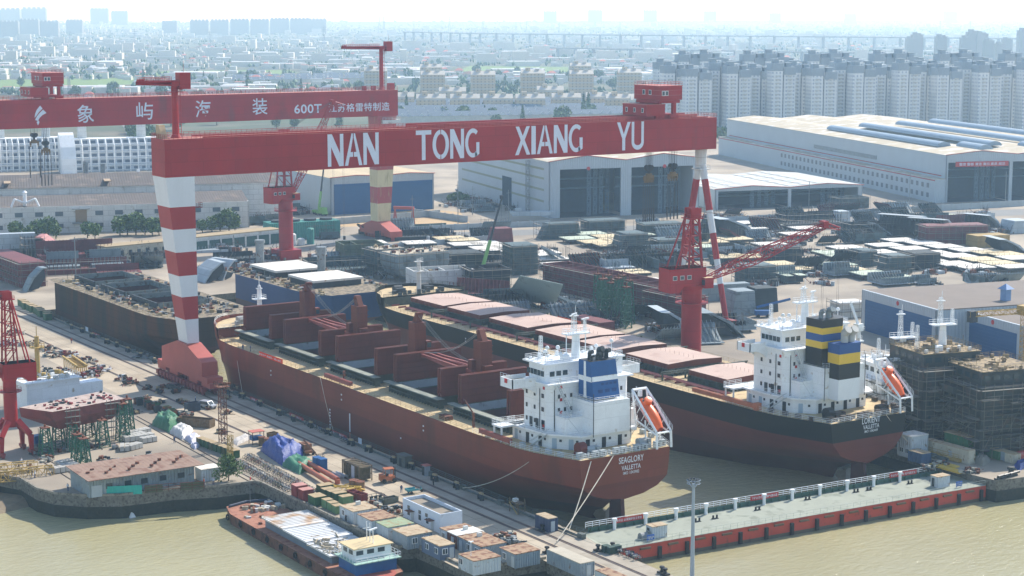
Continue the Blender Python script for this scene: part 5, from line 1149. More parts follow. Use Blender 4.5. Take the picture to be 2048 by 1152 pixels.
scrap('scrap_heap','tangled grey scrap heap left of the white flat-roofed building',788,1026,3.4,60,1.4,scl,1)
scrap('scrap_heap','low scrap pile between the red skips and the white cabin',745,1012,2.2,30,.8,scl,2)
scrap('gear_heap','row of engine parts on the bright quay by the cabin row',1010,1072,2.0,24,.7,scl,3,'machine parts')
scrap('gear_heap','machine parts heap right of the row of cabins',1023,1086,2.0,30,.9,[dsteel,steel,offwhite],4,'machine parts')
scrap('scrap_heap','pale scrap heap in front of the long brown crate',362,833,3.2,50,1.2,scl,6)
scrap('scrap_heap','grey scrap heap beside the dark hull stern by the rails',285,716,2.6,36,1.6,[dsteel,steel],7)
scrap('gear_heap','reddish machinery cluster near the blue cylinder cage',262,768,2.2,34,1.6,[dred,rust,dsteel],8,'machine parts')
for i,(u,v,r,n,h)in enumerate(((110,712,3,50,1.6),(138,712,3,50,1.8),(170,726,3.4,50,1.8),(200,742,3.4,50,2),(92,700,3,40,1.3),(182,752,3,45,1.6),(84,745,3,45,1.8),(120,748,3,45,2),(60,690,3,40,1.5),(246,760,2,30,1.4),(30,668,3,40,1.5),(20,690,3.5,50,2))):
 o=scrap('scrap_heap','',u,v,r,n,h,[rust,dsteel,mat('scrap_white','#b8bcc0',var=.15),dred]if i%2 else scl,20+i);o['group']='scrap heaps left of the quay lane'
from_left([o for o in COL.objects if o.get('group')=='scrap heaps left of the quay lane'],'mixed steel scrap heap','heaps left of the lane')
k=MB()
for i in range(6):k.tube((-1.2+i*.5,.3*(i%2),0),(-1.2+i*.5,.3*(i%2),1.0),.22,n=8)
k.rail([(-1.7,-.7,0),(1.7,-.7,0),(1.7,.9,0),(-1.7,.9,0),(-1.7,-.7,0)],1.2,1.1,.07);tag(k.build('drum_cage',dsteel,None,loc=G(752,1001)),'cage of dark drums beside the quay rail','cage')
crate('waste_skip','long grey open skip right of the drum cage','skip',G(778,1006),(3.6,1.6,1.2),mat('skip_grey','#5d6358',var=.2),.1)
pk=MB()
for i in range(3):
 for j in range(2):pk.box((i*1.25-1.2,j*1.1-.5,.15),(1.1,.95,1.1),0,0);pk.box((i*1.25-1.2,j*1.1-.5,0),(1.15,1.0,.13),0,1)
pkm=pk.mesh('packaged_goods',[mat('wrap_pale','#b9b6ad',rough=.5,var=.15),old_t]);pko=[]
for u,v,r in((262,872,.1),(274,876,.2),(262,882,0),(291,878,.1),(296,884,.1),(285,868,.3),(138,938,.1),(128,932,.2),(122,944,.1),(250,900,1.2),(268,898,.4)):
 o=bpy.data.objects.new('packaged_goods',pkm);COL.objects.link(o);o.location=G(u,v,.01);o.rotation_euler=(0,0,r);tag(o,'','pallet','wrapped goods on the left quay');pko.append(o)
from_left(pko,'pallet of pale wrapped goods','pallets on the left quay')
for i in range(34):
 u,v=rnd.uniform(60,330),rnd.uniform(895,925)if i%2 else rnd.uniform(770,870)
 if 35<u<260 and v<895:u+=235
 if 95<u<200 and v>905:continue
 o=scrap('scrap_heap','',u,v,rnd.uniform(.8,2.0),18,.8,scl if i%2 else[rust,dsteel,tan],300+i);o['group']='small scrap heaps on the left quay'
from_left([o for o in COL.objects if o.get('group')=='small scrap heaps on the left quay'],'small steel scrap heap','small left quay heaps')
cr_=[]
for i in range(26):
 y=300+i*9.6+rnd.uniform(-2,2);o=bpy.data.objects.new('steel_trestle',bpy.data.meshes.get('steel_trestle')or MB().box((0,0,.9),(.5,2.2,.25)).box((0,-.8,0),(.9,.2,.9)).box((0,.8,0),(.9,.2,.9)).box((.1,0,1.15),(.4,1.2,.4),.3,1).mesh('steel_trestle',[dsteel,tan]));COL.objects.link(o);o.location=(190.2+rnd.uniform(-.5,.5),y,.01);o.rotation_euler=(0,0,rnd.uniform(-.3,.3));tag(o,'','trestle','trestles along the dock rail');cr_.append(o)
from_left(cr_,'low steel trestle','trestles along the dock rail')
t=thing('kiosk','small blue kiosk with a red roof on posts on the quay','kiosk',G(513,887));k=MB();k.box((0,0,.9),(2.6,1.8,.9));k.build('counter',blue,t);k=MB()
for sx in(-1,1):
 for sy in(-1,1):k.box((sx*1.4,sy*1.0,0),(.12,.12,2.9))
k.build('post',dsteel,t);k=MB();k.box((0,0,2.9),(3.2,2.5,.12));k.build('roof',mat('roof_salmon','#b7685a',rough=.7,var=.1),t)
t=thing('lattice_mast','tall rusty lattice mast with lamp platform on the quay','mast',G(447,900));k=MB();k.truss((0,0,0),(0,0,14.6),1.5,1.3,12,.13);k.build('lattice',rust,t);k=MB();k.box((0,0,14.6),(2.8,2.8,.12));k.rail([(-1.4,-1.4,14.7),(1.4,-1.4,14.7),(1.4,1.4,14.7),(-1.4,1.4,14.7),(-1.4,-1.4,14.7)],1,1,.08)
for i in range(5):k.box((-1.2+.6*i,-1.5,15.2),(.5,.4,.5))
k.build('platform',rust,t);k=MB();k.box((0,0,0),(2.6,2.6,1.4));k.build('base',dsteel,t)
k=MB();k.truss((0,0,0),(.4,0,7.4),1.0,.9,8,.13);tag(k.build('lattice_mast',dyel,None,loc=G(459,938)),'short dirty yellow lattice mast above the round bush','mast')
def wheel(k,x,y,r,w,mi=0):k.tube((x-w/2,y,r),(x+w/2,y,r),r,n=14,mi=mi)
def car(label,p,rz,m,van=False):
 t=thing('parked_van' if van else 'parked_car',label,'van' if van else 'car',p,rz);L_,W,H=(4.5,1.75,1.85)if van else(4.6,1.8,1.5)
 pr=[(-L_/2,.35),(L_/2-.1,.35),(L_/2,.7),(L_/2-.15,.95),(L_/2-.95,1.05),(L_/2-1.7,H),(-L_/2+.25,H),(-L_/2,1.0)]if van else[(-L_/2,.35),(L_/2,.35),(L_/2,.75),(L_/2-1.2,.95),(L_/2-1.9,H),(-L_/2+1.1,H),(-L_/2+.1,.98)]
 b=MB();b.ext(pr,0,-W/2,W/2);b.build('body',m,t)
 g=MB();y0,y1=(-L_/2+.35,L_/2-1.55)if van else(-L_/2+1.1,L_/2-1.95)
 for s in(-1,1):g.box((s*(W/2+.005),(y0+y1)/2,1.0),(.03,y1-y0,H-1.15))
 yb=L_/2-.98 if van else L_/2-1.25;zb=1.08 if van else .98;yt=L_/2-1.66 if van else L_/2-1.88
 g.quad((-W*.44,yb+.03,zb),(W*.44,yb+.03,zb),(W*.42,yt+.05,H-.06),(-W*.42,yt+.05,H-.06));g.box((0,-L_/2+(.14 if van else .55),1.05),(W*.84,.3 if van else .9,H-1.2));g.build('window',glass,t)
 for s in(-1,1):
  for y in(-L_*.3,L_*.3):
   k=MB();wheel(k,s*(W/2-.08),y,.33,.22);k.build('wheel',black,t)
  k=MB();k.box((s*W*.36,L_/2+.0,.68),(.3,.06,.16));k.build('headlight',offwhite,t)
 return t
car('dark grey car parked in the shade beside the crane leg',G(350,778),R(-150),mat('car_grey','#4b5258',rough=.3,metal=.3,var=.05))
car('silver minivan parked beside the blue cylinder cage',G(416,816),R(205),mat('car_silver','#b3b8bd',rough=.3,metal=.3,var=.05),True)
def forklift(label,p,rz):
 t=thing('forklift',label,'forklift',p,rz);b=MB();b.box((0,-.3,.5),(1.7,3.0,.9));b.box((0,-1.5,.5),(1.7,.8,1.3));b.build('body',mat('lift_orange',(.42,.13,.05),rough=.5,var=.15),t)
 c=MB()
 for sx in(-1,1):
  for y in(-.9,.8):c.box((sx*.75,y,1.4),(.1,.1,1.5))
 c.box((0,0,2.9),(1.8,2.1,.12));c.build('canopy',MATS['lift_orange'],t)
 m_=MB()
 for sx in(-.4,.4):m_.box((sx,1.35,.3),(.14,.16,2.9))
 for z in(.6,1.6,2.9):m_.box((0,1.35,z),(.9,.14,.14))
 m_.build('mast',dsteel,t);f=MB()
 for sx in(-.4,.4):f.box((sx,2.1,.25),(.16,1.5,.08))
 f.build('fork',dsteel,t);s=MB();s.box((0,-.4,1.3),(.7,.6,.5));s.build('seat',black,t)
 for sx in(-.85,.85):
  for y in(-1.2,1.0):k=MB();wheel(k,sx,y,.48,.3);k.build('wheel',black,t)
forklift('orange forklift with canopy driving on the quay lane',G(777,964),R(-100))
t=thing('cargo_trike','turquoise flatbed three-wheeler with rider on the quay','tricycle',G(829,986),R(-95));b=MB();b.box((0,-.7,.65),(1.5,2.3,.12));b.box((0,-1.8,.75),(1.5,.1,.4))
for s in(-1,1):b.box((s*.72,-.7,.75),(.08,2.3,.35))
b.build('cargo_bed',mat('trike_teal','#3f8f97',rough=.5,var=.1),t);b=MB();b.bar((0,.4,.6),(0,1.7,.7),.14);b.bar((0,1.6,.4),(0,1.4,1.2),.1);b.bar((-.4,1.4,1.2),(.4,1.4,1.2),.07);b.build('frame',MATS['trike_teal'],t)
for x,y in((-.7,-1),(.7,-1),(0,1.65)):k=MB();wheel(k,x,y,.32,.14);k.build('wheel',black,t)
t=thing('boom_lift','brown telescopic boom lift beside the blue tarpaulin','boom lift',G(613,908),math.atan2(-(G(650,922)-G(613,902)).x,(G(650,922)-G(613,902)).y));om=mat('lift_brown','#8a5d40',rough=.6,var=.2)
b=MB();b.box((0,0,.5),(2.3,3.2,.6));b.build('chassis',om,t);b=MB();b.box((0,-.6,1.1),(1.9,3.0,1.3));b.build('turret',om,t)
b=MB();b.bar((0,-1.4,2.9),(0,5.0,1.4),.36);b.bar((0,2,2.1),(0,7.0,.8),.26);b.build('boom',om,t);b=MB();b.box((0,7.4,.3),(1.8,.9,.1));b.rail([(-.9,6.95,.4),(.9,6.95,.4),(.9,7.85,.4),(-.9,7.85,.4),(-.9,6.95,.4)],1.1,.8,.07);b.build('basket',dsteel,t)
for sx in(-1.1,1.1):
 for y in(-1.2,1.2):k=MB();wheel(k,sx,y,.5,.4);k.build('wheel',black,t)
def bike_mesh(col,seed):
 k=MB();
 for y in(-.52,.52):
  n=10
  for i in range(n):a,b=2*math.pi*i/n,2*math.pi*(i+1)/n;k.bar((0,y+.33*math.cos(a),.34+.33*math.sin(a)),(0,y+.33*math.cos(b),.34+.33*math.sin(b)),.06,1)
 for a,b in(((0,-.52,.34),(0,-.1,.36)),((0,-.1,.36),(0,-.2,.85)),((0,-.52,.34),(0,-.2,.8)),((0,-.18,.75),(0,.38,.8)),((0,-.1,.36),(0,.38,.7)),((0,.52,.34),(0,.36,1.0)),((-.28,.3,1.02),(.28,.3,1.02))):k.bar(a,b,.06,0)
 k.box((0,-.22,.86),(.16,.3,.09),0,1);k.box((0,.66,.62),(.34,.26,.26),0,2)
 return k.mesh('bicycle',[col,black,mat('basket_grey','#8d8f8d',rough=.5,metal=.4)])
bms=[bike_mesh(m,i)for i,m in enumerate((mat('bike_silver','#9ea3a6',rough=.4,metal=.3),mat('bike_dark','#2f3337',rough=.5),mat('bike_green','#2c5a4a',rough=.5),mat('bike_blue','#3a4f7d',rough=.5),mat('bike_red','#7d3030',rough=.5)))]
bl=['silver bicycle with grey basket','black bicycle with grey basket','green bicycle with grey basket','blue bicycle with grey basket','red bicycle with grey basket']
for a,b,n,nm in(((470,927),(578,986),46,'row by the stone wall'),((494,915),(626,990),54,'row by the tarpaulins')):
 p,q=G(*a),G(*b)
 for i in range(n):
  j=rnd.choice((0,0,0,1,1,2,3,4));s=rnd.uniform(-.25,.25);o=bpy.data.objects.new('bicycle',bms[j]);COL.objects.link(o)
  o.location=p.lerp(q,(i+s)/(n-1))+Vector((rnd.uniform(-.15,.15)+(.95 if i%2 else-.35),0,.01));o.rotation_euler=(0,rnd.uniform(-.16,.16),R(90 if i%2 else-90)+rnd.uniform(-.3,.3))
  tag(o,'%s, %s from the far end of the %s'%(bl[j].split(' with')[0],nth(i),nm),'bicycle','bicycles parked in the '+nm)
p=G(1262,1113)
for i in range(9):
 j=rnd.choice((0,1,3,3));o=bpy.data.objects.new('bicycle',bms[j]);COL.objects.link(o);o.location=G(1242,1106).lerp(G(1278,1120),i/8)+Vector((rnd.uniform(-.5,.3),0,.01));o.rotation_euler=(0,rnd.uniform(-.1,.1),R(90)+rnd.uniform(-.5,.5))
 tag(o,'%s, %s from the left beside the dock gate end'%(bl[j],nth(i)),'bicycle','bicycles by the dock gate')
for i in range(12):
 j=rnd.choice((0,1,3));o=bpy.data.objects.new('bicycle',bms[j]);COL.objects.link(o);q=G(1010-384,848).lerp(G(704,882),i/11)if i<8 else G(678,882).lerp(G(694,888),(i-8)/3);o.location=(191.0+rnd.uniform(-.5,.3),q.y,.01);o.rotation_euler=(0,0,R(90)+rnd.uniform(-.4,.4))
 tag(o,'%s, %s from the left against the dock rail'%(bl[j].split(' with')[0],nth(i)),'bicycle','bicycles by the dock rail')
def person_mesh(shirt,trous,helm):
 bm=bmesh.new();vs={};J={'pel':(0,0,.95,.15),'che':(0,0,1.28,.18),'nek':(0,0,1.48,.075),'hed':(0,.02,1.62,.105),'top':(0,.02,1.72,.085),'kl':(-.11,.06,.5,.075),'fl':(-.12,.0,.06,.06),'tl':(-.12,.16,.04,.05),'kr':(.11,-.05,.5,.075),'fr':(.12,-.14,.06,.06),'tr':(.12,.02,.04,.05),'hl':(-.12,0,.9,.11),'hr':(.12,0,.9,.11),'sl':(-.2,0,1.4,.08),'sr':(.2,0,1.4,.08),'el':(-.27,-.04,1.14,.055),'er':(.27,.04,1.14,.055),'wl':(-.26,.1,.92,.042),'wr':(.26,.18,.95,.042),'dl':(-.25,.17,.84,.04),'dr':(.25,.25,.88,.04)}
 E_=[('pel','che'),('che','nek'),('nek','hed'),('hed','top'),('pel','hl'),('pel','hr'),('hl','kl'),('hr','kr'),('kl','fl'),('kr','fr'),('fl','tl'),('fr','tr'),('che','sl'),('che','sr'),('sl','el'),('sr','er'),('el','wl'),('er','wr'),('wl','dl'),('wr','dr')]
 names=list(J);me=bpy.data.meshes.new('person');me.from_pydata([J[n][:3]for n in names],[(names.index(a),names.index(b))for a,b in E_],[])
 o=bpy.data.objects.new('person',me);COL.objects.link(o);md=o.modifiers.new('skin','SKIN');sv=me.skin_vertices[0].data
 for i,n in enumerate(names):sv[i].radius=(J[n][3],)*2;sv[i].use_root=(n=='pel')
 s=o.modifiers.new('sub','SUBSURF');s.levels=1
 dg=bpy.context.evaluated_depsgraph_get();m2=bpy.data.meshes.new_from_object(o.evaluated_get(dg));bpy.data.objects.remove(o);m2.name='person'
 for m_ in(trous,shirt,mat('skin','#9a6f58',rough=.7),helm):m2.materials.append(m_)
 for p in m2.polygons:
  z=p.center.z;x=abs(p.center.x);p.material_index=3 if z>1.66 else 2 if z>1.46 or(z<.96 and x>.2)else 1 if z>.93 else 0;p.use_smooth=True
 return m2
pw=mat('work_blue','#34456b',rough=.8);pd=mat('work_dark','#23262c',rough=.8);pl_=mat('work_white','#c9cdd2',rough=.8);por=mat('work_orange','#a8472a',rough=.8);hw_=mat('helmet_white','#e2e4e6',rough=.4);hy=mat('helmet_yellow','#d1a42c',rough=.4);hrd=mat('helmet_red','#b03a2c',rough=.4)
pms={'dark':person_mesh(pd,pd,hw_),'blue':person_mesh(pw,pw,hw_),'white':person_mesh(pl_,pw,hw_),'orange':person_mesh(por,pw,hrd),'yellow':person_mesh(pw,pd,hy)}
def person(kind,p,rz,label):
 o=bpy.data.objects.new('person',pms[kind]);COL.objects.link(o);o.location=p;o.rotation_euler=(0,0,rz);return tag(o,label,'person')
person('dark',G(867,971),2.0,'person in dark clothes walking along the dock rail');person('dark',G(692,1046),.4,'person in dark clothes with white helmet standing by the white cabin');person('orange',G(143,687),2.6,'person in orange walking on the sunny quay lane')
person('white',G(391,803),1.0,'person in white shirt riding past in the crane leg shade');person('blue',G(349,886),.2,'person in blue standing by the pale frames near the tarpaulins');person('blue',(178.2,G(829,986).y,.5),R(180),'person riding the turquoise three-wheeler');bpy.data.objects[-1]if False else None
person('blue',G(501,703,WZ+SZD+.0),1.2,'person in blue on the red ship deck, right of two');person('blue',G(502-16,701,WZ+SZD),.2,'person in blue on the red ship deck, left of two')
person('white',G(136,982),2,'person in green vest below the rusted shed corner');person('orange',G(408,973),.7,'person in orange by the olive fence near the bush');person('white',G(427,970),2.7,'person in white by the olive fence near the bush')
for i,(u,v)in enumerate(((55,938),(58,945),(64,950),(38,938),(70,956),(61,941),(43,931))):person(('white','blue','white','yellow','white','orange','white')[i],G(u,v),i*1.1,'worker in the group under the left red crane, %s from the left'%nth([3,4,5,0,6,2,1][i]))
def leaf_tree(name,h,r,n,seed,leafm,trunk_h=.3,size=.5,squash=1.0,blobs=9):
 """tapered trunk with limbs and a crown of leaf clumps; returns root"""
 rr=random.Random(seed);t=thing(name,'','tree');k=MB();k.tube((0,0,0),(.1,.05,h*trunk_h),.05*h*.5,.03*h*.5,7)
 bl_=[]
 for i in range(blobs):
  a=rr.uniform(0,6.28);d=r*rr.uniform(.1,.68);z=h*rr.uniform(trunk_h+.08,.86);bl_.append((Vector((d*math.cos(a),d*math.sin(a),z)),r*rr.uniform(.32,.55)))
  k.tube((.1,.05,h*trunk_h*rr.uniform(.6,1)),bl_[-1][0],.018*h*.5,.006*h,5)
 k.build('trunk',mat('bark','#4a3b2e',rough=.95,var=.2,sc=2),t);c=MB()
 for i in range(n):
  p,s=bl_[i%blobs];v=Vector((rr.gauss(0,1),rr.gauss(0,1),rr.gauss(0,1)*squash)).normalized()*s*rr.random()**.33;q=p+v
  u=Vector((rr.gauss(0,1),rr.gauss(0,1),rr.gauss(0,1))).normalized();w_=u.cross(Vector((rr.gauss(0,1),rr.gauss(0,1),rr.gauss(0,1)))).normalized();sz=size*rr.uniform(.6,1.4)
  c.add([q-u*sz*.5,q+w_*sz*.34,q+u*sz*.5,q-w_*sz*.34],[(0,1,2,3)],rr.randrange(3)if True else 0)
 c.build('crown',leafm,t);return t
lf=[mat('leaf_dark',(.035,.085,.02),rough=.7,var=.2,sc=1),mat('leaf_mid',(.07,.14,.03),rough=.7,var=.2,sc=1),mat('leaf_light',(.13,.20,.05),rough=.7,var=.2,sc=1)]
tr=leaf_tree('round_bush',5.6,3.3,2600,5,lf,.2,.42,blobs=12);tr.location=G(457,962);tag(tr,'round green bush on the corner of the stone quay wall','bush')
t=thing('lamp_mast','tall grey floodlight mast with ring of lamps at the bottom edge','lamp post',(190.3,234,0));k=MB();k.tube((0,0,0),(0,0,18.2),.42,.24,12);k.build('pole',mat('galvanised','#9aa7b4',rough=.4,metal=.3,var=.08),t,smooth=40)
k=MB()
for i in range(10):
 a=i*math.pi/5;c,s=math.cos(a),math.sin(a);k.bar((c*.3,s*.3,17.6),(c*1.15,s*1.15,18.8),.07);b=a+math.pi/5
 for z in(18.3,18.9):k.bar((c*1.15,s*1.15,z),(math.cos(b)*1.15,math.sin(b)*1.15,z),.07)
k.build('lamp_ring',MATS['galvanised'],t)
for i in range(8):a=i*math.pi/4;k=MB();k.box((math.cos(a)*.85,math.sin(a)*.85,18.75),(.42,.3,.34),a);k.build('floodlight',dsteel,t)
t=thing('lamp_mast','slender white lamp mast at the corner cabin on the quay wall','lamp post',G(942,1141));k=MB();k.tube((0,0,0),(0,0,5.2),.08,.05,8);k.build('pole',white,t);k=MB()
for a in(0,2.1,4.2):k.box((.3*math.cos(a),.3*math.sin(a),5.2),(.4,.25,.14),a)
k.build('lamp_head',white,t)
pts=inlet;k=MB()
for a,b in zip(pts,pts[1:]):
 A_,B_=Vector((a[0],a[1],0)),Vector((b[0],b[1],0));d=(B_-A_);n_=Vector((-d.y,d.x,0)).normalized()*.35
 k.add([A_-n_*.2,B_-n_*.2,B_+n_,A_+n_,A_-n_*.2+Vector((0,0,.45)),B_-n_*.2+Vector((0,0,.45)),B_+n_+Vector((0,0,.45)),A_+n_+Vector((0,0,.45))],[(0,1,5,4),(1,2,6,5),(2,3,7,6),(3,0,4,7),(4,5,6,7)])
tag(k.build('quay_parapet',mat('parapet_stone',(.26,.235,.19),rough=.95,var=.25,sc=.9,col2=(.12,.11,.085),amt=.35)),'low stone parapet along the inlet quay wall','wall')
for i,(u,v)in enumerate(((1196,1102),(1225,1098),(1324,1146),(1330,1150),(1094,1106),(1085,1062))):
 k=MB();k.box((0,0,0),(1.3,1.3,.3));k.lathe((0,0,.3),[(.34,0),(.26,.5),(.48,.7),(.44,.95),(0,1.0)],12);tag(k.build('bollard',black,None,loc=G(u,v,.012)),'black mooring bollard on the quay, %s from the left'%nth([2,3,4,5,1,0][i]),'bollard','mooring bollards on the quay')
for u,v,d,m,lb,nm in((800,934,(1.8,3.4,2.5),mat('hut_grey','#5f625c',var=.2),'grey pump hut with flat roof against the dock rail','pump_hut'),(851,951,(1.2,1.3,2.2),mat('booth_grey','#8f979f',var=.1),'narrow grey booth with pink roof against the dock rail','guard_booth')):
 p=G(u,v);t=thing(nm,lb,'hut',(190.6,p.y,.02));k=MB();k.box((0,0,0),d);k.build('wall',m,t);k=MB();k.box((0,0,d[2]),(d[0]+.4,d[1]+.5,.12));k.build('roof',MATS['roof_salmon']if 'pink' in lb else m,t);k=MB();k.box((-d[0]/2-.03,.2,.05),(.1,.9,1.9));k.build('door',dsteel,t)
for i,(u,v)in enumerate(((505,808),(585,841),(672,876),(169,676))):
 p=G(u,v);k=MB();k.box((0,0,.3),(.06,7.5 if i<3 else 6,.85));o=k.build('slogan_board',mat('slogan_pink',(.42,.07,.07),rough=.7,var=.1),None,loc=(191.3,p.y,0));tag(o,'red slogan board on the dock railing, %s from the left'%nth([1,2,3,0][i]),'sign','slogan boards on the dock railing')
 text('安全第一 预防为主','lettering',mk,o,(-.05,2.9,.48),(0,-1,0),(0,0,1),5.6,.5,.01,.0)
for i,(u,v,w_)in enumerate(((729,893,1.6),(189,666,2.2))):
 p=G(u,v);k=MB();k.box((0,0,.8),(.06,w_,1.3));k.box((0,-w_*.4,0),(.08,.1,.8),0,1);k.box((0,w_*.4,0),(.08,.1,.8),0,1);tag(k.build('notice_board',[mat('notice_white','#b5bfca',var=.04),dsteel],None,loc=(190.9,p.y,0)),'white notice board on legs by the dock rail, %s one'%('near','far')[i],'sign')
t=thing('timber_stage','small timber stage with white box and yellow braces by the dock rail','platform',(190.9,289.5,0));k=MB();k.box((0,0,2.0),(1.8,3.2,.12))
for sx in(-.8,.8):
 for sy in(-1.5,1.5):k.box((sx,sy,0),(.14,.14,2.9))
k.build('deck',MATS['old_timber'],t);k=MB();k.bar((-.9,-1.5,0),(-.9,1.5,2.0),.16);k.build('brace',dyel,t);k=MB();k.box((0,.6,2.14),(.9,.9,.6));k.build('box',offwhite,t)
# barge, dock gate pontoon, right quay
bx,by=152.0,300.0
def wpt(u,v,z):return G(u,v,z)
A=[wpt(440,1020,-2.6),wpt(566,1006,-2.6)]
ax=(A[1]-A[0]);ax.z=0;ax.normalize();ay=Vector((-ax.y,ax.x,0));rzB=math.atan2(ax.y,ax.x)
e=wpt(650,1149,-2.6)-wpt(446,1033,-2.6);lg=Vector((e.x,e.y,0)).normalized();rzB=math.atan2(-lg.x,lg.y)+math.pi
t=thing('cargo_barge','rusty river barge with white hatch covers and blue wheelhouse moored in the inlet','barge',(wpt(500,1010,-2.6)+lg*0).to_tuple()[:2]+(WZ,),0)
o=Vector(t.location);n_=Vector((-lg.y,lg.x,0));
if n_.x<0:n_=-n_
def L2(a,b,z=0):return lg*a+n_*b+Vector((0,0,z))
hwB=6.2;LB=56
out=[(-1.5,-4.6),(-2.6,0),(-1.5,5.0),(1.5,6.0),(LB-6,6.2),(LB,4.6),(LB+1.6,0),(LB,-4.6),(LB-6,-6.2),(4,-6.2)]
h=MB();n=len(out);zt=2.2
lo_=[L2(a*.99+(.8 if a<3 else 0),b*.97,-.9)for a,b in out];up=[L2(a,b,zt)for a,b in out];up2=[L2(a,b,zt+.0)for a,b in out]
h.add(lo_+up,[(i,(i+1)%n,n+(i+1)%n,n+i)for i in range(n)]);h.f=[tuple(reversed(f))for f in h.f]
ho=h.build('hull',mat('barge_hull','#6d4a3c',rough=.8,var=.25,sc=.4,col2='#3f332d',amt=.35),t)
d=MB();d.add([q+Vector((0,0,0))for q in reversed(up)],[tuple(range(n))]);d.build('deck',mat('barge_deck','#a1705a',rough=.9,var=.12,sc=.5,col2='#86513f',amt=.3),t)
for i in range(9):
 k=MB();a=3+i*6.2;p=L2(a,-6.35,1.3)
 for q in range(10):t0,t1=q*.628,(q+1)*.628;k.bar(p+lg*(.55*math.cos(t0))+Vector((0,0,.55*math.sin(t0))),p+lg*(.55*math.cos(t1))+Vector((0,0,.55*math.sin(t1))),.26)
 k.build('tyre_fender',black,t)
def bbox(k,a0,a1,b0,b1,z0,z1,mi=0,top=None):
 q=[L2(a0,b0),L2(a1,b0),L2(a1,b1),L2(a0,b1)]
 if(q[1]-q[0]).cross(q[3]-q[0]).z<0:q.reverse()
 k.prism([(v.x,v.y)for v in q],z0,z1,mi,top)
co=MB();bbox(co,16.4,45,-4.2,4.6,zt,zt+1.6);cm=co.build('hatch_coaming',mat('barge_grey','#6f7c88',rough=.6,var=.15),t)
hcw=mat('barge_cover','#d6d6d4',rough=.7,var=.05,sc=.4,col2='#a89a86',amt=.1);hcy=mat('barge_cover_stained','#d2d0cb',rough=.7,var=.06,sc=.15,col2='#b98333',amt=.34,sharp=.2)
for a0,a1,z,m in((16,25.4,2.0,hcy),(25.6,35.6,1.9,hcw),(35.8,45.6,1.7,hcw)):
 k=MB();bbox(k,a0,a1,-4.8,5.2,zt+z-.3,zt+z)
 for i in range(9):bbox(k,a0+.4+(a1-a0-1)*i/9,a0+.55+(a1-a0-1)*i/9,-4.6,5.0,zt+z,zt+z+.12)
 k.build('hatch_cover',m,t)
k=MB();rr=random.Random(9)
for i in range(70):p=L2(rr.uniform(36,45),rr.uniform(-4.4,2),zt+1.85);q=p+Vector((rr.uniform(-1.6,1.6),rr.uniform(-1.6,1.6),rr.uniform(0,.35)));k.bar(p,q,rr.uniform(.1,.3));
k.build('crumpled_tarpaulin',mat('tarp_beige','#a89c86',rough=.9,var=.3,sc=2),t)
w=MB();bbox(w,47,54,-3.8,4.4,zt,zt+2.2);w.build('deckhouse',blue,t);w=MB();bbox(w,46.4,54.8,-4.4,5.0,zt+2.2,zt+2.35);w.build('upper_deck',mat('deck_mint','#9dbcae',var=.1),t)
w=MB();bbox(w,47.4,52.6,-3.4,4.0,zt+2.36,zt+4.5);wh=w.build('wheelhouse',white,t);w=MB();bbox(w,47,53,-3.8,4.4,zt+4.5,zt+4.65);w.build('wheelhouse_roof',mat('roof_cream','#c9b48a',rough=.8,var=.1),t)
for b in(-2.4,-.2,2.0):w=MB();bbox(w,52.6,52.66,b-.7,b+.7,zt+3.3,zt+4.1);bbox(w,47.34,47.4,b-.7,b+.7,zt+3.3,zt+4.1);w.build('window',glass,wh)
w=MB();bbox(w,48.2,49.6,-3.46,-3.4,zt+3.3,zt+4.1);bbox(w,50.4,51.8,-3.46,-3.4,zt+3.3,zt+4.1);w.build('window',glass,wh)
w=MB();w.rail([L2(46.4,-4.3,zt+2.35),L2(54.7,-4.3,zt+2.35),L2(54.7,4.9,zt+2.35),L2(46.4,4.9,zt+2.35)],1,1.2,.07,0,1);w.build('railing',white,t)
w=MB();p=L2(49,1,zt+4.6)
for dx in(0,1.2):q=p+lg*dx;w.tube(q,q+Vector((0,0,3.6)),.09,n=6);w.bar(q+n_*-.8+Vector((0,0,2.4)),q+n_*.8+Vector((0,0,2.4)),.07)
w.box(p+lg*2.4+Vector((0,0,2.6)),(2.2,.3,.25),.4);w.bar(p+lg*2.4,p+lg*2.4+Vector((0,0,2.6)),.14);w.build('aerial_mast',white,t)
w=MB();a0=LB-1.5;w.lathe(L2(a0,0,zt),[(0,.02),(3.6,.03)],18);w.build('stern_deck',mat('deck_red','#a8584a',var=.1),t)
k=MB();rr=random.Random(3)
for i in range(40):p=L2(rr.uniform(1,6.5),rr.uniform(-2.5,5),zt);k.box(p,(rr.uniform(.3,1.4),rr.uniform(.3,.9),rr.uniform(.2,.9)),rr.uniform(0,3),i%3)
for i in range(8):p=L2(rr.uniform(8,15),rr.uniform(-5,5),zt);k.box(p,(.9,.5,.35),rr.uniform(0,3),i%3)
k.build('deck_clutter',[rust,MATS['tarp_beige'],offwhite],t)
k=MB();k.tube(L2(-.5,-4.4,zt+.3),L2(-1.9,0,zt+.3),.28,n=8);k.tube(L2(-1.9,0,zt+.3),L2(-.5,4.8,zt+.3),.28,n=8);k.build('bow_fender',mat('fender_blue','#2f3d52',var=.2),t)
t2=thing('flag_pole','thin pole with a small red flag on the barge bow','flag pole',o+L2(-1.2,.6,zt));k=MB();k.tube((0,0,0),(0,0,5.6),.07,.05,6);k.build('pole',steel,t2);k=MB();k.add([(0,0,5.6),(.35,.1,5.45),(.3,0,4.9),(0,0,4.95)],[(0,1,2,3),(3,2,1,0)]);k.build('flag',MATS['banner_orange'],t2)
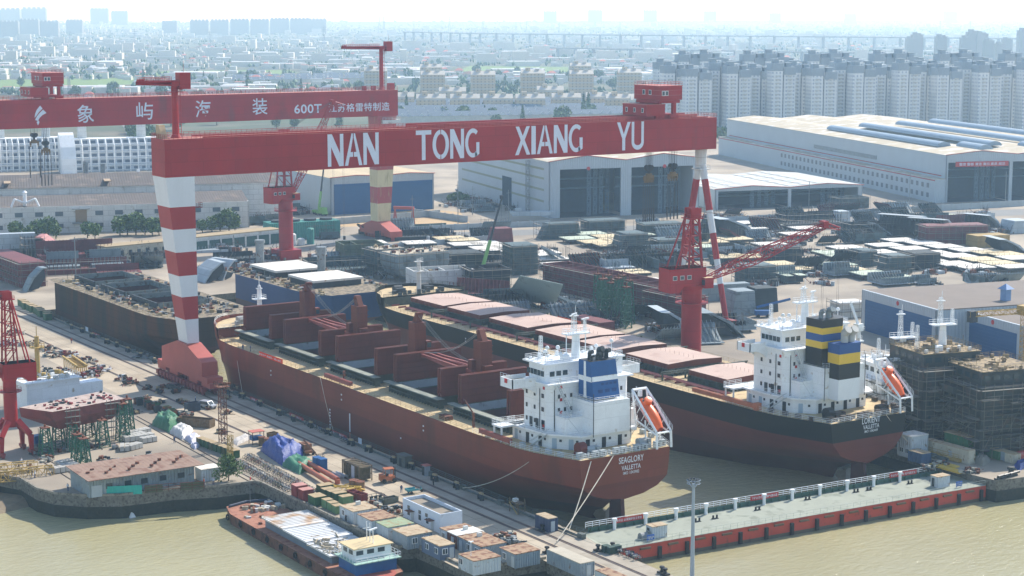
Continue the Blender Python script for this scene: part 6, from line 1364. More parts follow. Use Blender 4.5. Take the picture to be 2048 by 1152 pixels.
k=MB();k.add([(-.5,-.7,0),(.9,-.5,0),(.7,.8,0),(-.3,.8,0),(.1,.1,1.1),(.6,.2,.9)],[(0,1,5,4),(1,2,5),(2,3,4,5),(3,0,4)]);tag(k.build('drifting_float',offwhite,None,loc=G(262,1035,WZ+.05)),'broken white float lying at the foot of the stone wall','float')
GZ=-1.5
pf=[G(1170,1066,GZ),G(1905,950,GZ)];pn=[G(1240,1098,GZ),G(1972,971,GZ)]
gl,gr_,gb_=pn[0],pn[1],pf[0]
U=(gr_-gl);LG=U.length;U.normalize();V=Vector((-U.y,U.x,0));wd=max(9.0,(pf[0]-pn[0]).dot(V));rzG=math.atan2(U.y,U.x)
t=thing('dock_gate','long red floating dock gate with pale green deck across the basin mouth','pontoon',(gl.x,gl.y,WZ),rzG)
zt=GZ-WZ;b=MB();b.box((LG/2-.6,wd/2,-1.4),(LG+1.2,wd,zt+1.4));
b.build('caisson',banded('gate_red',[(-3,(.10,.08,.055)),(.75,(.44,.05,.025))],var=.1,sc=.3,st=(1,1,1),rough=.6,dirt='#4a3a30',damt=.12),t)
b=MB();b.box((LG/2-.6,wd/2,zt+.002),(LG+1.2,wd,.05));b.build('deck',mat('gate_deck','#969a8c',rough=.9,var=.08,sc=.2,col2='#7f8476',amt=.25),t)
b=MB();b.add([(-1.2,0,zt+.05),(-1.2,wd,zt+.05),(-6.5,wd*.92,.05-WZ),(-5.2,wd*.1,.05-WZ)],[(3,2,1,0),(0,1,2,3)]);b.build('ramp',MATS['gate_deck'],t)
for i in range(15):
 x=2.5+i*(LG-4)/14;k=MB();k.box((x,-.28,.2),(.7,.5,2.4));k.box((x,-.55,.3),(.35,.12,2.1));k.build('rubber_fender',black,t)
 if i<14:k=MB();k.box((x+LG/30,-.25,zt-.8),(2.3,.45,.16));k.box((x+LG/30,-.3,zt-.55),(2.3,.3,.12));k.build('timber_rubbing_strip',MATS['old_timber'],t)
k=MB();k.box((LG/2-1,wd-.1,zt+.05),(LG-3,.2,.9));
for i in range(46):k.box((1+i*(LG-3)/45,wd-.35,zt+.05),(.12,.35,.8))
k.build('bulwark',mat('bulwark_green',(.04,.10,.075),rough=.6,var=.15),t)
k=MB();k.rail([(0,wd+.05,zt+.9),(LG-3,wd+.05,zt+.9)],1.15,1.6,.075,0,2);k.build('railing',white,t)
k=MB();k.rail([(0,.25,zt+.05),(LG,.25,zt+.05)],1.05,1.7,.045,0,1);k.build('front_railing',mat('rail_pale','#a3aaa0',var=.1),t)
for i in range(11):
 x=6+i*(LG-20)/10;k=MB();k.tube((x,wd-1.0,zt+.05),(x,wd-1.0,zt+1.9),.33,n=12);k.tube((x,wd-1.0,zt+1.9),(x,wd-1.0,zt+2.3),.5,n=12);k.build('ventilator',white,t,smooth=40)
for i,(u,v)in enumerate(((1430,1038),(1515,1021),(1615,1000),(1712,985),(1820,968),(1865,962),(1395,1044),(1738,981))):
 p=G(u,v,GZ);q=Vector((p.x,p.y,0))-gl;x,y=q.dot(U),q.dot(V);k=MB();k.box((x,y,zt+.05),(1.4,.6,.12))
 for s in(-.45,.45):k.tube((x+s,y,zt+.1),(x+s,y,zt+.8),.2,n=8)
 k.build('bollard',black,t)
def g_loc(u,v,z=GZ+.06):p=G(u,v,z);return(p.x,p.y,z)
for nm,(u,v),lb in(('deck_cabin',(1313,1073),'white cabin with tan roof on the left end of the dock gate'),('deck_cabin',(1880,972),'white cabin with tan roof on the right end of the dock gate')):
 tc_=thing(nm,lb,'cabin',g_loc(u,v),rzG);k=MB();k.box((0,0,0),(3.4,2.2,2.3));k.build('wall',whitec,tc_);k=MB();k.box((0,0,2.3),(3.6,2.4,.12));k.build('roof',troof,tc_);k=MB();k.box((-1.73,.3,.1),(.08,.8,1.8));k.build('door',dsteel,tc_)
for(u,v),lb in(((1301,1083),'small blue notice board at the left end of the dock gate'),((1918,975),'small blue notice board at the right end of the dock gate')):
 k=MB();k.box((0,0,.3),(1.7,.07,1.05));k.box((-.6,.1,0),(.08,.08,1.2));k.box((.6,.1,0),(.08,.08,1.2));ob=tag(k.build('notice_board',mat('sign_blue',(.02,.11,.42),rough=.5,var=.04),None,loc=g_loc(u,v),rz=rzG),lb,'sign');text('生产区域 严禁停靠','lettering',mk,ob,(-.7,-.05,.85),(1,0,0),(0,0,1),1.4,.26,.01,0);text('闲人免进','lettering',mk,ob,(-.5,-.05,.48),(1,0,0),(0,0,1),1.0,.24,.01,0)
for(u0,v0,u1,v1,s),lb in(((1238,1051,1302,1042,'依法作业 必须做好自主安全'),'red banner with white characters on the gate rail near the red ship rudder'),((1517,1006,1571,996,'下班必须切断电源气源水源'),'red banner with white characters at the middle of the gate rail'),((1797,960,1851,951,'安全生产 一刻 也不能放松'),'red banner with white characters on the gate rail near the right cabin')):
 p,q=G(u0,v0,GZ+1.2),G(u1,v1,GZ+1.2);a=(Vector((p.x,p.y,0))-gl).dot(U);b_=(Vector((q.x,q.y,0))-gl).dot(U);k=MB();k.box(((b_-a)/2,0,0),(b_-a,.05,.95));P_=gl+U*a+V*(wd-.12);ob=tag(k.build('rail_banner',mat('banner_red',(.45,.03,.025),rough=.7,var=.06),None,loc=(P_.x,P_.y,GZ+.95),rz=rzG),lb,'banner');text(s,'lettering',mk,ob,(.3,-.04,.2),(1,0,0),(0,0,1),b_-a-.6,.55,.012,0)
k=MB();k.box((0,0,0),(2.2,.9,.5));k.tube((-.8,0,.5),(.8,0,.5),.8,n=12);k.box((1.2,0,0),(.5,1.1,1.4));tag(k.build('capstan_winch',MATS['windlass_grey'],None,loc=g_loc(1287,1078),rz=rzG),'grey capstan winch beside the left cabin of the dock gate','winch')
for i,(u,v)in enumerate(((1212,1104),(1222,1107),(1234,1104))):crate('storage_bin','green steel box at the gate end on the quay, %s of three'%('left','middle','right')[i],'bin',G(u,v),(1.3,1.2,1.3),mat('bin_darkgreen',(.03,.07,.055),var=.2),rzG,None,False)
cabin('site_cabin','tall white two-storey cabin close to the black ship stern',roofbox((1798,866),(1822,874),(1856,868),5.0),5.0,whitec,wroof,[('x',.3),('x',.7)],[])
cabin('shipping_container','long cream container with two red doors on the right quay',roofbox((1858,877),(1932,903),(1949,899),3.2),3.2,creamc,troof,[],[('x',.42)],lip=.03)
cabin('shipping_container','green container with tan roof and white window behind the cream one',roofbox((1893,862),(1936,876),(1953,870),4.6),4.6,greenc,troof,[('y',.4)],[],lip=.25)
cabin('shipping_container','blue container with tan roof below the white cabin on the right quay',roofbox((1818,900),(1845,908),(1861,904),2.4),2.4,ribbed('sheet_blue','#3f5a7d',.5,'xy',.08,rough=.6,var=.12),troof,[],[],lip=.02)
for i,(u,v,m,d)in enumerate(((1982,914,greenc,(2,2.4,2.2)),(1996,918,greenc,(2,2.4,2.0)),(2008,920,greyc,(2,2.4,2.1)),(2025,925,creamc,(2.2,2.6,2.1)))):crate('storage_bin','%s box in the row on the right quay, %s from the left'%(('green','dark green','grey','tan')[i],nth(i)),'bin',G(u,v),d,m,0,tan,False)
k=MB();k.tube((0,0,1),(2.4,.4,1),1.0,n=12);tag(k.build('red_tank',mat('tank_red',(.35,.06,.05),rough=.5,var=.15),None,smooth=40,loc=G(2034,921)),'dull red round tank at the right edge of the quay','tank')
k=MB();k.box((0,0,0),(2,9,.35));k.box((2.6,2,0),(1.8,5,.3));tag(k.build('yellow_frame',yel,None,loc=G(1893,938)),'flat yellow steel frame lying on the right quay','frame')
k=MB();k.box((0,0,.2),(2.4,9.5,.7));k.rail([(-1.2,-4.7,.9),(-1.2,4.7,.9)],1,1.6,.07);tag(k.build('cabin_base',dyel,None,loc=G(1893,917)),'dirty yellow base frame under the cream container front','frame')
draped('tarpaulin_pile','grey tarpaulin over machinery on the right quay',[(1946,926),(1964,914),(1982,922),(1966,934)],1.8,mat('tarp_grey','#8a8578',rough=.8,var=.15),seed=21,res=10)
draped('tarpaulin_pile','bright blue tarpaulin at the right edge of the quay',[(2026,934),(2046,924),(2060,930),(2040,942)],1.4,MATS['tarp_blue'],seed=22,res=10)
for i,(u,v)in enumerate(((1855,938),(1935,946),(1945,944),(1880,930))):scrap('scrap_heap','rope and scrap heap on the right quay, %s from the left'%nth([0,2,3,1][i]),u,v,1.6,26,.8,[dsteel,rust,MATS['pale_scrap']],50+i)
for i in range(6):k=MB();k.tube((0,0,.3),(3.4,.5,.3),.28,n=8);o_=tag(k.build('fender_log',black,None,loc=G(1990+i*6,961-i*1.4-(i%2)*3,.05+.4*(i%2))),'black rubber fender log stacked on the right quay corner','fender','black fender logs on the right quay')
k=MB();k.box((0,0,0),(2,2,.3));k.lathe((0,0,.3),[(.7,0),(.5,.8),(.9,1.0),(.8,1.5),(0,1.55)],12);tag(k.build('mooring_bollard',dsteel,None,loc=G(2022,950)),'large dark bollard on the right quay corner','bollard')
k=MB()
for i in range(3):k.tube((292+i*.8,272,.4+.1*i),(292+i*.8,300,.4+.1*i),.28,n=8)
tag(k.build('pipe_run',MATS['pipe_grey']),'thick grey pipes along the right dock wall','pipes')
# ships and blocks under construction
dkhull=banded('hull_dark_rusty',[(-3,(.07,.034,.024)),(7.0,(.045,.034,.024))],var=.22,sc=.07,st=(1,1,.12),rough=.85,dirt='#5a3b26',damt=.42);seam(dkhull,9,2.3,.7,.1);dkhull.node_tree.nodes['Principled BSDF'].inputs['Specular IOR Level'].default_value=.15
blhull=banded('hull_blue_brown',[(-3,(.10,.05,.04)),(7.5,(.018,.06,.17))],var=.15,sc=.08,st=(1,1,.15),rough=.55)
deckm=mat('worn_deck','#8d8069',rough=.95,var=.25,sc=.5,col2='#4d443b',amt=.4)
def clutter(k,x0,x1,y0,y1,z,n,seed,nm=3):
 rr=random.Random(seed)
 for i in range(n):
  p=(rr.uniform(x0,x1),rr.uniform(y0,y1),z)
  if i%4==0:q=Vector(p);k.bar(q+Vector((0,0,.2)),q+Vector((rr.uniform(-3,3),rr.uniform(-3,3),rr.uniform(.1,.8))),.12,rr.randrange(nm))
  elif i%9==1:k.bar(p,(p[0],p[1],z+rr.uniform(1.2,3)),.09,rr.randrange(nm))
  else:k.box(p,(rr.uniform(.4,1.6),rr.uniform(.4,1.4),rr.uniform(.2,1.1)),rr.uniform(0,3),rr.randrange(nm))
clm=[dsteel,mat('clutter_tan','#a08e6c',rough=.9,var=.25,sc=1),mat('clutter_grey','#8b9092',rough=.8,var=.25),rust]
t=thing('unfinished_hull','dark rusty half-built hull with open holds in the dock ahead of the red ship','ship hull',(210.3,478,WZ))
hm,dk=hull_mesh(150,15.8,15.6,5.0,9.9,fc=0);m=MB();keep=96.0
for f,mi in zip(hm.f,hm.m):
 if all(hm.v[i][1]<=keep+5 for i in f):m.add([hm.v[i]for i in f],[tuple(range(len(f)))],0)
m.build('hull',dkhull,t)
do,hbD=deck_with_holds(dk,15.6,0,keep+3,[(22,42),(48,68),(74,92)],8.0,'deck',deckm,t)
k=MB();
for a,b in((22,42),(48,68),(74,92)):
 for s in(-1,1):k.box((s*8.2,(a+b)/2,15.6),(.4,b-a,1.7));k.box((s*7.98,(a+b)/2,15.7),(.05,b-a,1.6),0,1)
 for y in(a,b):k.box((0,y,15.6),(16.4,.4,1.7));k.box((0,y-.25,15.7),(16,.05,1.6),0,1)
k.build('hatch_coaming',[dsteel,mat('coaming_ash','#6f7a78',var=.2,col2='#50483f',amt=.3)],t)
k=MB();clutter(k,-13,-8.8,10,94,15.6,110,1,4);clutter(k,8.8,13,10,94,15.6,90,2,4);clutter(k,-8,8,43,47.5,15.6,30,3,4);clutter(k,-10,10,4,21,15.6,80,5,4);clutter(k,-8,8,69,73,15.6,20,4,4)
k.build('deck_clutter',clm,t);k=MB();k.rail([Vector((-hbD(y)+.2,y,15.6))for y in range(4,96,8)],1.1,2,.07);k.build('railing',MATS['rail_tan'],t)
for x,y in((-12,84),(-10.5,33),(-7,12),(9,60),(11,30)):crate('blue_tank','blue tank box on the deck of the dark half-built hull','tank',(209.5+x,478+y,WZ+15.6),(1.7,1.7,2.0),blue,0,blue,False,'blue tanks on the dark hull')
from_left([o for o in COL.objects if o.get('group')=='blue tanks on the dark hull'],'blue tank box','tanks on the dark half-built hull')
t=thing('unfinished_hull','blue and brown hull with white hatch covers ahead of the black ship','ship hull',(267.5,494,WZ))
hm,dk=hull_mesh(150,15.6,15.6,5.0,9.9,fc=0);m=MB()
for f in hm.f:
 if all(hm.v[i][1]<=72 for i in f):m.add([hm.v[i]for i in f],[tuple(range(len(f)))],0)
m.build('hull',blhull,t);do,hbB=deck_with_holds(dk,15.6,0,70,[],8,'deck',deckm,t,0)
for a,b in((16,33),(43,62)):
 k=MB();k.box((0,(a+b)/2,15.6),(17,b-a,1.8));co=k.build('hatch_coaming',dsteel,t);k=MB();k.box((0,(a+b)/2,17.42),(18,b-a+1,.7));k.build('hatch_cover',wroof,t)
for y,x in((38,5.5),(66,-3.5)):k=MB();k.tube((x,y,15.6),(x,y,24.5),1.25,1.5,14);k.tube((x,y,24.5),(x,y,25.6),1.75,n=14);k.build('crane_post',steel,t,smooth=35)
k=MB();clutter(k,-15,-9.5,2,70,15.6,120,11,4);clutter(k,9.5,14.5,2,70,15.6,70,12,4);clutter(k,-9,9,34.5,41,15.6,30,13,4);clutter(k,-9,9,63,70,15.6,40,14,4);k.build('deck_clutter',clm,t)
for x,y in((-12,30),(-11,12),(-12,55)):crate('blue_tank','','tank',(267.5+x,494+y,WZ+15.6),(1.8,1.8,2.0),blue,0,blue,False,'blue tanks on the blue hull')
from_left([o for o in COL.objects if o.get('group')=='blue tanks on the blue hull'],'blue tank box','tanks on the blue hull deck')
bmat={'teal':mat('block_teal','#4a5f63',rough=.7,var=.18,sc=.15,col2='#3a4644',amt=.3),'grey':mat('block_grey','#7f8d92',rough=.65,var=.12,sc=.15,col2='#5f6a6c',amt=.25),'red':mat('block_red','#70383a',rough=.7,var=.14,sc=.15,col2='#59302e',amt=.25),'dark':mat('block_dark','#2f3a3d',rough=.8,var=.25,sc=.2),'pale':mat('block_pale','#a8b3b9',rough=.65,var=.1,sc=.2),'pink':mat('block_pink','#a96f6d',rough=.7,var=.1,sc=.3),'ochre':mat('block_ochre','#a58a52',rough=.8,var=.15,sc=.3),'olive':mat('block_olive','#5a6655',rough=.8,var=.2,sc=.3),'white':offwhite}
for m_ in bmat.values():seam(m_,5,2.4,.68,.1)
stg=mat('staging','#6d6a62',rough=.8,var=.2)
PT=mat('plate_cream','#b5ab97',rough=.9,var=.12,sc=.3,col2='#8c7f6a',amt=.3)
def u_seed(s):return sum(ord(c)for c in s)
def block(label,p,d,c,kind='box',rz=0,stage=True,top=None,legs=0,cat='hull block'):
 """a ship section on the ground; d = (x, y, height)"""
 t=thing('hull_block',label,cat,p,rz);x,y,h=d;k=MB();m=bmat[c]
 if kind=='box' and top:
  for s in(-1,1):k.box((s*(x/2-.2),0,0),(.4,y,h));k.box((0,s*(y/2-.2),0),(x-.8,.4,h))
  for i in range(1,int(max(x,y)/6)):
   if x>y:k.box((-x/2+i*6,0,0),(.3,y-.8,h-.4))
   else:k.box((0,-y/2+i*6,0),(x-.8,.3,h-.4))
 elif kind=='box':k.box((0,0,legs),(x,y,h-legs))
 elif kind=='shell':
  pr=[(-x/2,0),(-x/2+.5,0),(-x*.12,h*.55),(x*.28,h*.93),(x/2,h),(x*.24,h),(-x*.2,h*.6)]
  k.ext(pr,1,y/2,-y/2)
  for i in range(int(y/1.5)):yy=-y/2+.4+i*1.5;k.ext([(-x*.1,h*.5),(x*.36,h*.95),(x*.42,h*.6),(x*.1,h*.1),(-x*.3,0)],1,yy+.12,yy,1)
 elif kind=='wedge':
  k.add([(-x/2,-y/2,0),(x/2,-y/2,0),(x/2,y/2,0),(-x/2,y/2,0),(-x*.32,-y/2,h),(x*.42,-y/2,h),(x*.42,y/2,h),(-x*.32,y/2,h)],[(0,3,2,1),(0,1,5,4),(1,2,6,5),(2,3,7,6),(3,0,4,7),(4,5,6,7)])
 elif kind=='bowl':
  pr=[(-x*.2,0),(x*.2,0),(x*.42,h*.25),(x/2,h*.6),(x/2,h),(-x/2,h),(-x/2,h*.6),(-x*.42,h*.25)];k.ext(pr,1,y/2,-y/2)
 elif kind=='tray':
  k.box((0,0,0),(x,y,h*.35))
  for i in range(int(x/1.4)):k.box((-x/2+.7+i*1.4,y*.3,h*.35),(.16,.3,h*.65));k.box((-x/2+.7+i*1.4,-y*.3,h*.35),(.16,.3,h*.5))
  k.box((0,y/2-.1,h*.35),(x,.15,h*.6))
 k.build('plating',[m,dsteel],t)
 if top:
  q=MB();zz=h*.72 if kind=='box' else h+.01;q.box((0,0,zz),(x*.96,y*.96,.12));q.build('top_plate',bmat.get(top,PT)if top!='white' else PT,t);q=MB();clutter(q,-x*.44,x*.44,-y*.44,y*.44,zz+.12,int(x*y/6),int(u_seed(label)),4);q.build('loose_part',clm,t)
 if kind=='box':
  q=MB()
  for i in range(max(2,int(x/3))):q.box((-x/2+x*(i+.5)/max(2,int(x/3)),-y/2-.06,legs),(.14,.12,h-legs))
  for i in range(max(2,int(y/3))):q.box((-x/2-.06,-y/2+y*(i+.5)/max(2,int(y/3)),legs),(.12,.14,h-legs))
  for z in range(3,int(h),3):q.box((0,-y/2-.05,z),(x,.09,.14));q.box((-x/2-.05,0,z),(.09,y,.14))
  q.build('stiffener',m,t)
 if legs:
  for sx in(-.35,.35):
   for sy in(-.35,.35):q=MB();q.box((sx*x,sy*y,0),(.5,.5,legs));q.build('leg',dsteel,t)
 if stage:
  q=MB();nz=max(1,int(h/2.2));nx=max(2,int(x/3));ny=max(2,int(y/3))
  for i in range(nx+1):q.bar((-x/2+x*i/nx,-y/2-1.2,0),(-x/2+x*i/nx,-y/2-1.2,h+.9),.11)
  for i in range(ny+1):q.bar((-x/2-1.2,-y/2+y*i/ny,0),(-x/2-1.2,-y/2+y*i/ny,h+.9),.11)
  for j in range(1,nz+1):
   z=h*j/nz;q.box((0,-y/2-.8,z-.4),(x+1,.8,.1));q.box((-x/2-.8,0,z-.4),(.8,y+1,.1))
   q.bar((-x/2,-y/2-1.2,z+.5),(x/2,-y/2-1.2,z+.5),.08);q.bar((-x/2-1.2,-y/2,z+.5),(-x/2-1.2,y/2,z+.5),.08)
  q.build('staging',stg,t)
 return t
RY=R(-14)
t=thing('hull_block','great pale teal shell section leaning behind the hatch covers','hull block',G(1058,606));o=Vector(t.location)
q=[G(1003,598,.8)-o,G(1110,610,.8)-o,G(1126,569,11)-o,G(1040,551,11)-o];bk=Vector((3.5,5,-.6));k=MB();n=8
for i in range(n):
 f0,f1=i/n,(i+1)/n;b0,b1=1.3*math.sin(math.pi*f0),1.3*math.sin(math.pi*f1);P_=lambda a,b,f,w_:a.lerp(b,f)+Vector((.5,.8,-.6))*w_
 k.quad(P_(q[0],q[3],f0,b0),P_(q[1],q[2],f0,b0),P_(q[1],q[2],f1,b1),P_(q[0],q[3],f1,b1));k.quad(P_(q[0],q[3],f0,b0)+bk*.25,P_(q[0],q[3],f1,b1)+bk*.25,P_(q[1],q[2],f1,b1)+bk*.25,P_(q[1],q[2],f0,b0)+bk*.25)
 k.quad(P_(q[1],q[2],f0,b0),P_(q[1],q[2],f0,b0)+bk*.25,P_(q[1],q[2],f1,b1)+bk*.25,P_(q[1],q[2],f1,b1))
k.quad(q[3],q[2],q[2]+bk*.25,q[3]+bk*.25);k.build('plating',mat('shell_teal','#8fa29f',rough=.6,var=.08,sc=.2,col2='#76847f',amt=.2),t,smooth=30)
k=MB()
for i in range(22):a=q[3].lerp(q[2],i/21);k.bar(a+bk*.3,a+bk*1.1-Vector((0,0,1.5)),.3);k.bar(a+bk*1.1-Vector((0,0,1.5)),q[0].lerp(q[1],i/21)+bk*1.4,.2)
k.build('frame',dsteel,t)
B=[('red hull wall section left of the dark hull, cut by the left edge',(30,560),(9,42,9),'red','box',0,1,0),('grey curved bulkhead at the end of the red wall section',(70,580),(8,5,8),'grey','shell',0,0,0),('long low red block with staging beyond the dark hull',(150,545),(40,9,5),'red','tray',RY,1,0),('grey block with notched top behind the dark hull',(128,545),(12,8,8),'grey','tray',RY,0,0),('red block with grey frames on its top near the lamp pole',(152,520),(30,9,8),'red','tray',RY,0,0),('pink ribbed shell plate leaning among the blocks at left',(100,510),(9,12,8),'pink','shell',R(150),0,0),('pale plate block with white face at the far left',(36,510),(14,4,9),'pale','box',RY,0,0),('dark frame block between pale plate and pink shell',(68,512),(8,8,8),'dark','tray',RY,1,0),('grey deckhouse frame block left of the striped leg',(214,540),(12,9,8),'grey','tray',RY,0,0),('red plate block right of the striped leg',(238,550),(16,8,4),'red','tray',RY,0,0),('light grey leaning plates beside the striped leg',(418,560),(9,12,7),'pale','shell',0,0,0),('pale leaning panel right of the striped leg',(438,556),(8,12,7),'pale','shell',R(20),0,0),('white ribbed plates stacked left of the red jib crane',(420,503),(14,7,3),'pale','tray',RY,0,0),('low grey frames right of the striped leg',(470,520),(16,9,3),'dark','tray',RY,0,0),('round-bilged teal hull block near the yard centre',(770,548),(12,10,10),'teal','bowl',0,1,1),('larger round-bilged teal hull block with tan deck',(830,556),(22,13,10),'grey','bowl',0,1,1),('dark box block with pink roof and white side cabin',(972,578),(14,12,8),'dark','box',RY,1,1),('white deckhouse frame block behind the black ship mast',(880,575),(22,12,7),'white','box',RY,0,1),('red plate block with railing ramp beside the teal shell',(955,600),(20,9,7),'red','tray',R(-60),0,0),('long red hull side section with staging, right of the teal shell',(1230,600),(11,72,9),'red','box',0,1,1),('red hull side section nearer the red jib crane',(1350,640),(9,20,9),'red','box',0,1,1),('dark red low block by the green towers',(1185,665),(8,18,7),'red','box',0,0,0),('grey ribbed shell section left of the red jib crane foot',(1345,668),(12,14,8),'pale','shell',R(160),0,0),('grey ribbed shell section right of the red jib crane foot',(1430,668),(14,16,8),'grey','shell',R(160),0,0),('long grey corrugated bulkhead behind the red jib crane',(1430,600),(40,5,9),'grey','wedge',RY,0,0),('grey wedge block beside the striped hinged leg',(1478,628),(12,9,13),'grey','wedge',RY,0,0),('dark wedge block with pale ridge right of the hinged leg',(1520,622),(14,8,13),'dark','wedge',RY,0,0),('teal box block under the jib of the right crane',(1510,565),(16,12,11),'teal','box',RY,1,0),('white cabin block wrapped in staging behind the black ship mast',(1695,632),(13,8,8),'white','box',RY,1,0),('teal block below the jib head',(1562,520),(16,12,9),'dark','box',RY,1,0),('dark teal block with tapered side in the panel field',(1725,530),(12,11,10),'teal','wedge',RY,1,0),('dark sloped plate block left of the white panels',(1788,545),(15,10,11),'teal','wedge',RY,1,0),('dark framed block beside the white panels',(1840,535),(16,12,10),'dark','box',RY,1,0),('long red box block beyond the white panels',(1905,486),(38,12,13),'red','box',R(-22),1,0),('large pale leaning shell, left of the long red block',(1815,470),(26,26,12),'pale','shell',R(200),0,0),('second pale leaning shell touching the long red block',(1865,478),(22,22,12),'pale','shell',R(200),0,0),('yellow box block right of the long red block',(1975,492),(22,10,8),'ochre','box',RY,0,0),('pale ribbed shell at the right edge before the yellow block',(2010,505),(18,18,8),'pale','shell',R(160),0,0),('pale shell behind the yellow block',(1965,462),(18,16,10),'pale','shell',R(190),0,0),('dark red open block behind the long red block',(1925,460),(22,9,7),'red','tray',RY,0,0),('pale block with slanted end at the right edge',(2030,464),(16,12,9),'pale','wedge',RY,0,0),('teal shell block in front of the big open hall',(1118,476),(26,8,11),'teal','wedge',RY,1,0),('teal box block left of the hall pillar',(1205,466),(24,12,10),'teal','box',RY,1,0),('dark teal block with sloped edge before the hall pillar',(1260,500),(18,14,12),'teal','wedge',RY,1,0),('low teal block behind the red jib crane',(1320,470),(26,12,9),'teal','box',RY,1,0),('dark wedge block right of the hinged leg, far',(1425,465),(14,10,10),'dark','wedge',RY,0,0),('teal block under the hoist ropes',(1340,500),(20,12,8),'teal','box',RY,1,0),('pale shell beside the far wall right of the hinged leg',(1465,470),(20,12,8),'pale','shell',R(170),0,0),('pale wedge under the jib tip',(1680,445),(10,8,9),'pale','wedge',RY,0,0),('dull pink box under the jib tip',(1645,443),(14,8,7),'pink','box',RY,0,0),('dark net-covered block near the low hall',(1688,400),(14,12,13),'dark','box',RY,1,0),('dark stacked block beside the net-covered one',(1700,415),(22,12,9),'teal','box',RY,1,1),('dark staged block in the middle of the panel field',(1620,455),(30,12,7),'dark','tray',RY,1,0),('dark frame block behind the jib',(1745,470),(26,10,6),'dark','tray',RY,1,0),('dark block with staging right of the yard crane boom',(1040,545),(10,12,11),'teal','box',RY,1,0),('dark open block under the mobile crane boom',(960,535),(20,10,6),'dark','tray',RY,1,0),('dark hollow block left of the mobile crane',(922,545),(14,12,8),'dark','bowl',RY,1,0),('small red house-shaped block beside the mobile crane boom',(1000,488),(10,7,7),'red','wedge',RY,0,0),('dark teal slab behind the far striped leg foot',(830,478),(34,7,4),'dark','tray',RY,0,0),('dark teal hull side behind the blue ship, left',(690,548),(30,12,6.5),'teal','tray',RY,1,0),('green block with open end behind the white hatch covers',(720,530),(16,14,9),'olive','box',RY,0,1),('pale cabin block on the sand left of the red jib crane',(1160,555),(10,6,5),'white','wedge',RY,0,0),('white frame heap left of the red crane house',(1235,540),(12,7,4),'pale','tray',RY,0,0)]
for lb,(u,v),d,c,kd,rz,sg_,tp in B:
 if kd in('box','wedge')and u>1060 and 'red hull' not in lb:d=(d[0]*.72,d[1]*.85,d[2]*.62)
 if kd=='shell' and u>1600:d=(d[0]*.75,d[1]*.8,d[2]*.8)
 block(lb,G(u,v),d,c,kd,rz,bool(sg_),{0:None,1:'pink' if 'pink' in lb else 'white'}[tp])
PAN=[]
def panel(u,v,m,big=1.0,h=2.6,rz=RY):
 global PAN
 if not PAN:
  t=thing('deck_section','','deck section');k=MB();k.box((0,0,1.9),(13,11,.25));k.build('plate',wroof,t);k=MB()
  for i in range(9):k.box((-6+i*1.5,0,1.2),(.14,10.6,.7))
  for s in(-1,1):k.box((0,s*5.3,1.0),(12.8,.2,.9));k.box((s*6.3,0,1.0),(.2,10.4,.9))
  for i in range(6):k.bar((-6+2.4*i,-5.4,2.1),(-6+2.4*i,-5.4,3.1),.07);k.bar((-6.4,-5+2*i,2.1),(-6.4,-5+2*i,3.1),.07)
  k.build('stiffener',dsteel,t)
  for sx in(-5,5):
   for sy in(-4,4):k=MB();k.box((sx,sy,0),(.4,.4,1.1));k.build('leg',rust,t)
  PAN=[t,tree_of(t)];r=t
 else:r=dup(PAN[0],PAN[1],(0,0,0))
 for c in kids(r):
  if c.name.startswith('plate'):
   if m!='white':c.data=PANM[m]
 r.location=G(u,v,.0);r.rotation_euler=(0,0,rz);r.scale=(big,big,1);r['group']='flat deck panels in the yard';return r
def pmesh(m):k=MB();k.box((0,0,1.9),(13,11,.25));return k.mesh('plate',m)
PANM={'mint':pmesh(mat('panel_mint','#b3bda8',rough=.8,var=.08,sc=.3,col2='#95977e',amt=.15)),'cream':pmesh(mat('panel_cream','#c9b994',rough=.8,var=.08,sc=.3,col2='#a88a5f',amt=.2)),'pinkish':pmesh(mat('panel_pinkish','#c4aaa4',rough=.8,var=.08,sc=.3))}
pan=[(1800,487,'white'),(1847,493,'white'),(1888,500,'white'),(1937,507,'white'),(1769,497,'white'),(1818,504,'white'),(1866,513,'white'),(1913,519,'white'),(1959,526,'cream'),(2008,515,'cream'),(2033,523,'white'),(1754,511,'white'),(1906,535,'white'),(1947,541,'white'),(1998,534,'cream'),(2028,540,'white'),(1860,530,'white'),(1895,438,'mint'),(1975,511,'cream'),(1594,474,'white'),(1663,512,'mint'),(1691,502,'white'),(1691,520,'mint'),(1568,557,'mint'),(1587,545,'cream'),(1552,535,'cream'),(1694,546,'cream'),(1740,554,'mint'),(1672,536,'mint'),(1469,484,'cream'),(1545,455,'white'),(1500,462,'white'),(1610,462,'white'),(1480,452,'white'),(1179,473,'mint'),(1155,483,'mint'),(1217,479,'cream'),(1191,490,'cream'),(1233,486,'cream'),(1222,496,'cream'),(1275,475,'mint'),(1323,488,'cream'),(1323,498,'cream'),(1306,511,'mint'),(1420,490,'cream'),(1400,500,'mint'),(1345,520,'mint'),(924,486,'cream'),(900,483,'cream'),(931,495,'white'),(968,493,'white'),(997,497,'white'),(974,503,'white'),(1023,503,'white'),(997,509,'white'),(1040,509,'white'),(1084,512,'white'),(1067,520,'white'),(837,492,'white'),(1100,524,'white'),(1120,536,'white'),(1145,545,'cream'),(720,494,'white'),(740,492,'white'),(1180,560,'white'),(1260,552,'cream'),(1290,570,'white'),(1030,520,'white'),(1370,545,'white'),(1500,590,'cream'),(1500,520,'cream'),(1540,495,'white'),(1460,520,'cream'),(1665,690,'pinkish'),(1620,700,'pinkish'),(1780,560,'mint')]
pobj=[panel(u,v+2,m)for u,v,m in pan]
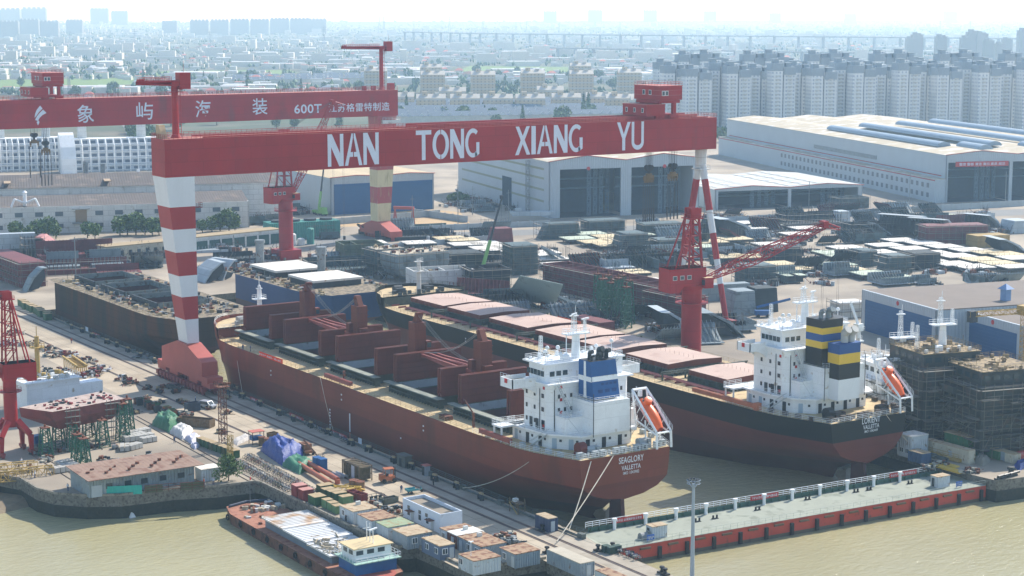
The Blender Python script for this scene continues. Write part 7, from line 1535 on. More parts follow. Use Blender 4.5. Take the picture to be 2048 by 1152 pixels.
nmM={'white':'white','mint':'pale mint','cream':'cream','pinkish':'pinkish'}
for key in nmM:
 from_left([o for o,(u,v,m)in zip(pobj,pan)if m==key],'%s flat deck panel on posts'%nmM[key],'%s panels'%nmM[key])
hv=[]
for i in range(4):
 k=MB();rr=random.Random(70+i)
 for j in range(26):
  p=Vector((rr.uniform(-6,6),rr.uniform(-4,4),0))
  if j%3:k.box(p,(rr.uniform(.6,3.5),rr.uniform(.4,2),rr.uniform(.3,2.2)),rr.uniform(0,3),rr.randrange(4))
  else:k.bar(p,p+Vector((rr.uniform(-3,3),rr.uniform(-3,3),rr.uniform(1,4))),.16,rr.randrange(4))
 for j in range(5):x=rr.uniform(-6,6);y=rr.uniform(-4,4);k.bar((x,y,0),(x,y,rr.uniform(3,6)),.12,0);k.bar((x-2,y,2.4),(x+2,y,2.4),.12,0)
 hv.append(k.mesh('steel_heap',[dsteel,stg,rust,bmat['pale']]))
hs=[];rr=random.Random(5)
zones=[((640,512),(1080,560),26),((1080,470),(1480,560),42),((1480,470),(2048,575),52),((880,600),(1330,690),26),((0,500),(330,545),20),((400,480),(560,540),14),((1420,425),(2048,470),22),((1740,660),(2048,760),26),((480,400),(610,460),16),((880,380),(1090,430),14),((560,460),(1000,482),14)]
for(u0,v0),(u1,v1),n in zones:
 for i in range(n):
  u,v=rr.uniform(u0,u1),rr.uniform(v0,v1);p=G(u,v)
  if 190<p.x<294 and p.y<600 or u>1735 and 480<v<545:continue
  o=bpy.data.objects.new('steel_heap',hv[rr.randrange(4)]);COL.objects.link(o);o.location=p;o.rotation_euler=(0,0,rr.uniform(0,6.28));s=rr.uniform(.5,1.1);o.scale=(s,s,s);tag(o,'','steel heap','heaps of steel parts across the yard');hs.append(o)
hs.sort(key=lambda o:PX(o.location)[0])
for i,o in enumerate(hs):o['label']='heap of steel parts between yard blocks, %s from the left'%nth(i)
fv=[]
for i in range(4):
 k=MB();rr=random.Random(170+i);w_,d_,h_=rr.uniform(9,15),rr.uniform(6,10),rr.uniform(2.5,5)
 if i%2==0:
  k.box((0,0,.8),(w_,d_,.2),0,0)
  for j in range(int(w_/1.1)):k.ext([(-d_/2,1),(d_/2,1),(d_/2,h_),(d_/2-.8,h_),(d_*.2,1.8),(-d_*.2,1.8),(-d_/2+.8,h_*.8),(-d_/2,h_*.8)],0,-w_/2+.4+j*1.1,-w_/2+.55+j*1.1,1)
  k.box((0,d_/2,.9),(w_,.15,h_-.9),0,0)
 else:
  n=7;pr=[(-d_/2+d_*q/n,.6+h_*(q/n)**2)for q in range(n+1)];k.ext(pr+[(a,b-.25)for a,b in pr[::-1]],0,-w_/2,w_/2,1)
  for j in range(int(w_/1.3)):k.ext([(-d_/2,.1)]+[(a,b+.7)for a,b in pr[1:]][::-1]+[(d_/2,h_)],0,-w_/2+.5+j*1.3,-w_/2+.62+j*1.3,0)
 for j in range(4):k.box((-w_*.4+.8*w_*(j%2),-d_*.35+.7*d_*(j//2),0),(.5,.5,.9),0,2)
 for j in range(9):x=rr.uniform(-w_/2,w_/2);y=rr.uniform(-d_/2,d_/2);k.bar((x,y,.5),(x,y,h_+rr.uniform(.5,2)),.1,2)
 k.bar((-w_/2,-d_/2,h_+.6),(w_/2,-d_/2,h_+.6),.1,2);fv.append([k.mesh('frame_section',[bmat[a],bmat[b],stg])for a,b in(('teal','dark'),('pale','grey'),('red','dark'))])
fs_=[];rr=random.Random(15)
for(u0,v0),(u1,v1),n in[((640,510),(1000,545),14),((1090,462),(1480,545),34),((1480,445),(2040,575),46),((930,600),(1300,655),12),((0,508),(320,540),12),((1420,428),(2048,448),16),((480,420),(600,455),8),((900,395),(1080,425),6),((1330,655),(1480,690),5),((600,462),(1000,478),10)]:
 for i in range(n):
  u,v=rr.uniform(u0,u1),rr.uniform(v0,v1);p=G(u,v)
  if 190<p.x<294 and p.y<585 or u>1735 and 480<v<550 or 1130<u<1340 and 468<v<500 or 880<u<1120 and 480<v<522:continue
  o=bpy.data.objects.new('frame_section',fv[rr.randrange(4)][rr.choice((0,0,0,1,1,2))]);COL.objects.link(o);o.location=p;o.rotation_euler=(0,0,RY+rr.choice((0,0,1.57,3.14))+rr.uniform(-.1,.1));s_c=rr.uniform(.7,1.15);o.scale=(s_c,)*3;tag(o,'','hull frame','open hull frame sections in the yard');fs_.append(o)
from_left(fs_,'open hull frame section','frame sections')
TW=None
def tower(p,h,c=None):
 global TW
 if TW is None:
  t=thing('support_tower','','trestle');k=MB();k.truss((0,0,0),(0,0,9.4),2.6,1.5,5,.26);k.build('lattice',mat('tower_green',(.03,.13,.075),rough=.6,var=.2),t);k=MB();k.box((0,0,9.4),(1.9,1.9,.3));k.tube((0,0,9.7),(0,0,10.6),.25,n=8);k.build('head',rust,t);TW=(t,tree_of(t));r=t
 else:r=dup(TW[0],TW[1],(0,0,0))
 r.location=p;r.scale=(1,1,h/9.6);return r
ts=[tower(G(u,v),h)for u,v,h in((92,912,6.5),(146,900,6.2),(206,893,6.2),(157,926,6.5),(168,930,6),(246,880,8.6),(256,868,8.4),(118,896,6.2),(178,878,6.2))]
for o in ts:o['group']='green trestles under the ship section'
from_left(ts,'green lattice trestle','trestles by the raised section')
ts=[tower(G(u,v),15-(i%3))for i,(u,v)in enumerate(((1195,640),(1208,644),(1222,646),(1236,650),(1216,636),(1230,640),(1244,644),(1258,648),(1252,656),(1204,652)))]
for o in ts:o['group']='green towers by the dock'
from_left(ts,'dark green lattice tower','towers by the dock wall')
z0=5.0;t=thing('ship_section','red stern section with pale deck raised on trestles','hull block',(138.0,397,0));k=MB()
dkp=[G(38,815,9.4),G(105,824,9.4),G(250,797,9.4),G(205,782,9.4)];q=[p-Vector((138,397,0))for p in dkp];c=sum(q,Vector())/4
bt=[c+(p-c)*s+Vector((0,0,-4.6))for p,s in zip(q,(.55,.72,.72,.5))];md=[c+(p-c)*.97+Vector((0,0,-2.2))for p in q]
k.add(q+md+bt,[(i,4+i,4+(i+1)%4,(i+1)%4)for i in range(4)]+[(4+i,8+i,8+(i+1)%4,4+(i+1)%4)for i in range(4)]+[(11,10,9,8)]);k.build('plating',mat('section_red','#7a3c38',rough=.6,var=.12,sc=.2,col2='#5c322d',amt=.25),t)
k=MB();k.add([p+Vector((0,0,.01))for p in q],[(0,1,2,3)]);k.build('deck',mat('section_deck','#b3a196',rough=.9,var=.12,sc=.5,col2='#8a6f60',amt=.25),t)
k=MB();rr=random.Random(8)
for i in range(60):a,b=rr.uniform(.05,.95),rr.uniform(.08,.9);p=q[0].lerp(q[3],a).lerp(q[1].lerp(q[2],a),b);k.box(p,(rr.uniform(.2,.8),rr.uniform(.2,.8),rr.uniform(.1,.5)),rr.uniform(0,3),i%2)
k.build('deck_fitting',[dred,dsteel],t);k=MB();k.box((c.x,c.y,.5),(1.2,1.2,4.4));k.build('rudder_trunk',dred,t)
k=MB()
for fa in(.25,.8):
 p=q[1].lerp(q[2],fa);
 for i in range(4):k.bar(p+Vector((i*1.0-1.5,-1.2,-9.3)),p+Vector((i*1.0-1.5,-1.2,.6)),.1)
 for j in range(5):k.box(p+Vector((0,-.9,-6+j*1.4)),(3.6,.8,.1))
for i in range(12):
 p=q[0].lerp(q[1],.3).lerp(q[3].lerp(q[2],.3),i/12)+Vector((0,-1,0));k.bar((p.x,p.y,.1),(p.x,p.y,4.8),.09)
 p=q[1].lerp(q[2],i/12)+Vector((0,.5,0));k.bar((p.x,p.y,.1),(p.x,p.y,5.2),.09);k.bar((p.x-1,p.y,2.4),(p.x+1,p.y,2.4),.09)
k.build('staging',stg,t)
crate('blue_tank','tall blue tank box on the raised red stern section','tank',G(71,812,9.45),(2.1,2.1,2.6),blue,.2,blue,False)
wb=thing('ship_section','white superstructure section with staging behind the raised stern section','hull block',tuple(G(95,812,0)),R(5));k=MB();k.box((0,0,0),(14,8,7.0));k.box((9,-1.5,0),(9,4,5.4));k.box((0,0,7.0),(15,9,.3));k.build('wall',white,wb);k=MB();clutter(k,-6,6,-4,4,7.3,36,77,3);k.rail([(-7,-4.4,7.3),(7,-4.4,7.3),(7,4.4,7.3)],1.1,1.4,.07);k.build('roof_fitting',[offwhite,dyel,steel],wb)
k=MB();k.tube((0,0,0),(0,0,16.5),.75,.6,10);k.tube((0,0,13.6),(0,0,13.8),1.9,n=12);k.rail([(1.9*math.cos(a),1.9*math.sin(a),13.8)for a in[i*.628 for i in range(11)]],1,1,.08);k.tube((0,0,16.5),(0,0,19),.1,n=5);tag(k.build('signal_mast',dyel,None,smooth=35,loc=G(78,800)),'yellow tubular ship mast with round platform beside the left red crane','mast')
k=MB()
for i in range(7):k.box((0,i*2.2-7,2.6),(3,.4,.4));k.bar((-1.4,i*2.2-7,0),(-1.4,i*2.2-7,2.6),.2);k.bar((1.4,i*2.2-7,0),(1.4,i*2.2-7,2.6),.2)
for s in(-1,1):k.box((s*1.3,0,3.0),(.5,16,.5))
tag(k.build('scaffold_bridge',dyel,None,loc=G(150,745),rz=-.1),'yellow scaffold bridge among the scrap left of the quay lane','scaffold')
k=MB();k.truss((0,0,.8),(14,-2,.6),2.2,n=9,r=.18);k.truss((-3,2,1.8),(12,3,1.0),2,n=9,r=.16);tag(k.build('scaffold_heap',dyel,None,loc=G(-30,962)),'yellow lattice frames at the left edge below the red crane','scaffold')
dk_=mat('primer_dark','#3c413f',rough=.8,var=.2,sc=.25,col2='#54483f',amt=.25)
sandd=mat('roof_sand_dirty',(.36,.27,.15),rough=.9,var=.2,sc=.5,col2=(.14,.11,.08),amt=.42)
def tall_block(label,p,w,d,h,wm,roofm,mast=True,rz=RY):
 t=thing('accommodation_block',label,'ship superstructure',p,rz);k=MB();rr_=random.Random(len(label));k.box((0,0,1.4),(w,d,h-4.6));k.box((0,d*.06,h-3.2),(w*.82,d*.82,3.0));k.box((0,0,h-3.4),(w+3,d*.6,.3));k.build('wall',wm,t)
 k=MB();k.box((0,d*.06,h-.19),(w*.84,d*.84,.16));k.rail([(-w*.42,-d*.36,h),(w*.42,-d*.36,h),(w*.42,d*.47,h),(-w*.42,d*.47,h),(-w*.42,-d*.36,h)],1.1,1.4,.06,0,2);clutter(k,-w*.4,w*.4,-d*.34,d*.45,h,40,len(label),1);k.build('roof',roofm,t)
 g=Each('window',glass,t);
 for i in range(6):g.box((-w*.34+w*.68*i/5,d*.06-d*.41-.03,h-2.1),(w*.09,.08,1.1))
 for i in range(4):g.box((-w*.41-.03,-d*.2+d*.16*i,h-2.1),(.08,d*.1,1.1))
 for z in range(3,int(h-6),3):
  for i in range(4):g.box((-w*.4+w*.8*i/3,-d/2-.03,z+.6),(.6,.08,.8))
 k=MB();nz=int(h/2.3)
 for i in range(9):k.bar((-w/2+w*i/8,-d/2-1.3,0),(-w/2+w*i/8,-d/2-1.3,h-2),.1)
 for i in range(8):k.bar((-w/2-1.3,-d/2+d*i/7,0),(-w/2-1.3,-d/2+d*i/7,h-2),.1)
 for j in range(1,nz):z=j*2.2;k.box((0,-d/2-.9,z),(w+1,.8,.08));k.box((-w/2-.9,0,z),(.8,d+1,.08));k.bar((-w/2,-d/2-1.3,z+1),(w/2,-d/2-1.3,z+1),.07);k.bar((-w/2-1.3,-d/2,z+1),(-w/2-1.3,d/2,z+1),.07)
 for i in range(6):k.bar((-w/2+i*w/6,-d/2-1.35,2+2*(i%3)),(-w/2+(i+1)*w/6,-d/2-1.35,8+2*(i%3)),.09)
 for i in range(14):z=2+rr_.random()*(h-6);x=rr_.uniform(-w/2,w/2-3);k.box((x,-d/2-1.8,z),(rr_.uniform(2,5),1.6,.12));k.rail([(x-1,-d/2-2.6,z),(x+2,-d/2-2.6,z)],1,1,.07);y=rr_.uniform(-d/2,d/2-2);k.box((-w/2-1.9,y,z*.9),(1.6,rr_.uniform(2,5),.12));k.bar((-w/2-1,y,z*.9),(-w/2-1.4,y+3,z*.9-3),.12)
 k.build('staging',stg,t)
 k=MB()
 for z in(h*.28,h*.52):k.box((rr_.uniform(-2,2),-d/2-.9,z),(w*.7,2.2,.3));k.box((-w/2-.8,rr_.uniform(-2,2),z+1),(2.0,d*.6,.3))
 k.box((w*.2,-d/2-1.6,h*.62),(w*.4,3.2,2.2));k.box((-w/2-1.2,d*.1,h*.7),(2.6,d*.35,1.6));k.build('outer_platform',[wm],t)
 if mast:
  k=MB();k.tube((2,1,h),(2,1,h+5),1.0,.7,10);k.box((2,1,h+5),(6,2.6,.25));k.rail([(-1,-.2,h+5.2),(5,-.2,h+5.2),(5,2.2,h+5.2),(-1,2.2,h+5.2)],1,1.2,.06);k.truss((1.2,1,h+5),(1.2,1,h+11.5),.9,.6,5,.09);k.box((1.2,1,h+10.6),(2,.8,.2));k.tube((1.4,1,h+11),(1.5,1,h+13),.06,n=5);k.truss((4.4,1,h+5),(4.4,1,h+8.6),.6,.5,4,.08)
  k.truss((-w*.3,0,h),(-w*.3,0,h+5.5),.7,.5,5,.08);k.box((-w*.1,-d*.2,h),(1.4,1.2,1.2))
  for i in range(5):k.box((-w*.35+i*w*.16,-d*.3,h),(.6,.6,.8+.5*(i%2)))
  k.build('radar_mast',white,t,smooth=35)
 return t
tall_block('white superstructure block with radar mast right of the striped funnel',G(1790,862),17,15,17,white,white)
tall_block('dark primed superstructure block with sandy roof and white mast',G(1868,872),18,18,21,dk_,sandd)
tall_block('dark superstructure block with sandy roof at the right edge',G(1985,893),19,18,19,dk_,sandd,False)
tall_block('dark staged superstructure block cut by the right frame edge',G(2062,885),17,16,15,dk_,deckm,False)
k=MB();k.truss((0,0,0),(0,0,22),1.5,n=16,r=.14);k.truss((-16,4,23),(8,-2,23),1.2,n=14,r=.12,rd=.09);k.box((0,0,22),(3,3,2.4),0,0);k.box((-15,3.8,21),(2.2,1.6,2.8),0,1);tag(k.build('tower_crane',[dyel,dsteel],None,loc=G(2043,800)),'yellow tower crane at the right edge above the blue doors','tower crane')
def facade(name,wall,win,px_,pz,fx,fz,var=.06,z0=0.0):
 if name in MATS:return MATS[name]
 m=mat(name,wall,rough=.8,var=var,sc=.2);t=m.node_tree;N=t.nodes;L=t.links;b=N['Principled BSDF'];src=b.inputs['Base Color'].links[0].from_socket
 tc=N.new('ShaderNodeTexCoord');sp=N.new('ShaderNodeSeparateXYZ');L.new(tc.outputs['Object'],sp.inputs[0]);sn=N.new('ShaderNodeSeparateXYZ');L.new(tc.outputs['Normal'],sn.inputs[0])
 def M(op,a,b_=None,c=None):
  n=N.new('ShaderNodeMath');n.operation=op
  for i,x in enumerate((a,b_,c)):
   if x is None:continue
   if isinstance(x,(int,float)):n.inputs[i].default_value=x
   else:L.new(x,n.inputs[i])
  return n.outputs[0]
 ax_=M('GREATER_THAN',M('ABSOLUTE',sn.outputs[0]),.5);h=M('ADD',M('MULTIPLY',sp.outputs[1],ax_),M('MULTIPLY',sp.outputs[0],M('SUBTRACT',1.0,ax_)))
 def fr(x,p,f):return M('LESS_THAN',M('ABSOLUTE',M('SUBTRACT',M('FRACT',M('DIVIDE',M('ADD',x,500.0),p)),.5)),f/2)
 k=M('MULTIPLY',M('MULTIPLY',fr(h,px_,fx),fr(M('SUBTRACT',sp.outputs[2],z0),pz,fz)),M('LESS_THAN',M('ABSOLUTE',sn.outputs[2]),.5))
 mx=N.new('ShaderNodeMixRGB');L.new(k,mx.inputs[0]);L.new(src,mx.inputs[1]);mx.inputs[2].default_value=lin(win)+(1,)if isinstance(win,str)else tuple(win)+(1,);L.new(mx.outputs[0],b.inputs['Base Color']);return m
hallw=ribbed('hall_sheet','#aab4ba',1.2,'xy',.05,rough=.6,var=.05,sc=.1);hroof=ribbed('hall_roof','#b7ab92',1.4,0,.06,rough=.85,var=.1,sc=.08,col2='#cfcac0',amt=.35)
dark_in=mat('hall_shade_haze',(.022,.045,.068),rough=1,var=.2)  # shade and blue haze inside the open halls, put into the colour
def hall(label,fl,rz,w,d,h,rise,bays,wallm,roofm,doors='open',trim=red,cat='hall',name='assembly_hall',doorm=None,stripes=None,dh=.86):
 """fl = front left ground corner; local x along the front, y to the back; bays = (x0, x1) door openings as fractions"""
 t=thing(name,label,cat,(fl[0],fl[1],0),rz);k=MB();th=.6
 k.box((th/2,d/2,0),(th,d,h));k.box((w-th/2,d/2,0),(th,d,h));k.box((w/2,d-th/2,0),(w-2*th,th,h))
 xs=[0]+[v*w for b in bays for v in b]+[w]
 for i in range(0,len(xs),2):k.box(((xs[i]+xs[i+1])/2,.4,0),(xs[i+1]-xs[i],.8,h*dh))
 k.box((w/2,.4,h*dh),(w,.8,h*(1-dh)));k.build('wall',wallm,t)
 n=max(1,len(bays));r=MB()
 for i in range(n):
  a,b=w*i/n-(.6 if i==0 else 0),w*(i+1)/n+(.6 if i==n-1 else 0);c=(a+b)/2
  for(x0,z0),(x1,z1)in(((a,h),(c,h+rise)),((c,h+rise),(b,h))):r.quad((x0,-.5,z0+.05),(x1,-.5,z1+.05),(x1,d+.5,z1+.05),(x0,d+.5,z0+.05))
  r.add([(a,.0,h),(b,.0,h),(c,0,h+rise)],[(0,1,2)],1);r.bar((a,-.5,h+.1),(c,-.5,h+rise+.1),.25,2);r.bar((c,-.5,h+rise+.1),(b,-.5,h+.1),.25,2)
 r.build('roof',[roofm,wallm,trim],t)
 for i,(a,b)in enumerate(bays):
  a,b=a*w,b*w
  if doors=='open':
   q=MB();q.quad((a+.1,22,0.05),(b-.1,22,.05),(b-.1,22,h*dh),(a+.1,22,h*dh));q.quad((a,.8,.03),(b,.8,.03),(b,22,.03),(a,22,.03));q.build('interior_shade_sheet',dark_in,t);q=MB()  # back sheet and floor carry the painted shade and haze
   for j in range(4):
    x=a+(b-a)*(.55+.14*j);q.truss((x,6+3*j,0),(x,6+3*j,h*dh),1.4,n=9,r=.16,rd=.12)
   for z in(.45,.62):q.bar((a,20,h*z),(b,20,h*z),.5)
   q.build('column',mat('truss_blue','#6e8799',rough=.6,var=.1),t)
  else:
   q=MB();q.box(((a+b)/2,-.05,0),(b-a,.3,h*dh));
   for z in range(1,int(h*dh)):q.box(((a+b)/2,-.22,z),(b-a,.06,.12))
   q.build('door',doorm,t)
 for z in(stripes or[]):
  q=MB()
  q.box((-.04,d*.5,z),(.08,d*.9,1.0));q.build('wall_stripe',mat('stripe_olive','#8d927c',rough=.8,var=.05),t)
 return t
bdoor=mat('door_blue',(.018,.095,.235),rough=.55,var=.06,sc=.3)
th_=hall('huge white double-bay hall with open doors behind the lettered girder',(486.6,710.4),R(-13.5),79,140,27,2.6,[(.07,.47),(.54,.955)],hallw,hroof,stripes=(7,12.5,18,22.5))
for i in range(2):k=MB();k.tube((20+40*i,-.5,23.4),(20+40*i,-.35,23.4),.9,n=14);k.build('round_emblem',mat('sign_red_ring',(.5,.04,.04)),th_)
k=MB();k.box((-.05,60,0),(.12,14,15));k.build('side_opening',dark_in,th_);k=MB();k.truss((-2,24,0),(-2,24,26),1.6,n=14,r=.18);k.build('ladder_tower',steel,th_)  # side opening is a dark panel with that painted shade
hall('white hall with two blue roller doors behind the far striped leg',(406.4,780.9),R(-4),56,84,18,.8,[(.03,.52),(.555,.985)],hallw,mat('roof_cream_sheet','#bba988',rough=.9,var=.06,sc=.2),'blue',doorm=bdoor,dh=.82)
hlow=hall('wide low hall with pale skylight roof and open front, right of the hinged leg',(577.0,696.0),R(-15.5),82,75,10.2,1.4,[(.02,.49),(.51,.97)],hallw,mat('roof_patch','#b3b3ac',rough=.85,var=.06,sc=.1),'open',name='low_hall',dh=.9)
k=MB()
for i in range(10):
 for j in range(7):
  x=3+i*7.9;y=4+j*10;n_i=.5+(x%41)/41
  hz=10.2+1.4*(1-abs((x+2.5)%41-20.5)/20.5)+.08;hz2=10.2+1.4*(1-abs((x+5.0)%41-20.5)/20.5)+.08
  k.add([(x,y,hz),(x+5.4,y,hz2),(x+5.4,y+7,hz2),(x,y+7,hz)],[(0,1,2,3)])
k.build('skylight',mat('skylight_white','#d5dadb',rough=.5,var=.05),hlow)
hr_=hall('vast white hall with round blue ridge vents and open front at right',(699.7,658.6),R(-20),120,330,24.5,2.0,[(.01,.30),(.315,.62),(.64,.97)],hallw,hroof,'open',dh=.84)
k=MB();k.box((-3,165,0),(6,330,12));k.box((-3,165,12),(6.4,330,.25),0,1);lt=k.build('lean_to',[hallw,hroof],hr_);k=MB();k.box((-6.05,165,11.2),(.1,330,.5));k.box((-.08,165,13.2),(.1,320,.5));k.build('red_line',red,hr_)
for j in range(34):
 for z in(2.2,7.2):k=MB();k.box((-6.06,8+j*6.2,z),(.12,2.6,2.4));k.build('window',mat('hall_window','#4d5a66',rough=.3,var=.1),hr_)
k=MB();k.box((-.1,130,15.5),(.3,90,2.2));k.build('louvre_band',steel,hr_)
for i,(x,y,l)in enumerate(((16,110,150),(46,120,170),(78,130,180),(108,150,170),(28,24,26),(62,20,26))):
 k=MB();pr=[(x-4,26.2)]+[(x-4.0*math.cos(R(a)),26.3+2.4*math.sin(R(a)))for a in range(0,181,20)]+[(x+4,26.2)];k.ext(pr,1,y+l/2,y-l/2);k.build('ridge_vent',mat('vent_blue','#8496a4',rough=.5,var=.06),hr_,smooth=40)
k=MB();k.box((20,-.55,18.4),(30,.12,2.6));bo=k.build('hall_banner',MATS['banner_red'],hr_);text('整理 整顿 清洁 清扫 素质 规范','lettering',letw,bo,(7,-.64,18.9),(1,0,0),(0,0,1),26,1.5,.01,0)
wh_=thing('warehouse','long old white warehouse with dark windows behind the striped leg','warehouse',(225,797,0),R(-17.8));wl_,ww=133,26;k=MB();k.box((wl_/2,.3,0),(wl_,.6,12));k.box((wl_-.3,ww/2,0),(.6,ww,12));k.box((wl_/2,ww,0),(wl_,.6,12));k.build('wall',offwhite,wh_)
broof=ribbed('brown_roof','#615a55',1.2,0,.03,rough=.95,var=.12,sc=.1,col2='#7a6e63',amt=.25);k=MB();k.quad((0,.7,11.6),(wl_,.7,11.6),(wl_,ww,14.6),(0,ww,14.6));k.build('roof',broof,wh_)
for i in range(15):
 for z in(2.2,7.6):
  if i==6:continue
  k=MB();k.box((5+i*8.7,-.05,z),(3.4,.2,2.0));k.build('window',mat('old_window','#56626b',rough=.3,var=.1),wh_)
k=MB();k.box((58,-.1,4.6),(5,.3,5.6));k.build('loading_door',mat('door_tan','#8f7a5f',var=.1),wh_);k=MB();k.box((58,-1.2,4.2),(8,2.6,.4));k.box((58,-1.0,10.6),(8,2,.3));k.build('balcony',steel,wh_)
for x in(34,98):
 k=MB()
 for s in(-1,1):k.tube((x,6,13.2),(x+s*4.5,3,15.4),.5,n=8);k.tube((x+s*4.5,3,15.4),(x+s*6,2,12),.5,n=8)
 k.tube((x,6,12),(x,6,18),.8,n=10);k.tube((x,6,18),(x,6,18.8),1.2,.4,10);k.build('duct',white,wh_,smooth=40)
w2=thing('warehouse','taller warehouse hall with brown roof behind the white warehouse','warehouse',(236,826,0),R(-17.8));k=MB();k.box((75,20,0),(150,40,17.5));k.build('wall',offwhite,w2);k=MB();k.quad((0,-.5,17.6),(150,-.5,17.6),(150,21,22),(0,21,22));k.quad((0,21,22),(150,21,22),(150,42,17.6),(0,42,17.6));k.build('roof',broof,w2)
k=MB();k.box((70,10,19.8),(3,20,.3));k.box((25,10,19.8),(3,20,.3));k.build('skylight_strip',mat('strip_tan','#a98f6d',var=.1),w2)
for x,y,h in((62,44,8),(70,40,7),(100,30,10),(128,30,9)):k=MB();k.tube((x,y,16),(x,y,18+h),1.3,n=10);k.build('chimney',steel,w2)
k=MB();k.box((84,46,0),(30,10,19));k.build('side_hall',blue,w2)
lw_=thing('garage_row','low white garage row with dark green doors right of the striped leg','garage',tuple(G(388,505)),R(10));k=MB();k.box((22,4,0),(44,8,6));k.build('wall',offwhite,lw_);k=MB();k.box((22,4,6),(44.6,8.6,.3));k.build('roof',mat('flat_roof_tan','#a3906f',rough=.9,var=.1),lw_)
for i in range(7):k=MB();k.box((4+i*6.2,-.05,.2),(5.2,.2,4.2));k.build('door',mat('door_green',(.03,.09,.08),rough=.6),lw_)
lw_=thing('office_row','low cream office row with paired small windows left of the striped leg','office',tuple(G(214,522)),R(8));k=MB();k.box((20,4,0),(40,8,5.4));k.build('wall',creamc,lw_);k=MB();k.box((20,4,5.4),(40.6,8.6,.3));k.build('roof',MATS['flat_roof_tan'],lw_)
for i in range(10):k=MB();k.box((3+i*3.8,-.05,1.4),(1.4,.2,2.2));k.build('window',glass,lw_)
gtk=thing('tank_store','long teal green sheet store behind the mid red jib crane','store',tuple(G(545,482)),R(-8));k=MB();k.box((15,5,0),(32,10,7.5));k.build('wall',ribbed('sheet_teal',(.05,.24,.20),1.0,'xy',.1,rough=.6,var=.1),gtk);k=MB()
for i in range(4):k.tube((4+i*7.4,5,7.5),(4+i*7.4,5,8.4),2.8,n=16)
k.build('tank_top',dsteel,gtk)
for(u,v,m,h),lb in(((585,491,offwhite,4.6),'white upright gas tank before the teal store'),((602,490,offwhite,2.4),'short white tank before the teal store'),((621,488,MATS['sheet_teal'],6.4),'dark green upright tank before the teal store')):
 k=MB();k.tube((0,0,0),(0,0,h),1.6,n=14);k.lathe((0,0,h),[(1.6,0),(1.1,.5),(0,.7)],14);tag(k.build('storage_tank',m,None,smooth=40,loc=G(u,v)),lb,'tank')
for fl,w_,d_,h_,lb in(((385.7,364.8),41,86,12.6,'grey shed with big blue roller door behind the white superstructure'),((389.5,336.5),27,80,11.6,'grey shed with blue roller door at the right frame edge')):
 t=thing('door_shed',lb,'shed',(fl[0],fl[1],0),R(-13));k=MB();k.box((.4,w_/2,h_*.78),(.8,w_,h_*.22));k.box((.4,1,0),(.8,2,h_*.78));k.box((.4,w_-1,0),(.8,2,h_*.78));k.box((d_/2,.3,0),(d_,.6,h_-.4));k.box((d_/2,w_-.3,0),(d_,.6,h_-.4));k.build('wall',hallw,t);k=MB();k.box((.3,w_/2,0),(.4,w_-4,h_*.78))
 for z in range(1,int(h_*.78)):k.box((.06,w_/2,z),(.1,w_-4,.12))
 k.build('door',bdoor,t);k=MB();k.box((d_/2+.4,w_/2,h_-.38),(d_-.8,w_-.2,.3));k.build('roof',mat('roof_brown_flat','#7d7268',rough=.95,var=.08,sc=.1),t);k=MB();k.tube((-.1,w_*.5,h_*.9),(.0,w_*.5,h_*.9),.7,n=12);k.build('round_emblem',MATS['sign_red_ring'],t)
k=MB();k.box((0,0,0),(3,24,9));tag(k.build('link_wall',hallw,None,loc=(397,352,0),rz=R(-13)),'grey wall link between the two blue-door sheds','wall')
k=MB();k.box((0,0,0),(2.2,2.2,16));k.add([(-1.8,-1.8,16),(1.8,-1.8,16),(1.8,1.8,16),(-1.8,1.8,16),(0,0,17.6)],[(0,1,4),(1,2,4),(2,3,4),(3,0,4)]);tag(k.build('blue_chimney',mat('chimney_blue','#6f8fb8',var=.08),None,loc=(416,366,0)),'square light blue chimney between the two blue-door sheds','chimney')
def mobile(label,p,tip,lo_,grn):
 t=thing('mobile_crane',label,'mobile crane',p);k=MB();k.box((0,0,.8),(3,11,1.4));k.box((0,-3,2.2),(2.8,4,1.8));k.build('carrier',grn,t)
 for y in(-4,-2,2,4):
  k=MB();wheel(k,-1.2,y,.7,.6);wheel(k,1.2,y,.7,.6);k.build('wheel',black,t)
 k=MB();a,b=Vector((0,1,3)),Vector(tip);k.tube(a,a.lerp(b,.4),.75,.65,6,0);k.tube(a.lerp(b,.4),b,.5,.35,6,1);k.box(b,(1.0,1.0,1.4),0,1);k.bar(b,(b.x,b.y,b.z*.75),.06,1);k.build('boom',[grn,dsteel],t)
lime=mat('crane_lime',(.20,.42,.12),rough=.5,var=.1)
p=G(968,552);q=YP(1003,398,p.y);mobile('mobile crane with long dark green boom in the yard middle',p,q-p,0,lime);p=G(640,430);q=YP(648,330,p.y);mobile('mobile crane with light green boom by the white blue-door hall',p,q-p,0,lime)
sgn=thing('small_gantry','small red gantry frame on the sand before the blue-door hall','gantry crane',tuple(G(808,456)));a,b=G(786,458),G(829,458);w_=(b-a).length;k=MB();k.box((0,0,8.6),(w_,1.2,1.3));k.build('beam',fred,sgn);
for s in(-1,1):
 for e in(-2.6,2.6):k=MB();k.bar((s*w_*.44,0,8.6),(s*w_*.44,e,0),.6);k.build('leg',fred,sgn)
sgn.rotation_euler=(0,0,R(-50))
k=MB();pr=[(-10,1.6),(-9,.3),(8,.3),(10.5,1.8),(10.5,2.2),(-10,2.4)];k.ext(pr,1,2,-2);k.box((-6,0,2.4),(3,2,1.4));o_=tag(k.build('boat_hull',MATS['block_pale'],None,loc=G(1062,432,2.2),rz=R(-30)),'pale grey boat hull on stands before the big hall corner','boat')
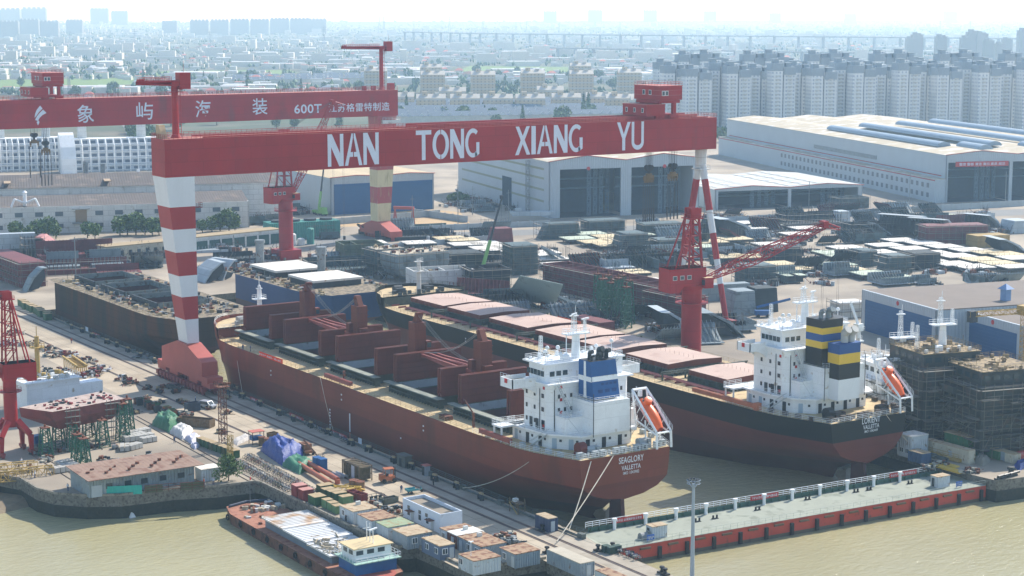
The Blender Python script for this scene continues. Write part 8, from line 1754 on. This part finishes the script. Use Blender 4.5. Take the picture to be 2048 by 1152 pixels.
for(u0,v0,u1,v1,h),lb in(((640,452,880,432,3),'grey boundary wall before the blue-door hall'),((830,430,935,445,3),'grey wall bending round the sandy pitch'),((860,462,1100,452,2.6),'grey wall left of the teal block row'),((1430,448,2048,412,3),'long grey wall before the right halls'),((215,518,480,490,2.4),'low grey wall along the office row'),((700,505,990,480,2.2),'low grey wall behind the panel field')):
 a,b=G(u0,v0),G(u1,v1);d=b-a;k=MB();n=Vector((-d.y,d.x,0)).normalized()*.2
 k.prism([((-n).x,(-n).y),((d-n).x,(d-n).y),((d+n).x,(d+n).y),(n.x,n.y)],0,h);
 for i in range(int(d.length/6)):q=d*(i*6/d.length);k.box((q.x,q.y,0),(.6,.6,h+.25))
 tag(k.build('boundary_wall',mat('wall_grey','#9aa4a8',rough=.9,var=.12,sc=.2),None,loc=a),lb,'wall')
k=MB();k.box((0,0,0),(30,.3,2.2));tag(k.build('pitch_fence',mat('fence_teal','#35585a',var=.12),None,loc=G(830,458),rz=R(-12)),'dark teal fence at the near side of the sandy pitch','fence')
sheet('sand_pitch',[tuple(G(*q)[:2])for q in((640,455),(940,447),(920,424),(840,418),(700,440))],.006,mat('pitch_sand','#b59a74',rough=.95,var=.08,sc=.05))
for i,(u,v,h)in enumerate(((152,560,16),(916,448,20),(1017,448,16),(1408,445,18),(1617,438,18),(1818,420,18),(2010,414,18),(825,462,16),(945,430,14),(1070,410,22))):k=MB();k.tube((0,0,0),(0,0,h),.22,.14,6);k.box((0,0,h*.9),(2.2,.15,.15));tag(k.build('utility_pole',steel,None,loc=G(u,v)),'slim grey utility pole in the yard, %s from the left'%nth([0,2,4,6,7,8,9,1,3,5][i]),'pole','utility poles in the yard')
t=thing('boom_lift','blue boom lift parked beside the hinged leg wedge blocks','boom lift',G(1525,634),R(60));k=MB();k.box((0,0,.6),(2.4,5,1.6));k.build('chassis',blue,t);k=MB();k.bar((0,2,3.2),(0,-9,5.8),.6);k.build('boom',blue,t)
for s in(-1,1):
 for y in(-1.6,1.6):k=MB();wheel(k,s*1.1,y,.55,.4);k.build('wheel',black,t)
k=MB();k.box((0,0,0),(16,2.4,1.8));k.box((2,0,1.8),(9,2,1.5));tag(k.build('flatbed_trailer',blue,None,loc=G(1278,612)),'blue trailer load on the road right of the teal shell','trailer')
# town and countryside behind the yard
sheet('grassland',[(100,1300),(700,1250),(1500,1150),(16000,-200),(16000,16000),(-9000,16000),(-9000,1900)],.008,mat('fields',(.075,.095,.045),rough=1,var=.35,sc=.006,col2=(.16,.14,.10),amt=.35,sharp=.2))
fld=mat('crop_green',(.14,.22,.05),rough=1,var=.1,sc=.02)
for q in(((0,176),(280,168),(300,155),(0,160)),((285,152),(600,148),(580,140),(330,142)),((900,148),(1130,146),(1150,134),(940,132)),((0,152),(120,150),(110,140),(0,143))):sheet('field',[tuple(G(*p)[:2])for p in q],.02,fld)
rd=mat('road_grey',(.20,.20,.19),rough=.9,var=.08,sc=.05)
sheet('road',[tuple(G(*p)[:2])for p in((300,352),(345,352),(295,262),(255,245),(243,248))],.03,rd)
sheet('road',[tuple(G(*p)[:2])for p in((420,500),(1100,468),(2048,430),(2048,418),(1100,458),(420,480))],.012,rd)
tf=facade('tower_facade','#d6d8d6','#9fa9b2',3.0,2.9,.42,.5)
dkc=mat('tower_crown','#8b969d',rough=.8,var=.1)
def tower_mesh(w,d,h,steps,crown=True,fm=tf):
 k=MB();k.box((-w*.27,0,0),(w*.42,d,h));k.box((w*.25,d*.1,0),(w*.46,d*.9,h-3));k.box((0,d*.25,0),(w*.2,d*.5,h+2))
 for s in(-.27,.25):
  for i in range(int(h/2.9)-3):k.box((s*w,-d/2+(.02 if s<0 else d*.15)-.6,3+i*2.9),(w*.16,1.2,1.1),0,2)
 if crown:
  for x,yy,zz in((-w*.27,0,h),(w*.25,d*.1,h-3)):k.box((x,yy,zz-6),(w*.43,d*1.02,6.1),0,1);k.box((x,yy,zz),(w*.2,d*.5,3),0,1);k.box((x,yy,zz+3),(w*.28,d*.6,.5),0,1)
 return k.mesh('apartment_tower',[fm,dkc,mat('balcony_pale','#b9b9b2',var=.08)])
tms=[tower_mesh(21,15,55,0),tower_mesh(23,16,53,0),tower_mesh(21,15,57,0)]
def place(name,ms,u,v,rz,cat,group,s=1.0,z=0.0):
 o=bpy.data.objects.new(name,ms);COL.objects.link(o);o.location=G(u,v,z);o.rotation_euler=(0,0,rz);o.scale=(s,s,s);return tag(o,'',cat,group)
A1=[place('apartment_tower',tms[i%3],1347+i*41.5+(i%3)*3,268+3*(i%2)-i*.4,R(-24),'tower block','front row of grey tower blocks',1.0)for i in range(18)]
A2=[place('apartment_tower',tms[(i+1)%3],1332+i*43,243-i*.3,R(-24),'tower block','back row of grey tower blocks',1.0+.05*(i%3))for i in range(17)]
from_left(A1,'grey high-rise tower with dark crown','front row of towers');from_left(A2,'grey high-rise tower with dark crown','back row of towers')
ff=facade('far_facade','#9a978f','#7c7f80',4.0,3.2,.45,.45);k=MB();k.box((0,0,0),(30,20,78));k.box((-6,0,78),(10,12,6));k.box((8,3,78),(8,10,3));fmh=k.mesh('far_tower',[ff])
A3=[place('apartment_tower',fmh,u,v,R(-24),'tower block','hazy far tower blocks',s)for u,v,s in((1820,128,.62),(1832,126,.7),(1880,130,.68),(1930,132,.66),(1944,130,.78),(1960,130,.74),(1975,133,.6),(1998,136,.55),(2046,126,.8),(2012,128,.6))]
from_left(A3,'hazy far tower block','hazy towers beyond the viaducts')
k=MB();k.box((0,0,0),(60,18,50));
for i in range(5):k.box((-24+i*12,0,50),(7,10,4))
fsl=k.mesh('far_slab',[ff]);A4=[place('slab_block',fsl,u,v,R(-33),'slab block','hazy slab blocks on the horizon',s)for u,v,s in((20,75,1.2),(60,72,1.3),(100,74,1.2),(18,60,2.2),(70,58,2.3),(150,68,1.2),(200,48,2.4),(240,50,2),(340,68,1.1),(400,72,1.25),(440,71,1.25),(480,70,1.3),(520,70,1.3),(560,69,1.35),(600,69,1.35),(635,69,1.3),(1100,46,2),(1190,45,2.2),(1300,44,2.2),(1420,44,2.0),(1550,46,1.7),(1700,48,1.6),(1900,46,2))]
from_left(A4,'hazy slab block','slab blocks on the horizon')
bf=facade('beige_facade','#c0ae90','#7d7466',4.0,3.0,.3,.4);br=mat('beige_roof','#b9b3a6',var=.08)
def flat_mesh(w,d,h):
 k=MB();k.box((0,0,0),(w,d,h));
 for z in range(3,int(h),6):k.box((0,0,z),(w+.15,d+.15,1.6),0,1)
 k.add([(-w/2,-d/2,h),(w/2,-d/2,h),(w/2,d/2,h),(-w/2,d/2,h),(-w/2,0,h+4),(w/2,0,h+4)],[(0,1,5,4),(2,3,4,5),(1,2,5),(3,0,4)],1);k.box((-w*.2,0,h),(5,6,6),0,0);k.box((w*.2,0,h),(4,5,5),0,1)
 return k.mesh('apartment_block',[bf,br])
fm1,fm2=flat_mesh(26,16,31),flat_mesh(28,14,17)
A5=[place('apartment_block',fm1,u,v,R(-30),'apartment block','tall beige apartment blocks',1.0)for u,v in((752,196),(866,207),(966,207),(1065,203),(1162,205),(1258,201),(1160,182),(862,186))]+[place('apartment_block',fm2,u,v,R(-30),'apartment block','low beige apartment blocks',1.0)for u,v in((800,228),(862,232),(930,232),(996,232),(1060,232),(1132,230),(1200,228),(905,215),(1100,212),(1240,232),(1290,236))]
from_left(A5[:8],'tall beige gabled apartment block','tall beige blocks');from_left(A5[8:],'low beige gabled apartment block','low beige blocks')
def villa_mesh(w,d,h,rm,wm,rise=3.0):
 k=MB();k.box((0,0,0),(w,d,h));o=.7
 k.add([(-w/2-o,-d/2-o,h),(w/2+o,-d/2-o,h),(w/2+o,d/2+o,h),(-w/2-o,d/2+o,h),(-w*.2,0,h+rise),(w*.2,0,h+rise)],[(0,1,5,4),(1,2,5),(2,3,4,5),(3,0,4),(3,2,1,0)],1);k.box((w*.3,-d*.55,0),(w*.3,d*.3,h*.55))
 for s in(-.3,.1):k.box((s*w,-d/2-.03,h*.55),(w*.16,.1,h*.2),0,2);k.box((-w/2-.03,s*d,h*.55),(.1,d*.2,h*.2),0,2)
 return k.mesh('village_house',[wm,rm,glass])
vw=mat('villa_wall','#cfcbc0',var=.1,rough=.9);grm=mat('tile_grey','#6e7a85',rough=.7,var=.12);rrm=mat('tile_red','#b3604f',rough=.7,var=.12);wrm=mat('roof_pale','#c9cdd0',rough=.6,var=.06);brm=mat('tile_brown','#7d6257',rough=.8,var=.1)
vm=[villa_mesh(11,9,7,rrm,vw),villa_mesh(12,9,7,grm,vw),villa_mesh(10,8,6,wrm,vw),villa_mesh(13,9,8,brm,vw),villa_mesh(11,10,9,rrm,vw,2.4),villa_mesh(20,10,6,grm,vw)]
vn=['red-roofed','grey-roofed','pale-roofed','brown-roofed','tall red-roofed','long grey-roofed']
k=MB();k.box((0,0,0),(22,10,8))
k.add([(-11.5,-5.6,8),(11.5,-5.6,8),(11.5,5.6,8),(-11.5,5.6,8),(-9,0,12),(9,0,12)],[(0,1,5,4),(1,2,5),(2,3,4,5),(3,0,4)],1)
for x in(-6,5):k.add([(x-2.5,-6.0,8.2),(x+2.5,-6.0,8.2),(x,-6,10.8),(x,-1.5,10.8)],[(0,1,2),(1,3,2),(0,2,3)],2)
tm=k.mesh('terrace_house',[vw,grm,wrm]);A6=[]
for r_ in range(5):
 for i in range(12+r_):A6.append(place('terrace_house',tm,792+i*40+(r_%2)*18-r_*6,243-r_*7+i*-.6+8,R(-28),'terraced house','grey-roofed terraces behind the girder'))
for r_ in range(2):
 for i in range(10):A6.append(place('terrace_house',tm,480+i*32,172-r_*6-i*.6,R(-28),'terraced house','grey-roofed terraces behind the girder'))
from_left(A6,'grey-roofed terraced house with pale gables','terrace estate');rr=random.Random(12);A7=[];sp_=[[],[],[],[],[],[]]
def free(u,v):return not((700<u<1310 and 170<v<250)or(u>1300 and v>205)or(v>160 and u<270 and v<185)or(285<u<600 and 140<v<150)or(900<u<1140 and 133<v<148))
while len(A7)<240:
 v=92+150*rr.random()**1.5;u=rr.uniform(0,2048)
 if v>200 and(u<0 or u>790):continue
 if not free(u,v):continue
 j=rr.choice((0,0,1,1,2,3,4,5));o=place('village_house',vm[j],u,v,R(rr.choice((-25,-30,-20,60))),'house','%s village houses'%vn[j],rr.uniform(.85,1.2));A7.append(o);sp_[j].append(o)
for j in range(6):from_left(sp_[j],'%s village house'%vn[j],'%s houses'%vn[j])
far=MB();rr=random.Random(3)
for i in range(5200):
 v=44+150*rr.random()**1.7;u=rr.uniform(-60,2100)
 if not free(u,v)or(v>150 and u>1300):continue
 p=G(u,v);a=R(rr.choice((-25,-30,60)));w_,d_,h_=rr.uniform(8,20),rr.uniform(8,14),rr.uniform(5,10);mi=rr.randrange(3)
 far.box(p,(w_,d_,h_),a,0,1+mi)
 if i%9==0 and v<130:far.box(p+Vector((-20,20,0)),(rr.uniform(20,50),13,rr.uniform(12,26)),a,0,3)
 if i%14==0:far.box(p+Vector((30,0,0)),(rr.uniform(40,90),rr.uniform(20,40),9),a,0,3)
tag(far.build('far_village',[vw,rrm,grm,wrm]),kind='stuff')
def crown_mesh(n,r,h,seed,size,conic=False):
 rr=random.Random(seed);k=MB();k.tube((0,0,0),(0,0,h*.4),.35,.2,5,3)
 for i in range(n):
  if conic:z=rr.random();d=Vector((rr.gauss(0,1),rr.gauss(0,1),0)).normalized()*r*(1-z)*rr.uniform(.5,1);q=Vector((d.x,d.y,h*(.12+.88*z)))
  else:v=Vector((rr.gauss(0,1),rr.gauss(0,1),rr.gauss(0,1))).normalized();q=Vector((v.x*r,v.y*r,h*.6+v.z*h*.38))*1.0;q=q.lerp(Vector((0,0,h*.6)),rr.random()**2*.6)+Vector((rr.uniform(-.6,.6),rr.uniform(-.6,.6),rr.uniform(-.8,.8)))
  u=Vector((rr.gauss(0,1),rr.gauss(0,1),rr.gauss(0,1))).normalized();w_=u.cross(Vector((rr.gauss(0,1),rr.gauss(0,1),rr.gauss(0,1)))).normalized();s=size*rr.uniform(.6,1.4)
  k.add([q-u*s,q+w_*s*.7,q+u*s,q-w_*s*.7],[(0,1,2,3)],rr.randrange(3))
 return k.mesh('tree',lf+[MATS['bark']])
cm=[crown_mesh(420,4.2,10,1,.8),crown_mesh(420,5,11,2,.9),crown_mesh(300,3.4,9,3,.75),crown_mesh(260,2.4,15,4,.8,True)]
A8=[];rr=random.Random(21)
for u,v,s in((32,476,.75),(60,478,.55),(76,474,.7),(97,476,.85),(112,478,.7),(175,476,.8),(190,478,.7),(240,472,1.0),(255,470,.9),(272,470,1.0),(290,470,.85),(305,472,.9),(318,470,.7),(405,466,.6),(424,464,.8),(440,462,.8),(458,462,.9),(470,462,.7),(902,408,.5),(910,406,.55),(918,404,.6),(926,410,.5),(932,408,.5)):A8.append(place('tree',cm[rr.randrange(3)],u,v,rr.uniform(0,6),'tree','trees along the old warehouse',s))
for i in range(70):u=rr.uniform(255,300)+rr.uniform(0,26);v=252+(u-255)*.9+rr.uniform(-14,40)*.6;A8.append(place('tree',cm[rr.randrange(3)],u,min(v,330),rr.uniform(0,6),'tree','trees along the town road',rr.uniform(.9,1.35)))
for i in range(150):
 u=rr.uniform(0,1320);v=rr.uniform(150,262)
 if u<300 and v>205:continue
 A8.append(place('tree',cm[rr.choice((0,1,2,3))],u,v,rr.uniform(0,6),'tree','trees between the village houses',rr.uniform(.9,1.6)))
for i in range(22):A8.append(place('tree',cm[rr.randrange(3)],rr.uniform(1440,1560),rr.uniform(262,285),rr.uniform(0,6),'tree','trees at the foot of the towers',rr.uniform(.7,1.1)))
for g_,nm in(('trees along the old warehouse','bushy green tree before the warehouse'),('trees along the town road','green street tree'),('trees between the village houses','green tree among the houses'),('trees at the foot of the towers','green tree at the tower feet')):from_left([o for o in A8 if o['group']==g_],nm,'trees there')
wd_=MB();rr=random.Random(31)
for i in range(5200):
 v=44+150*rr.random()**1.7;u=rr.uniform(-60,2110)
 if v>150 and u>1300:continue
 if not free(u,v)and not(700<u<1300 and v>178):continue
 p=G(u,v);r=rr.uniform(2.5,5.5)*(1+.6*(v<80));h=rr.uniform(5,11)
 for q in range(2):
  c=p+Vector((rr.uniform(-r,r),rr.uniform(-r,r),h*rr.uniform(.42,.6)));V_=[c+Vector((dx*r*rr.uniform(.5,1.1),dy*r*rr.uniform(.5,1.1),dz*h*rr.uniform(.35,.6)))for dx,dy,dz in((1,0,0),(0,1,0),(-1,0,0),(0,-1,0),(0,0,1),(0,0,-1))]
  for e in range(4):wd_.add([V_[e],V_[(e+1)%4],V_[4],V_[5]],[(0,1,2),(1,0,3)],rr.randrange(2))
tag(wd_.build('woods',[lf[0],lf[1]]),kind='stuff')
def viaduct(label,pts,h,w_,step):
 P_=[G(*p)for p in pts];t=thing('viaduct',label,'viaduct',P_[0]);o=P_[0];k=MB();pr=MB()
 for a,b in zip(P_,P_[1:]):
  d=b-a;n=Vector((-d.y,d.x,0)).normalized()*w_/2
  q=[a-n-o,b-n-o,b+n-o,a+n-o];k.prism([(v.x,v.y)for v in q],h-3,h)
  for i in range(max(2,int(d.length/step))):
   c=a+d*(i/max(2,int(d.length/step)))-o;pr.box((c.x,c.y,0),(5,5,h-3),0);pr.bar((c.x,c.y,h),(c.x,c.y,h+9),.5)
 k.build('deck',mat('concrete_pale','#8f9190',rough=.9,var=.06),t);ob=pr.build('pier',MATS['concrete_pale'],t);ob['kind']='stuff'
viaduct('high railway viaduct crossing the haze with many piers',[(810,86),(960,91),(1200,95),(1500,99),(1800,103),(2100,108)],36,14,60)
viaduct('lower road viaduct in front of the railway viaduct',[(1080,112),(1300,117),(1560,122),(1830,127)],20,14,46)
k=MB();k.truss((0,0,0),(0,0,40),9,3,6,.6);k.truss((0,0,40),(0,0,62),3,.8,5,.5)
for z in(42,49,56):k.bar((-9,0,z),(9,0,z),.7);k.bar((-9,0,z),(0,0,z+3),.4);k.bar((9,0,z),(0,0,z+3),.4)
pym=k.mesh('pylon',[mat('pylon_grey','#7d868c',rough=.7)]);A9=[place('pylon',pym,u,v,R(-20),'power pylon','power pylons in the haze',s)for u,v,s in((899,62,1.35),(966,62,1.4),(759,66,1.4),(768,66,1.4),(1032,62,.8),(1053,62,.8),(1118,66,.8),(1190,60,.8),(1240,62,.75),(37,88,.75),(140,92,.7),(270,90,.8),(420,98,.75),(648,92,.95),(828,64,.7),(1880,60,.85),(1940,62,.85),(1448,70,.7),(1500,70,.6),(1655,80,.5))]
from_left(A9,'lattice power pylon','pylons in the haze')
k=MB();k.truss((0,0,0),(0,0,22),3,2,6,.3);k.box((0,0,22),(9,3,2));k.truss((8,0,0),(8,0,22),3,2,6,.3);tag(k.build('yard_portal',steel,None,loc=G(125,192),rz=R(-30)),'hazy grey portal frame behind the far girder trolley','portal')
hf=facade('hotel_facade','#b9c0c6','#566270',5.0,4.0,.62,.5)
for i,(u,v,w_,n_)in enumerate(((-10,344,44,'left'),(150,345,58,'right'))):
 t=thing('hotel_building','white terraced apartment building with round stair wings, %s wing'%n_,'building',tuple(G(u,v)),R(-12));k=MB()
 for j in range(5):k.box((w_/2,8+j*.9,j*4.0),(w_,18-j*1.8,3.8));k.box((w_/2,7.4+j*.9,j*4.0+3.8),(w_+.8,18-j*1.8,.25),0,1)
 k.build('storey',[hf,white],t);k=MB();nn=13
 for j in range(nn):x=w_*j/(nn-1);k.bar((x,-1.4,0),(x,-1.2,16),.5);k.bar((x,-1.2,16),(x,4,20),.5)
 for j in range(5):k.bar((0,-1.6,j*4+1.2),(w_,-1.6,j*4+1.2),.3)
 k.build('balcony',white,t);k=MB();pr=[(-2,0),(6,0),(6,20),(5,23),(3,24.5),(0,23),(-6,16),(-9,9),(-9.5,0)];k.ext([(a,b)for a,b in pr],0,-9,0);k.box((-4,2,0),(10,6,13));k.build('stair_wing',white,t)
 k=MB();k.box((w_*.12,14,20),(5,5,8));k.box((w_*.75,14,20),(5,5,8));k.build('roof_turret',offwhite,t)
for i in range(26):k=None;place('parked_car',bpy.data.meshes.get('car_far')or MB().box((0,0,.3),(1.8,4.4,.7)).box((0,-.2,1.0),(1.6,2.4,.6)).mesh('car_far',[mat('car_white','#d5d8da',rough=.3)]),268+rnd.uniform(0,30),290+i*2.2,rnd.uniform(-.5,.2),'car','cars parked along the town road')
from_left([o for o in COL.objects if o.get('group')=='cars parked along the town road'],'small white parked car','cars by the town road')
# haze
hm_=bpy.data.materials.new('haze');hm_.use_nodes=True;t=hm_.node_tree
for n_ in list(t.nodes):
 if n_.type=='BSDF_PRINCIPLED':t.nodes.remove(n_)
pv=t.nodes.new('ShaderNodeVolumePrincipled');pv.inputs['Color'].default_value=(.50,.75,1.0,1);pv.inputs['Density'].default_value=.00014;pv.inputs['Anisotropy'].default_value=.35;pv.inputs['Absorption Color'].default_value=(1,1,1,1)
t.links.new(pv.outputs[0],t.nodes['Material Output'].inputs['Volume'])
hb_=MB();hb_.box((4500,5200,-13),(13500,11800,163))
hz_o=hb_.build('haze',hm_);tag(hz_o,kind='stuff')
